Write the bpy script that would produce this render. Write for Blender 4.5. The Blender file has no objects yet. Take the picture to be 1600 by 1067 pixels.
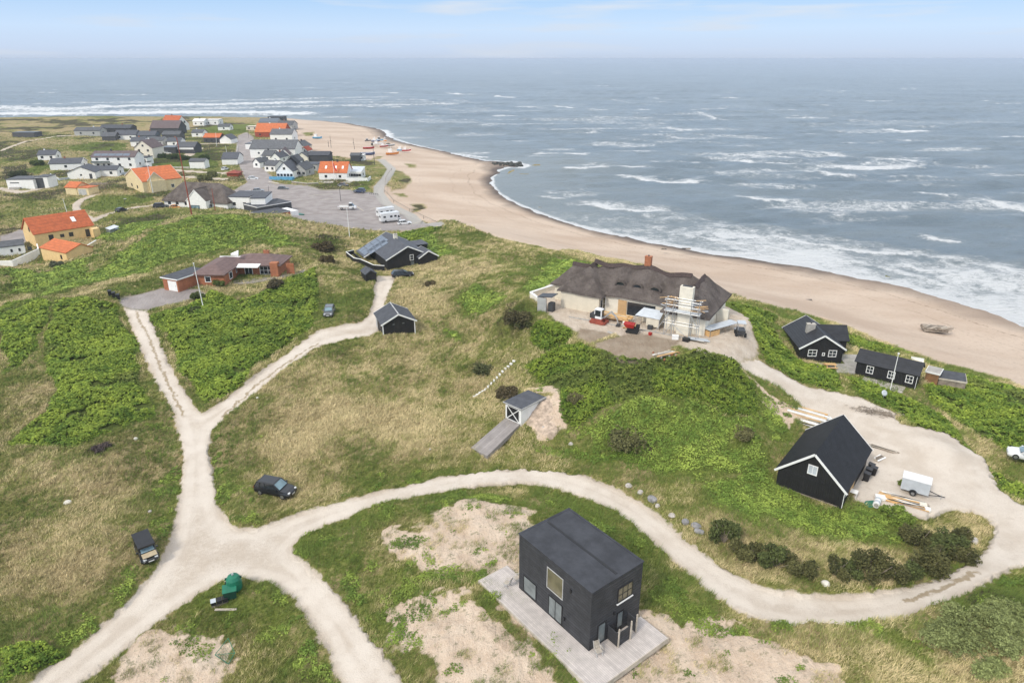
import bpy, bmesh, math, random
import numpy as np
from mathutils import Vector, Matrix
R = math.radians
random.seed(7); rng = np.random.default_rng(11)
sc = bpy.context.scene
C = bpy.context.scene.collection

# ------------------------------------------------------------------ camera
CAMZ = 52.0; PITCH = R(22.5); FPX = 1066.7
cam_d = bpy.data.cameras.new("camera"); cam = bpy.data.objects.new("camera", cam_d); C.objects.link(cam)
cam.location = (0, 0, CAMZ); cam.rotation_euler = (R(90) - PITCH, 0, 0)
cam_d.lens = 24; cam_d.sensor_width = 36; cam_d.clip_start = 0.5; cam_d.clip_end = 80000
sc.camera = cam
sc.render.resolution_x = 1024; sc.render.resolution_y = 682
# ------------------------------------------------------------------ sky, sun, exposure
SUN_EL, SUN_AZ = 42, 222      # degrees; azimuth clockwise from +Y
w = bpy.data.worlds.new("World"); sc.world = w; w.use_nodes = True
nt = w.node_tree; nt.nodes.clear()
def wn(t, **k):
    n = nt.nodes.new(t)
    for a, b in k.items(): setattr(n, a, b)
    return n
out = wn('ShaderNodeOutputWorld'); bg = wn('ShaderNodeBackground')
sky = wn('ShaderNodeTexSky', sky_type='NISHITA', sun_disc=False, sun_elevation=R(SUN_EL), sun_rotation=R(SUN_AZ), altitude=0, air_density=1.0, dust_density=2.5, ozone_density=2.0)
tc = wn('ShaderNodeTexCoord'); sep = wn('ShaderNodeSeparateXYZ'); nt.links.new(tc.outputs['Generated'], sep.inputs[0])
rp = wn('ShaderNodeValToRGB'); e = rp.color_ramp.elements
SKYK = 10.0
cols = [(0.0, (.43, .50, .62)), (0.010, (.46, .55, .70)), (0.035, (.45, .58, .76)), (0.075, (.30, .47, .71)), (0.22, (.56, .66, .80)), (1.0, (1.0, .98, .95))]
e[0].position = 0; e[1].position = 1
for p, c in cols[1:-1]: e.new(p)
for el, (p, c) in zip(sorted(e, key=lambda q: q.position), cols): el.position = p; el.color = (*c, 1)
nt.links.new(sep.outputs['Z'], rp.inputs[0])
# thin high cloud
mp = wn('ShaderNodeMapping'); mp.inputs['Scale'].default_value = (3, 3, 34); nt.links.new(tc.outputs['Generated'], mp.inputs[0])
no = wn('ShaderNodeTexNoise'); no.inputs['Scale'].default_value = 1.6; no.inputs['Detail'].default_value = 6; nt.links.new(mp.outputs[0], no.inputs[0])
cr = wn('ShaderNodeValToRGB'); cr.color_ramp.elements[0].position = .52; cr.color_ramp.elements[1].position = .70
nt.links.new(no.outputs[0], cr.inputs[0])
cm = wn('ShaderNodeMix', data_type='RGBA'); nt.links.new(cr.outputs[0], cm.inputs[0]); nt.links.new(rp.outputs[0], cm.inputs[6]); cm.inputs[7].default_value = (.50, .56, .66, 1)
sm = wn('ShaderNodeVectorMath', operation='SCALE'); sm.inputs[3].default_value = SKYK; nt.links.new(cm.outputs[2], sm.inputs[0])
mx = wn('ShaderNodeMix', data_type='RGBA'); mx.inputs[0].default_value = .82
nt.links.new(sky.outputs[0], mx.inputs[6]); nt.links.new(sm.outputs[0], mx.inputs[7])
nt.links.new(mx.outputs[2], bg.inputs[0]); bg.inputs[1].default_value = .105
nt.links.new(bg.outputs[0], out.inputs[0])
sd = bpy.data.lights.new("sun", 'SUN'); sd.energy = 1.5; sd.angle = R(10); sd.color = (1, .93, .82)
sun = bpy.data.objects.new("sun", sd); C.objects.link(sun)
dv = Vector((math.sin(R(SUN_AZ)) * math.cos(R(SUN_EL)), math.cos(R(SUN_AZ)) * math.cos(R(SUN_EL)), math.sin(R(SUN_EL))))
sun.rotation_euler = dv.to_track_quat('Z', 'Y').to_euler()
sc.view_settings.view_transform = 'Standard'; sc.view_settings.look = 'None'; sc.view_settings.exposure = 0.52; sc.view_settings.gamma = 1
sc.cycles.max_bounces = 5; sc.cycles.volume_bounces = 3

# ------------------------------------------------------------------ geometry of the place
cp, sp = math.cos(PITCH), math.sin(PITCH)
def rays(px, py):
    px = np.asarray(px, float); py = np.asarray(py, float)
    u = px - 800; v = -(py - 533.5)
    return u, cp * FPX + v * sp, -sp * FPX + v * cp
def onz(px, py, z):
    dx, dy, dz = rays(px, py); t = (z - CAMZ) / dz
    return dx * t, dy * t
def proj(x, y, z):
    dz = z - CAMZ
    d = cp * y - sp * dz; v = sp * y + cp * dz
    return 800 + FPX * x / d, 533.5 - FPX * v / d
CP = """0 1067 4.5;300 1067 5;600 1067 6.5;800 1067 8;1000 1067 8;1300 1067 9;1600 1067 11;200 950 5;50 850 5;0 700 6;100 650 7;300 800 5;350 900 5.5;450 850 5.5;550 950 6
620 830 7;700 800 7.9;760 800 8.4;780 850 8;740 900 8;950 1020 8;1050 880 7.5;900 760 7;1100 980 8.3;1010 1000 8;840 960 8;930 880 8;900 800 7.8;640 900 7.3;700 1000 7.6
700 750 6.5;830 735 7;950 775 7.3;1050 850 7.6;1150 920 7.8;1250 950 8;1350 950 8;1450 910 8;1550 860 8;1600 840 8;620 775 6.2;1600 1000 11
1400 850 8;1300 870 8;1200 850 8;1150 800 8;1300 790 8;1210 760 8;1320 800 8;1360 720 8.2;1280 660 8.8;1430 760 8;1500 700 8.3;1560 760 8;1600 950 10;1500 1000 9.7
430 765 5.2;500 700 5.9;600 650 6.5;450 620 6.6;700 680 7;760 690 7.6;650 560 7.5;550 560 7.5;330 700 5.5;300 650 6;250 560 7.5;210 490 9;150 600 8;50 600 8;20 520 8.5;100 500 9;180 465 9.6
330 450 10;400 440 10;450 420 10.3;480 400 11;250 465 9.8;310 420 10;370 385 10.6;350 500 8.8;350 580 7.5;450 490 8.6;515 495 8.5;600 520 8;585 500 8.1;650 515 8;600 440 9;650 430 9;560 420 9;545 400 9;520 380 9.5;620 385 9
350 342 13;300 345 12;400 342 13;450 348 12;500 358 10.5;250 350 10;230 400 9.5;160 420 7.2;20 420 5.5;80 440 7;100 395 5;140 380 5.2;20 380 5;40 400 5;200 340 5;60 310 5;250 310 4.8;150 290 5;280 300 4.8
330 318 4.8;420 325 4.5;480 335 4.5;400 270 4;500 310 4;600 340 4;560 290 4;480 280 4;380 220 4;300 200 4.5;200 220 5;200 260 5;320 260 4.3;100 230 6;0 240 6;0 200 8;80 195 7;150 190 8;250 188 6.5;0 184 8;150 182 8.5;300 182.5 7;380 184 6;440 184 5;450 200 3.5
600 352 4;650 352 4.5;545 348 5;640 372 9;700 365 10.5;750 365 11;800 385 11;850 405 11;900 425 12;700 420 10.3;760 450 11.5;700 470 9.6;650 470 8.6;720 530 8.6;800 480 13;820 520 13;770 560 10.5;740 610 8.7;800 560 11.6
860 490 15;1000 510 15;1130 520 15;1000 540 15;930 530 15;960 555 14.7;1160 520 14.6;870 450 15;1100 470 15;850 572 11.6;848 545 13.3;950 580 13.6;1050 560 14.5;1130 560 13.8;1100 640 11.5;1000 650 11.3;900 640 10.6;950 700 8.6;1050 720 8.6;1180 640 10.6;1170 720 9;870 690 8.4;820 655 9;800 660 8.8;745 690 7.9;855 602 10.6;835 610 10.3;858 625 10.8;840 643 9.8;795 618 10.2;868 612 11.4;985 440 14.6;1050 450 14.6
1170 555 13.4;1220 590 11.4;1270 620 10;1330 650 9;1400 690 8.6;1480 690 9.6;1550 740 8;1275 560 9.5;1310 560 9.4;1390 605 9.2;1430 600 9.2;1350 590 9.2;1220 560 10.6;1180 500 13;1240 510 10.4
1500 610 8.5;1600 620 8.5;1450 650 9;1600 700 8.3;1600 760 8.3;1600 604 6.5;1540 585 7;1480 568 7;1420 548 7.3;1350 520 7.6;1300 500 8;1240 486 8.6;1190 474 10;1130 460 12
1600 560 2.5;1500 540 2.5;1400 510 2.5;1300 480 2.5;1200 452 2.5;1100 430 2.5;1000 400 2.5;900 388 2.5;850 370 2.5;780 348 2.5;700 330 2.5;640 312 2.5;600 235 2.5;520 215 2;700 290 2;740 270 1;690 347 9;740 356 9.6;830 384 10;900 408 10.7"""
CP = np.array([[float(q) for q in s.split()] for s in CP.replace('\n', ';').split(';')])
WL = np.array([(-900, 190), (-300, 184.5), (0, 183.3), (200, 183.3), (330, 183.8), (420, 185), (470, 188), (520, 191), (560, 196), (595, 203), (608, 214), (640, 225), (680, 234), (720, 244), (760, 251), (797, 254), (818, 257),
 (812, 262), (795, 262), (778, 267), (768, 277), (768, 288), (777, 301), (800, 315), (830, 328), (870, 344), (920, 358), (980, 371), (1040, 384), (1100, 395), (1180, 405), (1260, 418), (1340, 433), (1420, 450), (1500, 474), (1560, 493), (1610, 512), (1760, 557), (2100, 655)], float)
wlx, wly = onz(WL[:, 0], WL[:, 1], 0.0)
WLW = np.stack([wlx, wly], 1)
pts = []
for a, b, z in CP:
    x, y = onz(a, b, z); pts.append((x, y, z))
for i, (x, y) in enumerate(WLW):
    pts.append((x, y, 0.0))
for a, b in [(470, 150), (620, 190), (700, 225), (860, 250), (900, 320), (1050, 360), (1200, 385), (1400, 420), (1560, 460), (200, 170), (0, 165), (-400, 150), (1000, 250), (1400, 300)]:
    x, y = onz(a, b, -1.5); pts.append((x, y, -1.8))
pts += [(-40, 0, 5), (40, 0, 9), (0, 15, 7), (-90, 60, 5), (110, 40, 11), (-120, 150, 8), (-220, 250, 5), (-400, 400, 7), (125, 55, 10)]
pts = np.array(pts, float)
_n = len(pts)
_d = np.hypot(pts[:, None, 0] - pts[None, :, 0], pts[:, None, 1] - pts[None, :, 1])
_A = np.zeros((_n + 1, _n + 1)); _A[:_n, :_n] = -np.sqrt(_d ** 2 + 4.0) + np.eye(_n) * .6; _A[:_n, _n] = 1; _A[_n, :_n] = 1
_w = np.linalg.solve(_A, np.append(pts[:, 2], 0))
PADO = onz(876, 484, 15.0); PADC, PADS = math.cos(R(-30)), math.sin(R(-30))
def base_h(x, y):
    x = np.atleast_1d(np.asarray(x, np.float64)); y = np.atleast_1d(np.asarray(y, np.float64)); o = np.empty(x.shape)
    for i in range(0, len(x), 20000):
        s = slice(i, i + 20000)
        o[s] = -np.sqrt((x[s, None] - pts[None, :, 0]) ** 2 + (y[s, None] - pts[None, :, 1]) ** 2 + 4.0) @ _w[:_n] + _w[_n]
    # the house terrace on the dune top is levelled
    dx, dy = x - PADO[0], y - PADO[1]; u = dx * PADC + dy * PADS; v = -dx * PADS + dy * PADC
    sd = np.hypot(np.maximum(np.maximum(-6 - u, u - 26), 0), np.maximum(np.maximum(-6.5 - v, v - 11), 0)); k = np.clip(1 - sd / 4.5, 0, 1); k = k * k * (3 - 2 * k)
    return o * (1 - k) + 15.0 * k
# value noise -----------------------------------------------------------
_perm = rng.random((256, 256)).astype(np.float64)
def vnoise(x, y, s, seed=0):
    x = x * s + 13.7 * seed; y = y * s + 7.3 * seed
    xi = np.floor(x); yi = np.floor(y); fx = x - xi; fy = y - yi
    fx = fx * fx * (3 - 2 * fx); fy = fy * fy * (3 - 2 * fy)
    xi = xi.astype(np.int64) & 255; yi = yi.astype(np.int64) & 255; x1 = (xi + 1) & 255; y1 = (yi + 1) & 255
    return (_perm[xi, yi] * (1 - fx) + _perm[x1, yi] * fx) * (1 - fy) + (_perm[xi, y1] * (1 - fx) + _perm[x1, y1] * fx) * fy
def fbm(x, y, s, o=4, seed=0):
    v = 0; a = .5
    for i in range(o): v = v + a * vnoise(x, y, s * 2 ** i, seed + i * 3); a *= .5
    return v / (1 - .5 ** o)
# ray onto the bare terrain ------------------------------------------------
def hit(px, py):
    dx, dy, dz = rays(px, py)
    L = math.hypot(dx, dy); t = np.concatenate([np.linspace(25, 150, 260), np.linspace(151, 800, 420)]) / L
    xs, ys, zs = dx * t, dy * t, CAMZ + dz * t
    h = base_h(xs, ys); below = np.nonzero(zs < h)[0]
    if len(below) == 0: t0 = -CAMZ / dz; return dx * t0, dy * t0
    i = max(below[0], 1); a = (zs[i - 1] - h[i - 1]) / max(1e-6, (zs[i - 1] - h[i - 1]) + (h[i] - zs[i])); tt = t[i - 1] + (t[i] - t[i - 1]) * a
    return dx * tt, dy * tt
def G(x, y): return float(base_h(x, y)[0])
def P(px, py, z=None):
    if z is None: x, y = hit(px, py); return Vector((x, y, G(x, y)))
    x, y = onz(px, py, z); return Vector((float(x), float(y), z))
def poly(s):
    v = [float(q) for q in s.replace(',', ' ').split()]; pp = list(zip(v[::2], v[1::2])); o = []
    for a, b in zip(pp, pp[1:] + pp[:1]):
        n = max(1, int(math.hypot(b[0] - a[0], b[1] - a[1]) / 25))
        for k in range(n): o.append(hit(a[0] + (b[0] - a[0]) * k / n, a[1] + (b[1] - a[1]) * k / n))
    return np.array(o)
def line(s):
    v = [float(q) for q in s.replace(',', ' ').split()]; return np.array([hit(a, b) for a, b in zip(v[::2], v[1::2])])
def segdist(x, y, A, closed=True):
    B = np.roll(A, -1, 0) if closed else A[1:]; A0 = A if closed else A[:-1]
    d = np.full(x.shape, 1e9)
    for (ax, ay), (bx, by) in zip(A0, B):
        ex, ey = bx - ax, by - ay; l2 = ex * ex + ey * ey + 1e-9
        t = np.clip(((x - ax) * ex + (y - ay) * ey) / l2, 0, 1)
        d = np.minimum(d, (x - ax - t * ex) ** 2 + (y - ay - t * ey) ** 2)
    return np.sqrt(d)
def inside(x, y, A):
    r = np.zeros(x.shape, bool)
    for (ax, ay), (bx, by) in zip(A, np.roll(A, -1, 0)):
        if ay == by: continue
        c = ((ay > y) != (by > y)) & (x < (bx - ax) * (y - ay) / (by - ay) + ax); r ^= c
    return r
def zone(x, y, A, soft=.5):
    """0..1 mask of a polygon, soft edge in metres"""
    o = np.zeros(x.shape)
    k = (x > A[:, 0].min() - soft) & (x < A[:, 0].max() + soft) & (y > A[:, 1].min() - soft) & (y < A[:, 1].max() + soft)
    if not k.any(): return o
    xs, ys = x[k], y[k]; s = np.where(inside(xs, ys, A), 1, -1) * segdist(xs, ys, A)
    o[k] = np.clip(.5 + s / (2 * soft), 0, 1); return o
def strip(x, y, A, wd, soft=.5):
    o = np.zeros(x.shape); m = wd + soft
    k = (x > A[:, 0].min() - m) & (x < A[:, 0].max() + m) & (y > A[:, 1].min() - m) & (y < A[:, 1].max() + m)
    if not k.any(): return o
    o[k] = np.clip(.5 + (wd / 2 - segdist(x[k], y[k], A, False)) / (2 * soft), 0, 1); return o

ROAD = [poly("193,480 205,510 222,550 245,600 268,640 281,680 284,720 279,770 272,810 264,850 232,903 190,950 130,1003 70,1048 0,1100 90,1100 120,1070 170,1032 215,995 260,960 300,933 340,910 372,903 400,907 430,915 455,935 480,965 503,1003 522,1042 545,1095 650,1095 630,1067 600,1020 570,980 540,940 510,907 480,882 462,868 458,855 472,840 510,820 560,800 620,782 680,768 740,758 800,754 840,756 870,763 910,775 950,793 985,815 1020,845 1060,880 1100,915 1140,945 1180,965 1230,978 1290,983 1350,978 1400,968 1450,950 1500,930 1550,905 1600,880 1640,862 1640,815 1600,835 1558,822 1540,855 1510,880 1470,900 1420,917 1370,927 1320,930 1270,930 1210,922 1160,903 1120,878 1080,848 1040,815 1000,785 960,762 910,742 870,734 830,731 770,732 700,742 640,757 580,772 530,785 480,798 440,812 400,827 372,826 350,810 338,780 331,740 328,700 333,672 350,655 380,630 420,597 460,565 500,540 540,530 580,526 592,520 600,490 603,468 613,450 618,432 590,432 585,445 583,470 578,490 560,505 530,511 500,516 470,535 430,565 390,595 350,625 318,645 305,638 285,603 262,563 245,523 230,485"),
 poly("1150,562 1185,560 1215,578 1260,604 1310,614 1345,622 1393,642 1402,660 1430,668 1480,675 1510,695 1540,715 1555,745 1562,762 1600,787 1650,800 1650,850 1600,882 1560,850 1554,820 1540,804 1520,797 1485,795 1440,806 1405,797 1370,790 1330,782 1335,700 1300,665 1268,650 1250,632 1225,612 1190,588 1160,575"),
 poly("130,1003 70,1048 0,1100 90,1100 120,1070 170,1032")]
ROADLINE = [(line("0,236 40,221 90,213 140,211"), 2.2), (line("145,345 122,332 118,320 128,311 150,305"), 2.6), (line("150,341 200,326 255,318"), 2.0), (line("230,262 300,268 370,272"), 5), (line("255,275 300,277 350,280"), 4), (line("270,225 300,226 330,225 365,224"), 4), (line("290,245 310,232"), 5), (line("0,295 30,300 80,292"), 4), (line("150,262 215,262"), 6)]
YARD = poly("828,462 840,475 868,500 895,517 945,521 1060,541 1150,563 1186,558 1178,520 1160,490 1132,478 1100,440 880,430")
DIRT = [poly("930,537 985,519 1064,531 1040,553 1000,570 960,563 935,550"), poly("905,512 940,519 960,522 925,535 900,528")]
ASPH = [poly("186,470 205,463 232,456 255,450 310,452 325,462 285,470 252,478 232,484 205,483 190,478"),
 poly("372,212 385,207 396,214 398,245 410,262 425,276 425,287 480,290 500,297 545,297 592,302 604,327 680,352 640,359 590,361 560,360 520,354 480,346 440,332 400,312 362,300 386,285 375,262 368,240"),
 poly("0,370 38,357 62,362 55,372 25,386 0,390")]
PROM = line("596,250 612,264 603,280 592,292 592,302 604,318 640,336 684,352")
_wlp = list(zip(WL[3:, 0], WL[3:, 1]))
_se = [(2100, 760), (1700, 640), (1600, 604), (1540, 584), (1480, 568), (1420, 548), (1350, 520), (1300, 500), (1240, 486), (1190, 474), (1130, 458), (1060, 430)]
def wpts(l, z): return [tuple(float(q) for q in onz(a, b, z)) for a, b in l]
_t = np.gradient(WLW[5:], axis=0); _t /= np.linalg.norm(_t, axis=1)[:, None]; _off = WLW[5:] + np.stack([-_t[:, 1], _t[:, 0]], 1) * 5
BEACH = np.array([tuple(p) for p in _off] + wpts([(2100, 780), (1700, 640)], 6) + [hit(a, b) for a, b in _se[2:-1]]
 + wpts([(1060, 440), (990, 425), (900, 404)], 5) + [hit(a, b) for a, b in [(870, 396), (830, 383), (780, 372), (735, 355), (690, 347)]] + wpts([(672, 350), (640, 337), (604, 318), (592, 300), (602, 282), (610, 265), (596, 248), (560, 247), (520, 243), (480, 238), (466, 225), (462, 205), (455, 192)], 3.5))
DUNEGRASS = [poly("600,272 612,264 632,268 641,283 632,296 615,300 603,288"), poly("565,255 590,254 600,262 597,272 575,273 562,266"), poly("632,256 650,257 648,262 636,262"), poly("618,302 636,303 634,307 620,307"), poly("638,318 655,319 662,330 648,333"), poly("474,207 492,206 490,213 476,214"), poly("583,245 597,244 596,249 583,250")]
DUNEEDGE = line("1600,608 1540,588 1480,572 1420,552 1350,524 1300,504 1240,490 1190,478 1130,462")
SANDP = [poly("690,790 740,776 800,781 845,790 835,830 815,872 760,885 700,898 640,880 598,872 603,846 650,820"), poly("612,952 680,945 740,950 780,975 830,1005 880,1067 880,1100 660,1100 640,1067 605,1010"),
 poly("748,880 905,1062 930,1067 1020,1015 1062,970 1050,950 1005,935 990,900 830,840"), poly("860,1080 1000,1012 1100,990 1180,972 1165,1000 1250,1030 1330,1090"), poly("245,1000 330,975 372,985 380,1020 352,1060 260,1080 215,1040"),
 poly("1180,560 1150,570 1195,595 1240,640 1270,652 1230,655 1180,590 1140,575"), poly("836,600 862,602 872,640 864,662 846,670 828,655 838,640 856,618")]
DRY = [poly("410,600 520,555 640,540 720,560 735,640 700,700 600,725 480,700 380,700"), poly("0,585 60,562 90,600 70,640 30,665 0,670"), poly("0,700 100,695 230,690 250,760 200,800 0,760"), poly("520,520 640,400 800,400 800,520 700,560"),
 poly("1130,850 1250,800 1400,870 1300,930 1170,900"), poly("1230,990 1400,975 1600,940 1600,1067 1300,1067"), poly("0,830 220,830 190,920 40,1000 0,1010"), poly("0,184 440,184 440,200 200,205 0,215"), poly("460,345 540,350 540,420 500,400")]
ROSE = [poly("0,470 76,479 66,515 52,545 0,580"), poly("84,478 130,470 182,478 200,530 222,590 236,640 180,668 120,692 60,690 5,688 30,665 72,640 90,600 62,560 72,520"),
 poly("240,490 300,478 330,457 372,470 470,430 497,424 492,480 497,510 430,558 370,602 318,632 292,600 262,545"),
 poly("815,566 860,548 915,540 960,563 1010,572 1060,552 1105,540 1150,566 1178,600 1188,640 1150,660 1080,622 1000,618 930,642 890,662 872,640 866,608 848,596"),
 poly("1130,470 1180,480 1213,494 1222,530 1260,572 1300,575 1316,606 1300,612 1240,592 1190,560 1180,520 1155,490"),
 poly("1325,522 1410,548 1440,552 1400,550 1330,545"), poly("1320,588 1345,596 1390,612 1420,622 1480,652 1520,690 1560,730 1600,750 1650,780 1650,810 1600,785 1562,757 1540,714 1502,680 1430,665 1400,640 1340,618"),
 poly("1440,598 1520,590 1600,612 1660,640 1660,730 1600,702 1560,690 1500,657 1440,622"), poly("830,518 850,504 880,506 900,522 893,540 860,548 835,540"), poly("600,366 672,354 692,357 650,374 605,376"), poly("0,1040 60,1020 98,1035 60,1067 0,1100")]
LUSH = [poly("885,662 930,635 1000,608 1080,612 1150,650 1195,630 1200,690 1110,722 1020,720 940,708"), poly("225,256 330,250 345,262 250,268"), poly("310,196 400,194 385,208 350,212 310,210"), poly("548,292 560,284 584,282 584,296"), poly("245,330 262,345 200,380 150,372 190,345"), poly("0,420 60,425 150,400 140,430 60,452 0,460"), poly("250,352 330,336 420,345 432,368 380,385 285,402 230,425 160,440 60,468 55,455 160,420"), poly("640,375 690,362 700,385 720,400 690,405 650,390"), poly("815,455 870,403 915,412 890,432 840,462"), poly("720,470 745,450 795,455 770,480 730,485"), poly("400,374 455,370 470,385 420,392"),
 poly("1100,760 1130,740 1200,700 1205,760 1310,795 1360,795 1430,792 1445,825 1400,850 1300,850 1180,835 1110,800"), poly("130,322 160,308 230,305 250,312 200,322 150,334"), poly("240,250 330,235 345,262 270,262"), poly("560,285 582,282 582,295 548,294"), poly("100,230 150,222 200,225 190,240 120,236"),
 poly("860,690 960,700 1100,705 1190,690 1230,670 1200,740 1100,760 1000,740 900,715"), poly("40,265 70,250 80,262 50,275"), poly("1190,600 1235,640 1240,680 1195,700 1180,650"), poly("1260,978 1300,1000 1340,985 1420,990 1455,1020 1430,1030 1370,1005 1290,1010"), poly("690,505 720,510 715,530 690,528")]
LUSHSOFT = [(line("260,640 272,700 270,780 262,830 225,890 170,950 100,1010"), 6), (line("340,690 345,780 400,835 500,800 640,765 760,742"), 6), (line("310,950 360,925 430,935 480,990 510,1050"), 7), (line("480,870 530,915 600,990"), 6), (line("480,850 600,805 740,770 850,772 920,800 1050,900 1130,965"), 4), (line("1180,985 1300,1000 1420,985 1600,905"), 5), (line("650,930 750,900 800,960 870,1010 900,1060"), 4.5), (line("620,850 560,880 640,920 700,905"), 6), (line("210,490 260,590 290,640"), 1.5)]
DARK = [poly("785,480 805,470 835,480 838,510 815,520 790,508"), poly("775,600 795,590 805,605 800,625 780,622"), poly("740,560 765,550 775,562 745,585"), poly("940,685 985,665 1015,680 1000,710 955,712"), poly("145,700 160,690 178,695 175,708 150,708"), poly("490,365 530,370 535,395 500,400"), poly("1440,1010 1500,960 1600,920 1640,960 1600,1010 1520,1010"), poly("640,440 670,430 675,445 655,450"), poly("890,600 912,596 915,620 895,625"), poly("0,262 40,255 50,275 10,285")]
TRACKMID = [(line("212,486 238,540 262,600 287,650"), .38), (line("345,652 400,602 450,566 495,536"), .35), (line("1420,936 1455,922 1500,905 1525,893"), .45)]
print("zones", len(ROAD))
# ------------------------------------------------------------------ material helper
class NT:
    def __init__(s, name):
        s.m = bpy.data.materials.new(name); s.m.use_nodes = True; s.t = s.m.node_tree; s.t.nodes.clear()
        s.out = s.t.nodes.new('ShaderNodeOutputMaterial'); s.b = s.n('ShaderNodeBsdfPrincipled'); s.l(s.b.outputs[0], s.out.inputs[0])
    def n(s, t, **k):
        n = s.t.nodes.new(t)
        for a, b in k.items(): setattr(n, a, b)
        return n
    def l(s, a, b): s.t.links.new(a, b)
    def put(s, sock, v):
        if hasattr(v, 'is_linked') or isinstance(v, bpy.types.NodeSocket): s.l(v, sock)
        else:
            if isinstance(v, tuple) and len(v) == 3 and len(sock.default_value) == 4: v = (*v, 1)
            sock.default_value = v
    def pos(s): 
        if not hasattr(s, '_p'): s._p = s.n('ShaderNodeNewGeometry').outputs['Position']
        return s._p
    def obj(s): return s.n('ShaderNodeTexCoord').outputs['Object']
    def noise(s, scale, detail=4, vec=None, rough=.55, stretch=None, rot=None, dist=0):
        v = vec or s.pos()
        if stretch:
            m = s.n('ShaderNodeMapping'); s.l(v, m.inputs[0]); m.inputs['Scale'].default_value = stretch
            if rot: m.inputs['Rotation'].default_value = rot
            v = m.outputs[0]
        n = s.n('ShaderNodeTexNoise'); s.l(v, n.inputs['Vector']); n.inputs['Scale'].default_value = scale; n.inputs['Detail'].default_value = detail; n.inputs['Roughness'].default_value = rough; n.inputs['Distortion'].default_value = dist
        return n.outputs[0]
    def vor(s, scale, vec=None, feat='F1'):
        n = s.n('ShaderNodeTexVoronoi', feature=feat); s.l(vec or s.pos(), n.inputs['Vector']); n.inputs['Scale'].default_value = scale; return n
    def ramp(s, v, a, b): 
        n = s.n('ShaderNodeMapRange'); s.put(n.inputs[0], v); n.inputs[1].default_value = a; n.inputs[2].default_value = b; n.interpolation_type = 'SMOOTHSTEP'; return n.outputs[0]
    def math(s, op, a, b=0.0, c=None):
        n = s.n('ShaderNodeMath', operation=op); s.put(n.inputs[0], a); s.put(n.inputs[1], b)
        if c is not None: s.put(n.inputs[2], c)
        return n.outputs[0]
    def mix(s, f, a, b, mode='MIX'):
        n = s.n('ShaderNodeMix', data_type='RGBA', blend_type=mode); s.put(n.inputs[0], f); s.put(n.inputs[6], a); s.put(n.inputs[7], b); return n.outputs[2]
    def attr(s, name, comp=None):
        key = '_a' + name
        if not hasattr(s, key):
            a = s.n('ShaderNodeAttribute'); a.attribute_name = name; sp_ = s.n('ShaderNodeSeparateColor'); s.l(a.outputs['Color'], sp_.inputs[0]); setattr(s, key, (a, sp_))
        a, sp_ = getattr(s, key)
        return a.outputs['Alpha'] if comp == 3 else a.outputs['Color'] if comp is None else sp_.outputs[comp]
    def bump(s, h, strength=.3, dist=.1):
        n = s.n('ShaderNodeBump'); s.put(n.inputs['Height'], h); n.inputs['Strength'].default_value = strength; n.inputs['Distance'].default_value = dist; s.l(n.outputs[0], s.b.inputs['Normal'])
    def fin(s, col, rough=.8, metal=0, spec=.5):
        s.put(s.b.inputs['Base Color'], col); s.put(s.b.inputs['Roughness'], rough); s.b.inputs['Metallic'].default_value = metal; s.b.inputs['Specular IOR Level'].default_value = spec; return s.m
def mesh_np(name, V, F, mats=(), smooth=False, attrs=None, link=True):
    """V (n,3); F (m,k) quads or tris"""
    me = bpy.data.meshes.new(name); V = np.asarray(V, np.float32); F = np.asarray(F, np.int32); k = F.shape[1]
    me.vertices.add(len(V)); me.vertices.foreach_set('co', V.ravel()); me.loops.add(F.size); me.loops.foreach_set('vertex_index', F.ravel())
    me.polygons.add(len(F)); me.polygons.foreach_set('loop_start', np.arange(0, F.size, k, dtype=np.int32)); me.polygons.foreach_set('loop_total', np.full(len(F), k, np.int32))
    if smooth: me.polygons.foreach_set('use_smooth', np.ones(len(F), bool))
    me.update(calc_edges=True)
    for an, av in (attrs or {}).items():
        a = me.attributes.new(an, 'FLOAT_COLOR', 'POINT'); a.data.foreach_set('color', np.asarray(av, np.float32).ravel())
    for m in mats: me.materials.append(m)
    o = bpy.data.objects.new(name, me)
    if link: C.objects.link(o)
    return o
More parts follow.
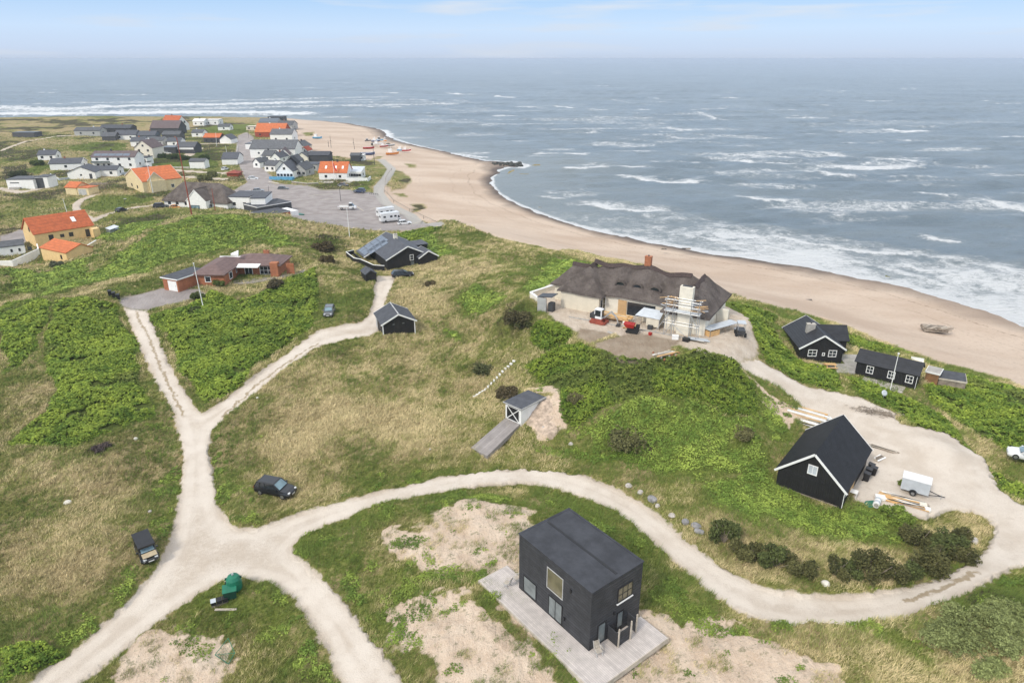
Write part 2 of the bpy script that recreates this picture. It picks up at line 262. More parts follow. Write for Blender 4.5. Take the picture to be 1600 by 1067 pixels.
# ------------------------------------------------------------------ terrain zones, evaluated in world metres
def zones(x, y, rag=1.0):
    wx = x + (fbm(x, y, .3, 2, 21) - .5) * .5 + (fbm(x, y, 1.6, 3, 22) - .5) * .9; wy = y + (fbm(x, y, .3, 2, 33) - .5) * .5 + (fbm(x, y, 1.6, 3, 34) - .5) * .9
    bx = x + (fbm(x, y, .12, 5, 41) - .5) * 7 * rag; by = y + (fbm(x, y, .12, 5, 47) - .5) * 7 * rag
    z = {}
    road = np.maximum.reduce([zone(wx, wy, q, .35) for q in ROAD] + [strip(wx, wy, l, w_, .4) for l, w_ in ROADLINE])
    z['road'] = road
    rd = np.maximum(zone(x, y, ROAD[0], 3.0), 0) * 6 - 3; z['rut'] = np.where(zone(x, y, ROAD[1], .5) > .3, .56, np.clip(rd / 3, 0, 1))
    z['asph'] = np.maximum.reduce([zone(x, y, q, .25) for q in ASPH])
    z['yard'] = zone(wx, wy, YARD, .3)
    z['dirt'] = np.maximum.reduce([zone(wx, wy, q, .3) for q in DIRT])
    z['prom'] = strip(x, y, PROM, 4.2, .2)
    dg = np.maximum.reduce([zone(bx, by, q, .8) for q in DUNEGRASS])
    z['beach'] = zone(x + (wx - x) * 2, y + (wy - y) * 2, BEACH, .7) * (1 - dg)
    n = fbm(x, y, .35, 4, 5); n2 = fbm(x, y, 1.3, 3, 9)
    sandp = np.maximum.reduce([zone(bx, by, q, 1.2) for q in SANDP])
    z['sandp'] = np.clip((sandp * 1.35 - .25 + (n - .5) * 1.6 + (n2 - .5) * 1.1) * 2.2, 0, 1) * (sandp > .02)
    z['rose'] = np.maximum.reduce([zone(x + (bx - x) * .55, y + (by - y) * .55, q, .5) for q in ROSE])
    z['lush'] = np.maximum.reduce([zone(bx, by, q, 2.0) for q in LUSH] + [strip(bx, by, l, w_, w_ * .45) * .55 for l, w_ in LUSHSOFT])
    z['dry'] = np.maximum.reduce([zone(bx, by, q, 4) for q in DRY])
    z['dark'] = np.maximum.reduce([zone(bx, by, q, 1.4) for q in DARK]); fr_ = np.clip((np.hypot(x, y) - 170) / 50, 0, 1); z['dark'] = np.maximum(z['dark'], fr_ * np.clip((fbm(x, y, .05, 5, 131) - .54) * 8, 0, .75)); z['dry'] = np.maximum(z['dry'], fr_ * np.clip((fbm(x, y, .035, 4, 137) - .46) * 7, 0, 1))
    z['mid'] = np.maximum.reduce([strip(wx, wy, l, w_ * 1.6, .25) for l, w_ in TRACKMID])
    hard = np.maximum.reduce([z['asph'], z['yard'], z['prom'], z['road']])
    for k in ('rose', 'lush', 'sandp', 'dark'): z[k] = z[k] * (1 - hard)
    for k in ('rose', 'lush', 'dark'): z[k] = z[k] * (1 - z['beach'])
    for k in ('lush', 'sandp'): z[k] = z[k] * (1 - z['rose'])
    z['hard'] = np.maximum(hard, z['beach'])
    return z
FLAT = [(5.6, 47.1, 6.5), (36.4, 66.3, 6), (-22.6, 115.7, 5), (2.2, 79.1, 4), (17.8, 99.6, 18), (49.1, 97.3, 7), (53.5, 89.5, 6), (-28.5, 153.3, 12), (-57.0, 137.5, 13), (-68.5, 130.3, 6)]     # (centre x, y, radius) pads where the relief is calmed
def relief(x, y, z):
    far = np.clip((400 - np.hypot(x, y)) / 300, .2, 1)
    soft = (1 - z['hard']) * far
    for fx, fy, fr in FLAT: soft = soft * np.clip((np.hypot(x - fx, y - fy) - fr) / 2.0, 0, 1)
    farb = np.clip((np.hypot(x, y) - 180) / 60, 0, 1); a = (fbm(x, y, .07, 3, 60) - .5) * 2.6 + (fbm(x, y, .16, 3, 64) - .5) * (1.0 + 2.2 * farb) + (fbm(x, y, .45, 4, 71) - .5) * .55
    s = z['sandp'] * (fbm(x, y, .7, 3, 81) - .5) * .3
    b = z['beach'] * ((fbm(x, y, .25, 4, 91) - .5) * .22)
    r = z['road'] * (-.07 + (fbm(x, y, .8, 3, 95) - .5) * .06)
    return a * soft + s * soft + b + r
def ground_z(x, y):
    x = np.atleast_1d(np.asarray(x, float)); y = np.atleast_1d(np.asarray(y, float)); z = zones(x, y); return base_h(x, y) + relief(x, y, z)
def GZ(x, y): return float(ground_z([x], [y])[0])
def PG(px, py):
    x, y = hit(px, py); return Vector((x, y, GZ(x, y)))
# ------------------------------------------------------------------ terrain material
def terrain_mat():
    m = NT('terrain'); g = lambda c: m.attr('za', c); h = lambda c: m.attr('zb', c)
    n1 = m.noise(.11, 5); n2 = m.noise(.55, 6, rough=.65); n3 = m.noise(2.6, 5, rough=.7); n4 = m.noise(9, 4, rough=.7)
    st = m.noise(1.7, 5, stretch=(1, .28, 1), rot=(0, 0, .5), rough=.72, dist=.8); st2 = m.noise(4.5, 4, stretch=(.35, 1, 1), rot=(0, 0, -.4), rough=.7)
    tan = m.mix(m.ramp(st, .32, .66), (.20, .155, .070), (.45, .355, .19))
    tan = m.mix(m.ramp(n4, .5, .75), tan, (.50, .41, .24))
    olive = m.mix(m.ramp(st2, .3, .7), (.125, .135, .032), (.27, .275, .08))
    green = m.mix(m.ramp(n3, .3, .7), (.065, .085, .020), (.165, .185, .05))
    f = m.math('ADD', m.math('MULTIPLY', m.math('SUBTRACT', n2, .5), 1.6), m.math('MULTIPLY', m.math('SUBTRACT', n1, .5), 2.2))
    f = m.math('ADD', f, m.math('MULTIPLY', m.math('SUBTRACT', n3, .5), 1.3)); f = m.math('ADD', f, m.math('MULTIPLY', m.math('SUBTRACT', m.noise(.035, 4), .5), 1.6))
    fd = m.math('ADD', m.math('ADD', f, .40), m.math('MULTIPLY', g(3), .36)); fd = m.math('SUBTRACT', fd, m.math('MULTIPLY', h(3), .45))
    grass = m.mix(m.ramp(fd, .25, .85), olive, tan)
    fg = m.math('ADD', m.math('MULTIPLY', f, -.9), .05); fg = m.math('SUBTRACT', fg, m.math('MULTIPLY', g(3), .12))
    grass = m.mix(m.ramp(fg, .12, .6), grass, green)
    lush = m.mix(m.ramp(n3, .3, .72), (.075, .10, .018), (.20, .24, .05))
    fl = m.math('ADD', m.math('MULTIPLY', g(2), 1.35), m.math('MULTIPLY', f, -.55)); grass = m.mix(m.ramp(fl, .45, .95), grass, lush)
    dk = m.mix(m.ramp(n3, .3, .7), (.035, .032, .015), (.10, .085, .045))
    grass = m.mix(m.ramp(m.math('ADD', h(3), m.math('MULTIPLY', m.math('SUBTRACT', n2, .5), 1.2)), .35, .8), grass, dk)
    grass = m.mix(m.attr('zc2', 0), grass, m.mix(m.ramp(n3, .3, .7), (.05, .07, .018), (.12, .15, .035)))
    # thinly grown sand
    sand = m.mix(m.ramp(n2, .3, .7), (.60, .455, .33), (.74, .60, .465)); sand = m.mix(m.ramp(n4, .45, .8), sand, (.77, .66, .55))
    spots = m.ramp(m.noise(1.1, 5, rough=.75), .56, .64); sandv = m.mix(m.math('MULTIPLY', spots, .55), sand, (.10, .11, .03))
    spots2 = m.ramp(m.noise(6, 3, rough=.75), .62, .68); sandv = m.mix(m.math('MULTIPLY', spots2, .6), sandv, (.14, .10, .06))
    col = m.mix(m.ramp(g(1), .25, .75), grass, sandv)
    beach = m.mix(m.ramp(m.noise(.06, 5, stretch=(.5, 1, 1)), .35, .65), (.50, .385, .295), (.60, .485, .385)); beach = m.mix(m.ramp(m.noise(1.5, 6, rough=.7), .52, .75), beach, (.40, .30, .22))
    beach = m.mix(m.math('MULTIPLY', m.ramp(m.vor(.9).outputs['Distance'], .22, .05), .35), beach, (.30, .22, .15))
    wd = m.math('ADD', m.attr('zc2', 2), m.math('MULTIPLY', m.math('SUBTRACT', m.noise(.09, 4), .5), .10)); gate_ = m.ramp(m.noise(1.3, 5, rough=.8), .46, .60)
    for c_, w2, k2 in ((.17, .010, .75), (.30, .006, .55), (.52, .004, .35), (.545, .004, .35), (.72, .004, .3)):
        bd = m.ramp(m.math('ABSOLUTE', m.math('SUBTRACT', wd, c_)), w2, w2 * .2); beach = m.mix(m.math('MULTIPLY', m.math('MULTIPLY', bd, gate_), k2), beach, (.20, .145, .10))
    beach = m.mix(m.math('MULTIPLY', m.ramp(m.noise(.35, 5, stretch=(.5, 1, 1), rough=.7), .55, .75), .3), beach, (.42, .30, .22))
    beach = m.mix(h(1), beach, (.125, .10, .085)); col = m.mix(h(0), col, beach)
    # gravel
    rl = m.noise(.3, 5); gr = m.mix(m.ramp(rl, .35, .65), (.55, .475, .395), (.66, .59, .51)); gr = m.mix(m.ramp(m.noise(14, 3, rough=.8), .5, .72), gr, (.36, .30, .24))
    gr = m.mix(m.math('MULTIPLY', m.ramp(m.noise(.9, 5), .58, .7), .5), gr, (.50, .425, .35))
    ru = m.attr('zc2', 1); wv = m.math('ADD', ru, m.math('MULTIPLY', m.math('SUBTRACT', m.noise(.25, 3), .5), .25)); rb = m.math('MULTIPLY', m.ramp(wv, .12, .30), m.ramp(wv, .62, .45)); gr = m.mix(m.math('MULTIPLY', rb, m.math('MULTIPLY', m.ramp(n2, .2, .7), .7)), gr, (.69, .62, .54)); gr = m.mix(m.math('MULTIPLY', m.ramp(wv, .14, .0), .45), gr, (.45, .37, .285)); gr = m.mix(m.math('MULTIPLY', m.math('MULTIPLY', m.ramp(wv, .66, .85), m.ramp(n3, .4, .65)), .45), gr, (.45, .37, .285))
    gr = m.mix(m.ramp(m.math('ADD', h(2), m.math('MULTIPLY', m.math('SUBTRACT', n3, .5), 1.8)), .45, .95), gr, (.36, .29, .20))
    edge = m.math('ADD', g(0), m.math('MULTIPLY', m.math('SUBTRACT', n4, .5), .5)); col = m.mix(m.ramp(edge, .35, .65), col, gr)
    m.b.inputs['Roughness'].default_value = .95
    yd = m.mix(m.ramp(n2, .3, .7), (.56, .46, .36), (.68, .59, .49)); yd = m.mix(m.ramp(n4, .55, .7), yd, (.40, .32, .25)); col = m.mix(m.attr('zc', 0), col, yd)
    dt = m.mix(m.ramp(n2, .3, .7), (.30, .23, .165), (.38, .31, .235)); col = m.mix(m.attr('zc', 1), col, dt)
    asp = m.mix(m.ramp(m.noise(.25, 5), .35, .65), (.31, .275, .26), (.40, .36, .345)); asp = m.mix(m.ramp(n4, .5, .8), asp, (.45, .415, .40)); col = m.mix(m.attr('zc', 2), col, asp)
    con = m.mix(m.ramp(n3, .3, .7), (.38, .36, .33), (.47, .45, .42)); col = m.mix(m.attr('zc', 3), col, con)
    veg = m.math('SUBTRACT', 1.0, m.math('MAXIMUM', g(0), h(0)))
    hh = m.math('ADD', m.math('MULTIPLY', m.math('ADD', n3, m.math('MULTIPLY', st, 1.2)), m.math('MAXIMUM', veg, .12)), m.math('MULTIPLY', n4, .25)); m.bump(hh, .9, .28)
    return m.fin(col, .95, spec=.15)
TERR = terrain_mat()
def polar(rr, th): return np.outer(np.sin(th), rr), np.outer(np.cos(th), rr)
# rows: about one per pixel of the picture's height at this distance
ys = [27.0]
while ys[-1] < 780:
    D = ys[-1]; ys.append(D + max(.14, 1.25 * (46 ** 2 + D * D) / (46 * 1067)) if D < 330 else D + 4.0)
rr = np.array(ys); th = np.linspace(R(-50), R(50), 1320)
X, Y = polar(rr, th); X, Y = X.ravel(), Y.ravel(); nr = len(rr); nth = len(th)
Z0 = base_h(X, Y); keep = None
ZN = zones(X, Y); 
wld = segdist(X, Y, WLW, False); sea_side = Z0 < 0
wet = np.clip(1.15 - (Z0 + (fbm(X, Y, .2, 3, 8) - .5) * .3) / .5, 0, 1) * ZN['beach'] * np.clip(1.15 - np.clip(X - 60, 0, 60) / 70, .3, 1)
Zt = Z0 + relief(X, Y, ZN)
o1 = np.ones_like(X)
za = np.stack([ZN['road'], ZN['sandp'], np.maximum(ZN['lush'], ZN['rose']), ZN['dry']], 1)
zb = np.stack([ZN['beach'], wet, ZN['mid'], ZN['dark']], 1); zc = np.stack([ZN['yard'], ZN['dirt'], ZN['asph'], ZN['prom']], 1)
idx = np.arange(nth * nr).reshape(nth, nr)
F = np.stack([idx[:-1, :-1], idx[:-1, 1:], idx[1:, 1:], idx[1:, :-1]], -1).reshape(-1, 4)
fz = Zt[F].mean(1); F = F[fz > -1.7]
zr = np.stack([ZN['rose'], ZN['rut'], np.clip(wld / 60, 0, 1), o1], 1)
cls = np.zeros(len(X), int); cls[ZN['beach'] > .5] = 1; cls[ZN['road'] > .5] = 2; cls[(ZN['asph'] > .5)] = 3; cls[(ZN['prom'] > .5)] = 4; cls[(ZN['yard'] > .5) & (ZN['road'] <= .5)] = 5
fc = cls[F].max(1)
def kind(o, k='structure'): o['kind'] = k; return o
V = np.stack([X, Y, Zt], 1)
for ci, nm in enumerate(['ground', 'beach', 'gravel_road', 'asphalt_road', 'promenade', 'terrace']):
    f = F[fc == ci]
    if not len(f): continue
    u, inv = np.unique(f, return_inverse=True)
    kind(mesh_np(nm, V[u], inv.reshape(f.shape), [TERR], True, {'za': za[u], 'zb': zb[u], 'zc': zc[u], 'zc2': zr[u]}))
print("terrain", len(V), len(F))
# ------------------------------------------------------------------ sea
def breakers():
    """crest lines of breaking waves as world polylines with width and strength"""
    L = []
    def b(s, w_, k=1.0, tail=6.0): L.append((np.array([onz(a, c, 0) for a, c in zip(*[iter([float(q) for q in s.replace(',', ' ').split()])] * 2)], float), w_, k, tail))
    b("925,258 950,260 985,264 1010,262", 3.5, 1, 9); b("1022,253 1060,253 1088,254", 3.5, 1, 6); b("978,277 1010,281 1045,286 1080,284", 3, 1, 9); b("937,320 960,326 1000,330 1018,329", 3, 1, 12)
    b("1152,243 1190,244 1232,246", 5, .9, 10); b("1160,252 1200,258 1248,258", 5, .9, 14); b("1255,237 1290,240 1310,244", 4, .9, 12); b("1265,268 1300,275 1322,276", 6, .8, 14); b("1310,262 1360,264 1425,260", 9, .85, 26); b("1390,203 1415,206 1445,205", 6, 1, 8); b("1175,311 1200,315 1222,316", 2.5, 1, 9)
    b("1540,316 1570,323 1600,326", 5, .9, 14); b("1575,214 1600,216", 6, 1, 10); b("1048,201 1068,204 1090,204", 8, .7, 14); b("1092,176 1120,187 1140,188", 8, .6, 14); b("955,156 985,161 1030,165", 6, .5, 8); b("868,167 895,169", 8, .8, 8)
    b("1220,370 1260,380 1310,388 1380,397 1410,398", 2.5, .9, 8); b("1455,372 1490,376", 2.5, .9, 4); b("1420,415 1460,425 1500,434 1530,428", 2.5, .9, 7); b("1555,418 1600,430", 3, .9, 9); b("850,308 880,311", 2, .8, 5)
    b("1100,372 1200,386 1300,402 1400,424 1500,452 1600,488", 3.5, .75, 10); b("1120,360 1200,372 1260,382", 1.8, .7, 8); b("1450,400 1500,408 1560,422 1600,436", 3, .7, 9); b("700,146 720,148 740,148", 10, .8, 10); b("775,151 800,153", 10, .8, 8); b("600,150 650,152", 12, .5, 10); b("500,160 560,160 640,160 720,160 750,162", 22, .45, 20); b("540,157 620,156 730,158", 8, .7, 8); b("1500,130 1530,131", 12, .5, 8)
    b("0,168 80,172 200,166 330,164 480,160", 42, .75, 40); b("0,178 120,178 260,176 400,176 460,178", 36, .95, 24); b("120,161 260,160 420,156 600,152", 22, .6, 26); b("0,173 150,174 330,170 520,166 700,163", 30, .6, 30); b("150,165 170,166", 9, .9, 6); b("295,162 310,163", 9, .9, 6); b("690,170 740,176 700,178", 12, .45, 14); b("1040,384 1120,388 1180,398", 2, .5, 6)
    b("640,232 700,240 760,247", 2.5, .9, 2); b("601,204 607,210 606,214", 5, 1, 3); b("800,253 824,258 818,263", 3, 1, 3); b("1230,242 1260,246 1230,258", 6, .3, 9)
    for i in range(300):
        a = rng.uniform(-38, 40); D = math.exp(rng.uniform(math.log(330), math.log(4500))); x, y = D * math.sin(R(a)), D * math.cos(R(a)); l = rng.uniform(4, 16) * (D / 600) ** .5
        if G(x, y) > -.8: continue
        L.append((np.array([(x - l, y + rng.uniform(-2, 2)), (x, y), (x + l, y + rng.uniform(-2, 2))]), rng.uniform(1.5, 3.5) * (D / 500) ** .75, rng.uniform(.35, .9), rng.uniform(3, 9)))
    return L
ys = [70.0]
while ys[-1] < 26000:
    D = ys[-1]; ys.append(D + min(max(.3, 1.1 * (52 ** 2 + D * D) / (52 * 1067)), 1.0 + D * .006 if D < 2500 else 1e9))
rs = np.array(ys); ts = np.linspace(R(-50), R(52), 1000); SX, SY = polar(rs, ts); SX, SY = SX.ravel(), SY.ravel()
bh = np.full(SX.shape, -3.0); nearm = np.hypot(SX, SY) < 780; bh[nearm] = base_h(SX[nearm], SY[nearm])
sd_ = np.full(SX.shape, 200.0); k = bh > -2.5; k = nearm & k; sd_[k] = segdist(SX[k], SY[k], WLW, False)
depth = np.clip(-bh, 0, 3)
# swell runs on to the beach (towards -Y, slightly -X); nearer shore it steepens
wob = (fbm(SX, SY, .006, 3, 3) - .5) * 60 + (fbm(SX, SY, .02, 3, 6) - .5) * 22
ph = (SY * .995 + SX * .10 + wob)
amp = np.clip(sd_ / 40, .12, 1) * np.clip(1.5 - np.hypot(SX, SY) / 4000, .2, 1)
sw = np.sin(ph * 2 * math.pi / 27); sw = np.sign(sw) * np.abs(sw) ** 1.3
gate = np.clip((fbm(SX * .35, SY, .03, 3, 15) - .38) * 4, 0, 1)
SZ = amp * (1.0 * sw * gate +   .22 * np.sin((SY * .93 - SX * .35 + wob * .6) * 2 * math.pi / 11) + 1.7 * (fbm(SX * .7, SY * 2.0, .10, 5, 17) - .5))
foam = np.zeros_like(SX); crest = np.zeros_like(SX)
for A, w_, kf, tail in breakers():
    m0 = w_ + tail + 3; k = (SX > A[:, 0].min() - m0) & (SX < A[:, 0].max() + m0) & (SY > A[:, 1].min() - m0) & (SY < A[:, 1].max() + m0 + tail)
    if not k.any(): continue
    x, y = SX[k], SY[k]; x2 = x + (fbm(x, y, .15, 3, 55) - .5) * 5; y2 = y + (fbm(x, y, .3, 3, 56) - .5) * w_ * .9
    d = segdist(x2, y2, A, False)
    below = y - np.interp(x, A[np.argsort(A[:, 0]), 0], A[np.argsort(A[:, 0]), 1])
    front = np.clip(1.3 - d / (w_ * .85), 0, 1)
    trail = np.clip(1.1 - d / (tail * 1.35 + w_ * .5), 0, 1) * np.where(below > 0, .78, .15)
    foam[k] = np.maximum(foam[k], kf * np.maximum(front, trail)); crest[k] = np.maximum(crest[k], kf * np.clip(1 - d / (w_ * .8), 0, 1))
SZ = SZ + crest * .3 * np.clip(np.hypot(SX, SY) / 200, .5, 1.5)
bay = np.clip((SX - 5) / 60, 0, 1)      # surf is stronger along the open beach
swash = np.clip(1.25 - sd_ / (2.0 + 5.0 * bay), 0, 1); surf = np.clip(1 - sd_ / (9 + 46 * bay), 0, 1) ** .6 * (.25 + 1.15 * fbm(SX, SY, .07, 3, 70)) * (.4 + .75 * bay)
foam = np.maximum(foam, np.maximum(swash * (.95), surf * .85)) 
foam = np.maximum(foam, np.clip((fbm(SX * .45, SY, .045, 5, 88) - .51) * 2.8, 0, .55) * np.clip(1.3 - np.hypot(SX, SY) / 1500, .3, 1)); foam *= (bh < .35)
shal = np.clip(1 - sd_ / 70, 0, 1)
SZ = SZ * np.clip(sd_ / 6, 0.02, 1) + .02
idx = np.arange(len(ts) * len(rs)).reshape(len(ts), len(rs)); F = np.stack([idx[:-1, :-1], idx[:-1, 1:], idx[1:, 1:], idx[1:, :-1]], -1).reshape(-1, 4)
F = F[bh[F].min(1) < .25]
u, inv = np.unique(F, return_inverse=True)
def sea_mat():
    m = NT('sea'); fo = m.attr('fo', 0); sh = m.attr('fo', 1)
    n = m.noise(.35, 6, stretch=(.45, 1.3, 1), rough=.62); n2 = m.noise(1.6, 5, stretch=(.6, 1.4, 1), rough=.7); nb = m.noise(.02, 4, stretch=(.4, 1, 1)); nf = m.noise(.05, 5, stretch=(.35, 1.6, 1), rough=.6)
    deep = m.mix(m.ramp(nb, .3, .7), (.135, .19, .235), (.20, .255, .295)); deep = m.mix(m.math('MULTIPLY', m.ramp(nf, .45, .75), .5), deep, (.24, .285, .31))
    col = m.mix(m.math('MULTIPLY', sh, .75), deep, (.27, .30, .295))
    fb = m.math('ADD', m.noise(.9, 7, stretch=(.7, 1.2, 1), rough=.8, dist=.8), m.math('MULTIPLY', m.math('SUBTRACT', m.noise(.22, 4), .5), .5))
    f = m.math('ADD', m.math('MULTIPLY', fo, 1.25), m.math('MULTIPLY', m.math('SUBTRACT', fb, .5), 2.2)); ff = m.math('MULTIPLY', m.ramp(f, .42, 1.05), m.ramp(fo, .02, .25))
    col = m.mix(ff, col, (.78, .80, .81))
    m.bump(m.math('ADD', m.math('MULTIPLY', n, 1.0), m.math('MULTIPLY', n2, .45)), 1.0, 2.0)
    return m.fin(col, m.mix(ff, (.28, .28, .28), (.9, .9, .9)), spec=.5)
kind(mesh_np('sea', np.stack([SX, SY, SZ], 1)[u], inv.reshape(F.shape), [sea_mat()], True, {'fo': np.stack([foam, shal, foam * 0, foam * 0 + 1], 1)[u]}))
print("sea", len(u))
# ------------------------------------------------------------------ object helpers
def tag(o, label=None, cat=None, group=None):
    if label: o['label'] = label
    if cat: o['category'] = cat
    if group: o['group'] = group
    return o
def empty(name, loc, rz=0, label=None, cat=None, group=None):
    o = bpy.data.objects.new(name, None); C.objects.link(o); o.location = loc; o.rotation_euler = (0, 0, rz); o.empty_display_size = .3
    return tag(o, label, cat, group)
def copy_tree(o, parent=None):
    c = o.copy(); C.objects.link(c); c.parent = parent
    for ch in [q for q in bpy.data.objects if q.parent == o]: copy_tree(ch, c)
    return c
class MB:
    def __init__(s): s.v = []; s.f = []
    def add(s, vs, fs): b = len(s.v); s.v += [tuple(q) for q in vs]; s.f += [tuple(i + b for i in q) for q in fs]; return s
    def box(s, x0, x1, y0, y1, z0, z1):
        return s.add([(x0, y0, z0), (x1, y0, z0), (x1, y1, z0), (x0, y1, z0), (x0, y0, z1), (x1, y0, z1), (x1, y1, z1), (x0, y1, z1)], [(0, 3, 2, 1), (4, 5, 6, 7), (0, 1, 5, 4), (1, 2, 6, 5), (2, 3, 7, 6), (3, 0, 4, 7)])
    def slab(s, q, t):
        """quad q (4 points, seen from above counter-clockwise) thickened downwards by t"""
        q = [Vector(p) for p in q]; n = (q[1] - q[0]).cross(q[2] - q[0]).normalized()
        if n.z < 0: n = -n; q = q[::-1]
        lo = [p - n * t for p in q]; k = len(q)
        return s.add(q + lo, [tuple(range(k)), tuple(range(2 * k - 1, k - 1, -1))] + [(i, i + k, (i + 1) % k + k, (i + 1) % k) for i in range(k)])
    def prism(s, prof, axis, a, b):
        """2-D profile (u,z) extruded along x or y from a to b"""
        P3 = (lambda u, z, w: (w, u, z)) if axis == 'x' else (lambda u, z, w: (u, w, z)); k = len(prof)
        vs = [P3(u, z, a) for u, z in prof] + [P3(u, z, b) for u, z in prof]
        return s.add(vs, [tuple(range(k))[::-1], tuple(range(k, 2 * k))] + [(i, (i + 1) % k, (i + 1) % k + k, i + k) for i in range(k)])
    def bar(s, p, q, r, n=6, r2=None):
        p, q = Vector(p), Vector(q); d = (q - p); 
        if d.length < 1e-6: return s
        d.normalize(); a = d.orthogonal().normalized(); b = d.cross(a); r2 = r if r2 is None else r2
        vs = [p + (a * math.cos(2 * math.pi * i / n) + b * math.sin(2 * math.pi * i / n)) * r for i in range(n)] + [q + (a * math.cos(2 * math.pi * i / n) + b * math.sin(2 * math.pi * i / n)) * r2 for i in range(n)]
        return s.add(vs, [tuple(range(n))[::-1], tuple(range(n, 2 * n))] + [(i, (i + 1) % n, (i + 1) % n + n, i + n) for i in range(n)])
    def beam(s, p, q, w_, h_):
        """square bar"""
        p, q = Vector(p), Vector(q); d = (q - p).normalized(); a = d.cross(Vector((0, 0, 1)))
        if a.length < 1e-3: a = Vector((1, 0, 0))
        a.normalize(); b = a.cross(d); c = [(-1, -1), (1, -1), (1, 1), (-1, 1)]
        vs = [p + a * i * w_ / 2 + b * j * h_ / 2 for i, j in c] + [q + a * i * w_ / 2 + b * j * h_ / 2 for i, j in c]
        return s.add(vs, [(3, 2, 1, 0), (4, 5, 6, 7), (0, 1, 5, 4), (1, 2, 6, 5), (2, 3, 7, 6), (3, 0, 4, 7)])
    def build(s, name, mat, parent=None, smooth=False, label=None, bevel=0):
        me = bpy.data.meshes.new(name); me.from_pydata(s.v, [], s.f); me.materials.append(mat); bm = bmesh.new(); bm.from_mesh(me)
        bmesh.ops.recalc_face_normals(bm, faces=bm.faces)
        if bevel: bmesh.ops.bevel(bm, geom=list(bm.edges), offset=bevel, segments=2, affect='EDGES', clamp_overlap=True)
        bm.to_mesh(me); bm.free()
        if smooth: me.polygons.foreach_set('use_smooth', [True] * len(me.polygons))
        o = bpy.data.objects.new(name, me); C.objects.link(o)
        if parent: o.parent = parent
        if label: o['label'] = label
        return o
# ------------------------------------------------------------------ materials
def simple(name, col, rough=.7, var=.12, scale=1.2, metal=0, spec=.4, line=None, fine=True):
    """line = (axis vector, lines per metre, depth, darkening) for boards, tiles, sheets"""
    m = NT(name); ob = m.obj(); n = m.noise(scale, 5, ob, rough=.65); n2 = m.noise(scale * 9, 3, ob, rough=.7)
    lo = tuple(c * (1 - var * 1.6) for c in col); hi = tuple(min(1, c * (1 + var)) for c in col)
    c = m.mix(m.ramp(n, .3, .7), lo, hi)
    if fine: c = m.mix(m.math('MULTIPLY', m.ramp(n2, .5, .75), .35), c, tuple(q * .72 for q in col))
    if line:
        ax, per, dep, dark = line; dt = m.n('ShaderNodeVectorMath', operation='DOT_PRODUCT'); m.l(ob, dt.inputs[0]); dt.inputs[1].default_value = ax
        fr = m.math('FRACT', m.math('MULTIPLY', dt.outputs['Value'], per)); g = m.ramp(m.math('ABSOLUTE', m.math('SUBTRACT', fr, .5)), .36, .5)
        fl = m.math('FLOOR', m.math('MULTIPLY', dt.outputs['Value'], per)); wn_ = m.n('ShaderNodeTexWhiteNoise', noise_dimensions='1D'); m.l(fl, wn_.inputs['W'])
        c = m.mix(m.math('MULTIPLY', wn_.outputs['Value'], .4), c, tuple(q * .6 for q in col))
        c = m.mix(m.math('MULTIPLY', g, dark), c, tuple(q * .25 for q in col)); m.bump(m.math('SUBTRACT', m.math('MULTIPLY', n2, .15), g), dep, .03)
    else: m.bump(n2, .15, .02)
    return m.fin(c, rough, metal, spec)
Z1 = (0, 0, 1); XY = (1, 1, 0)
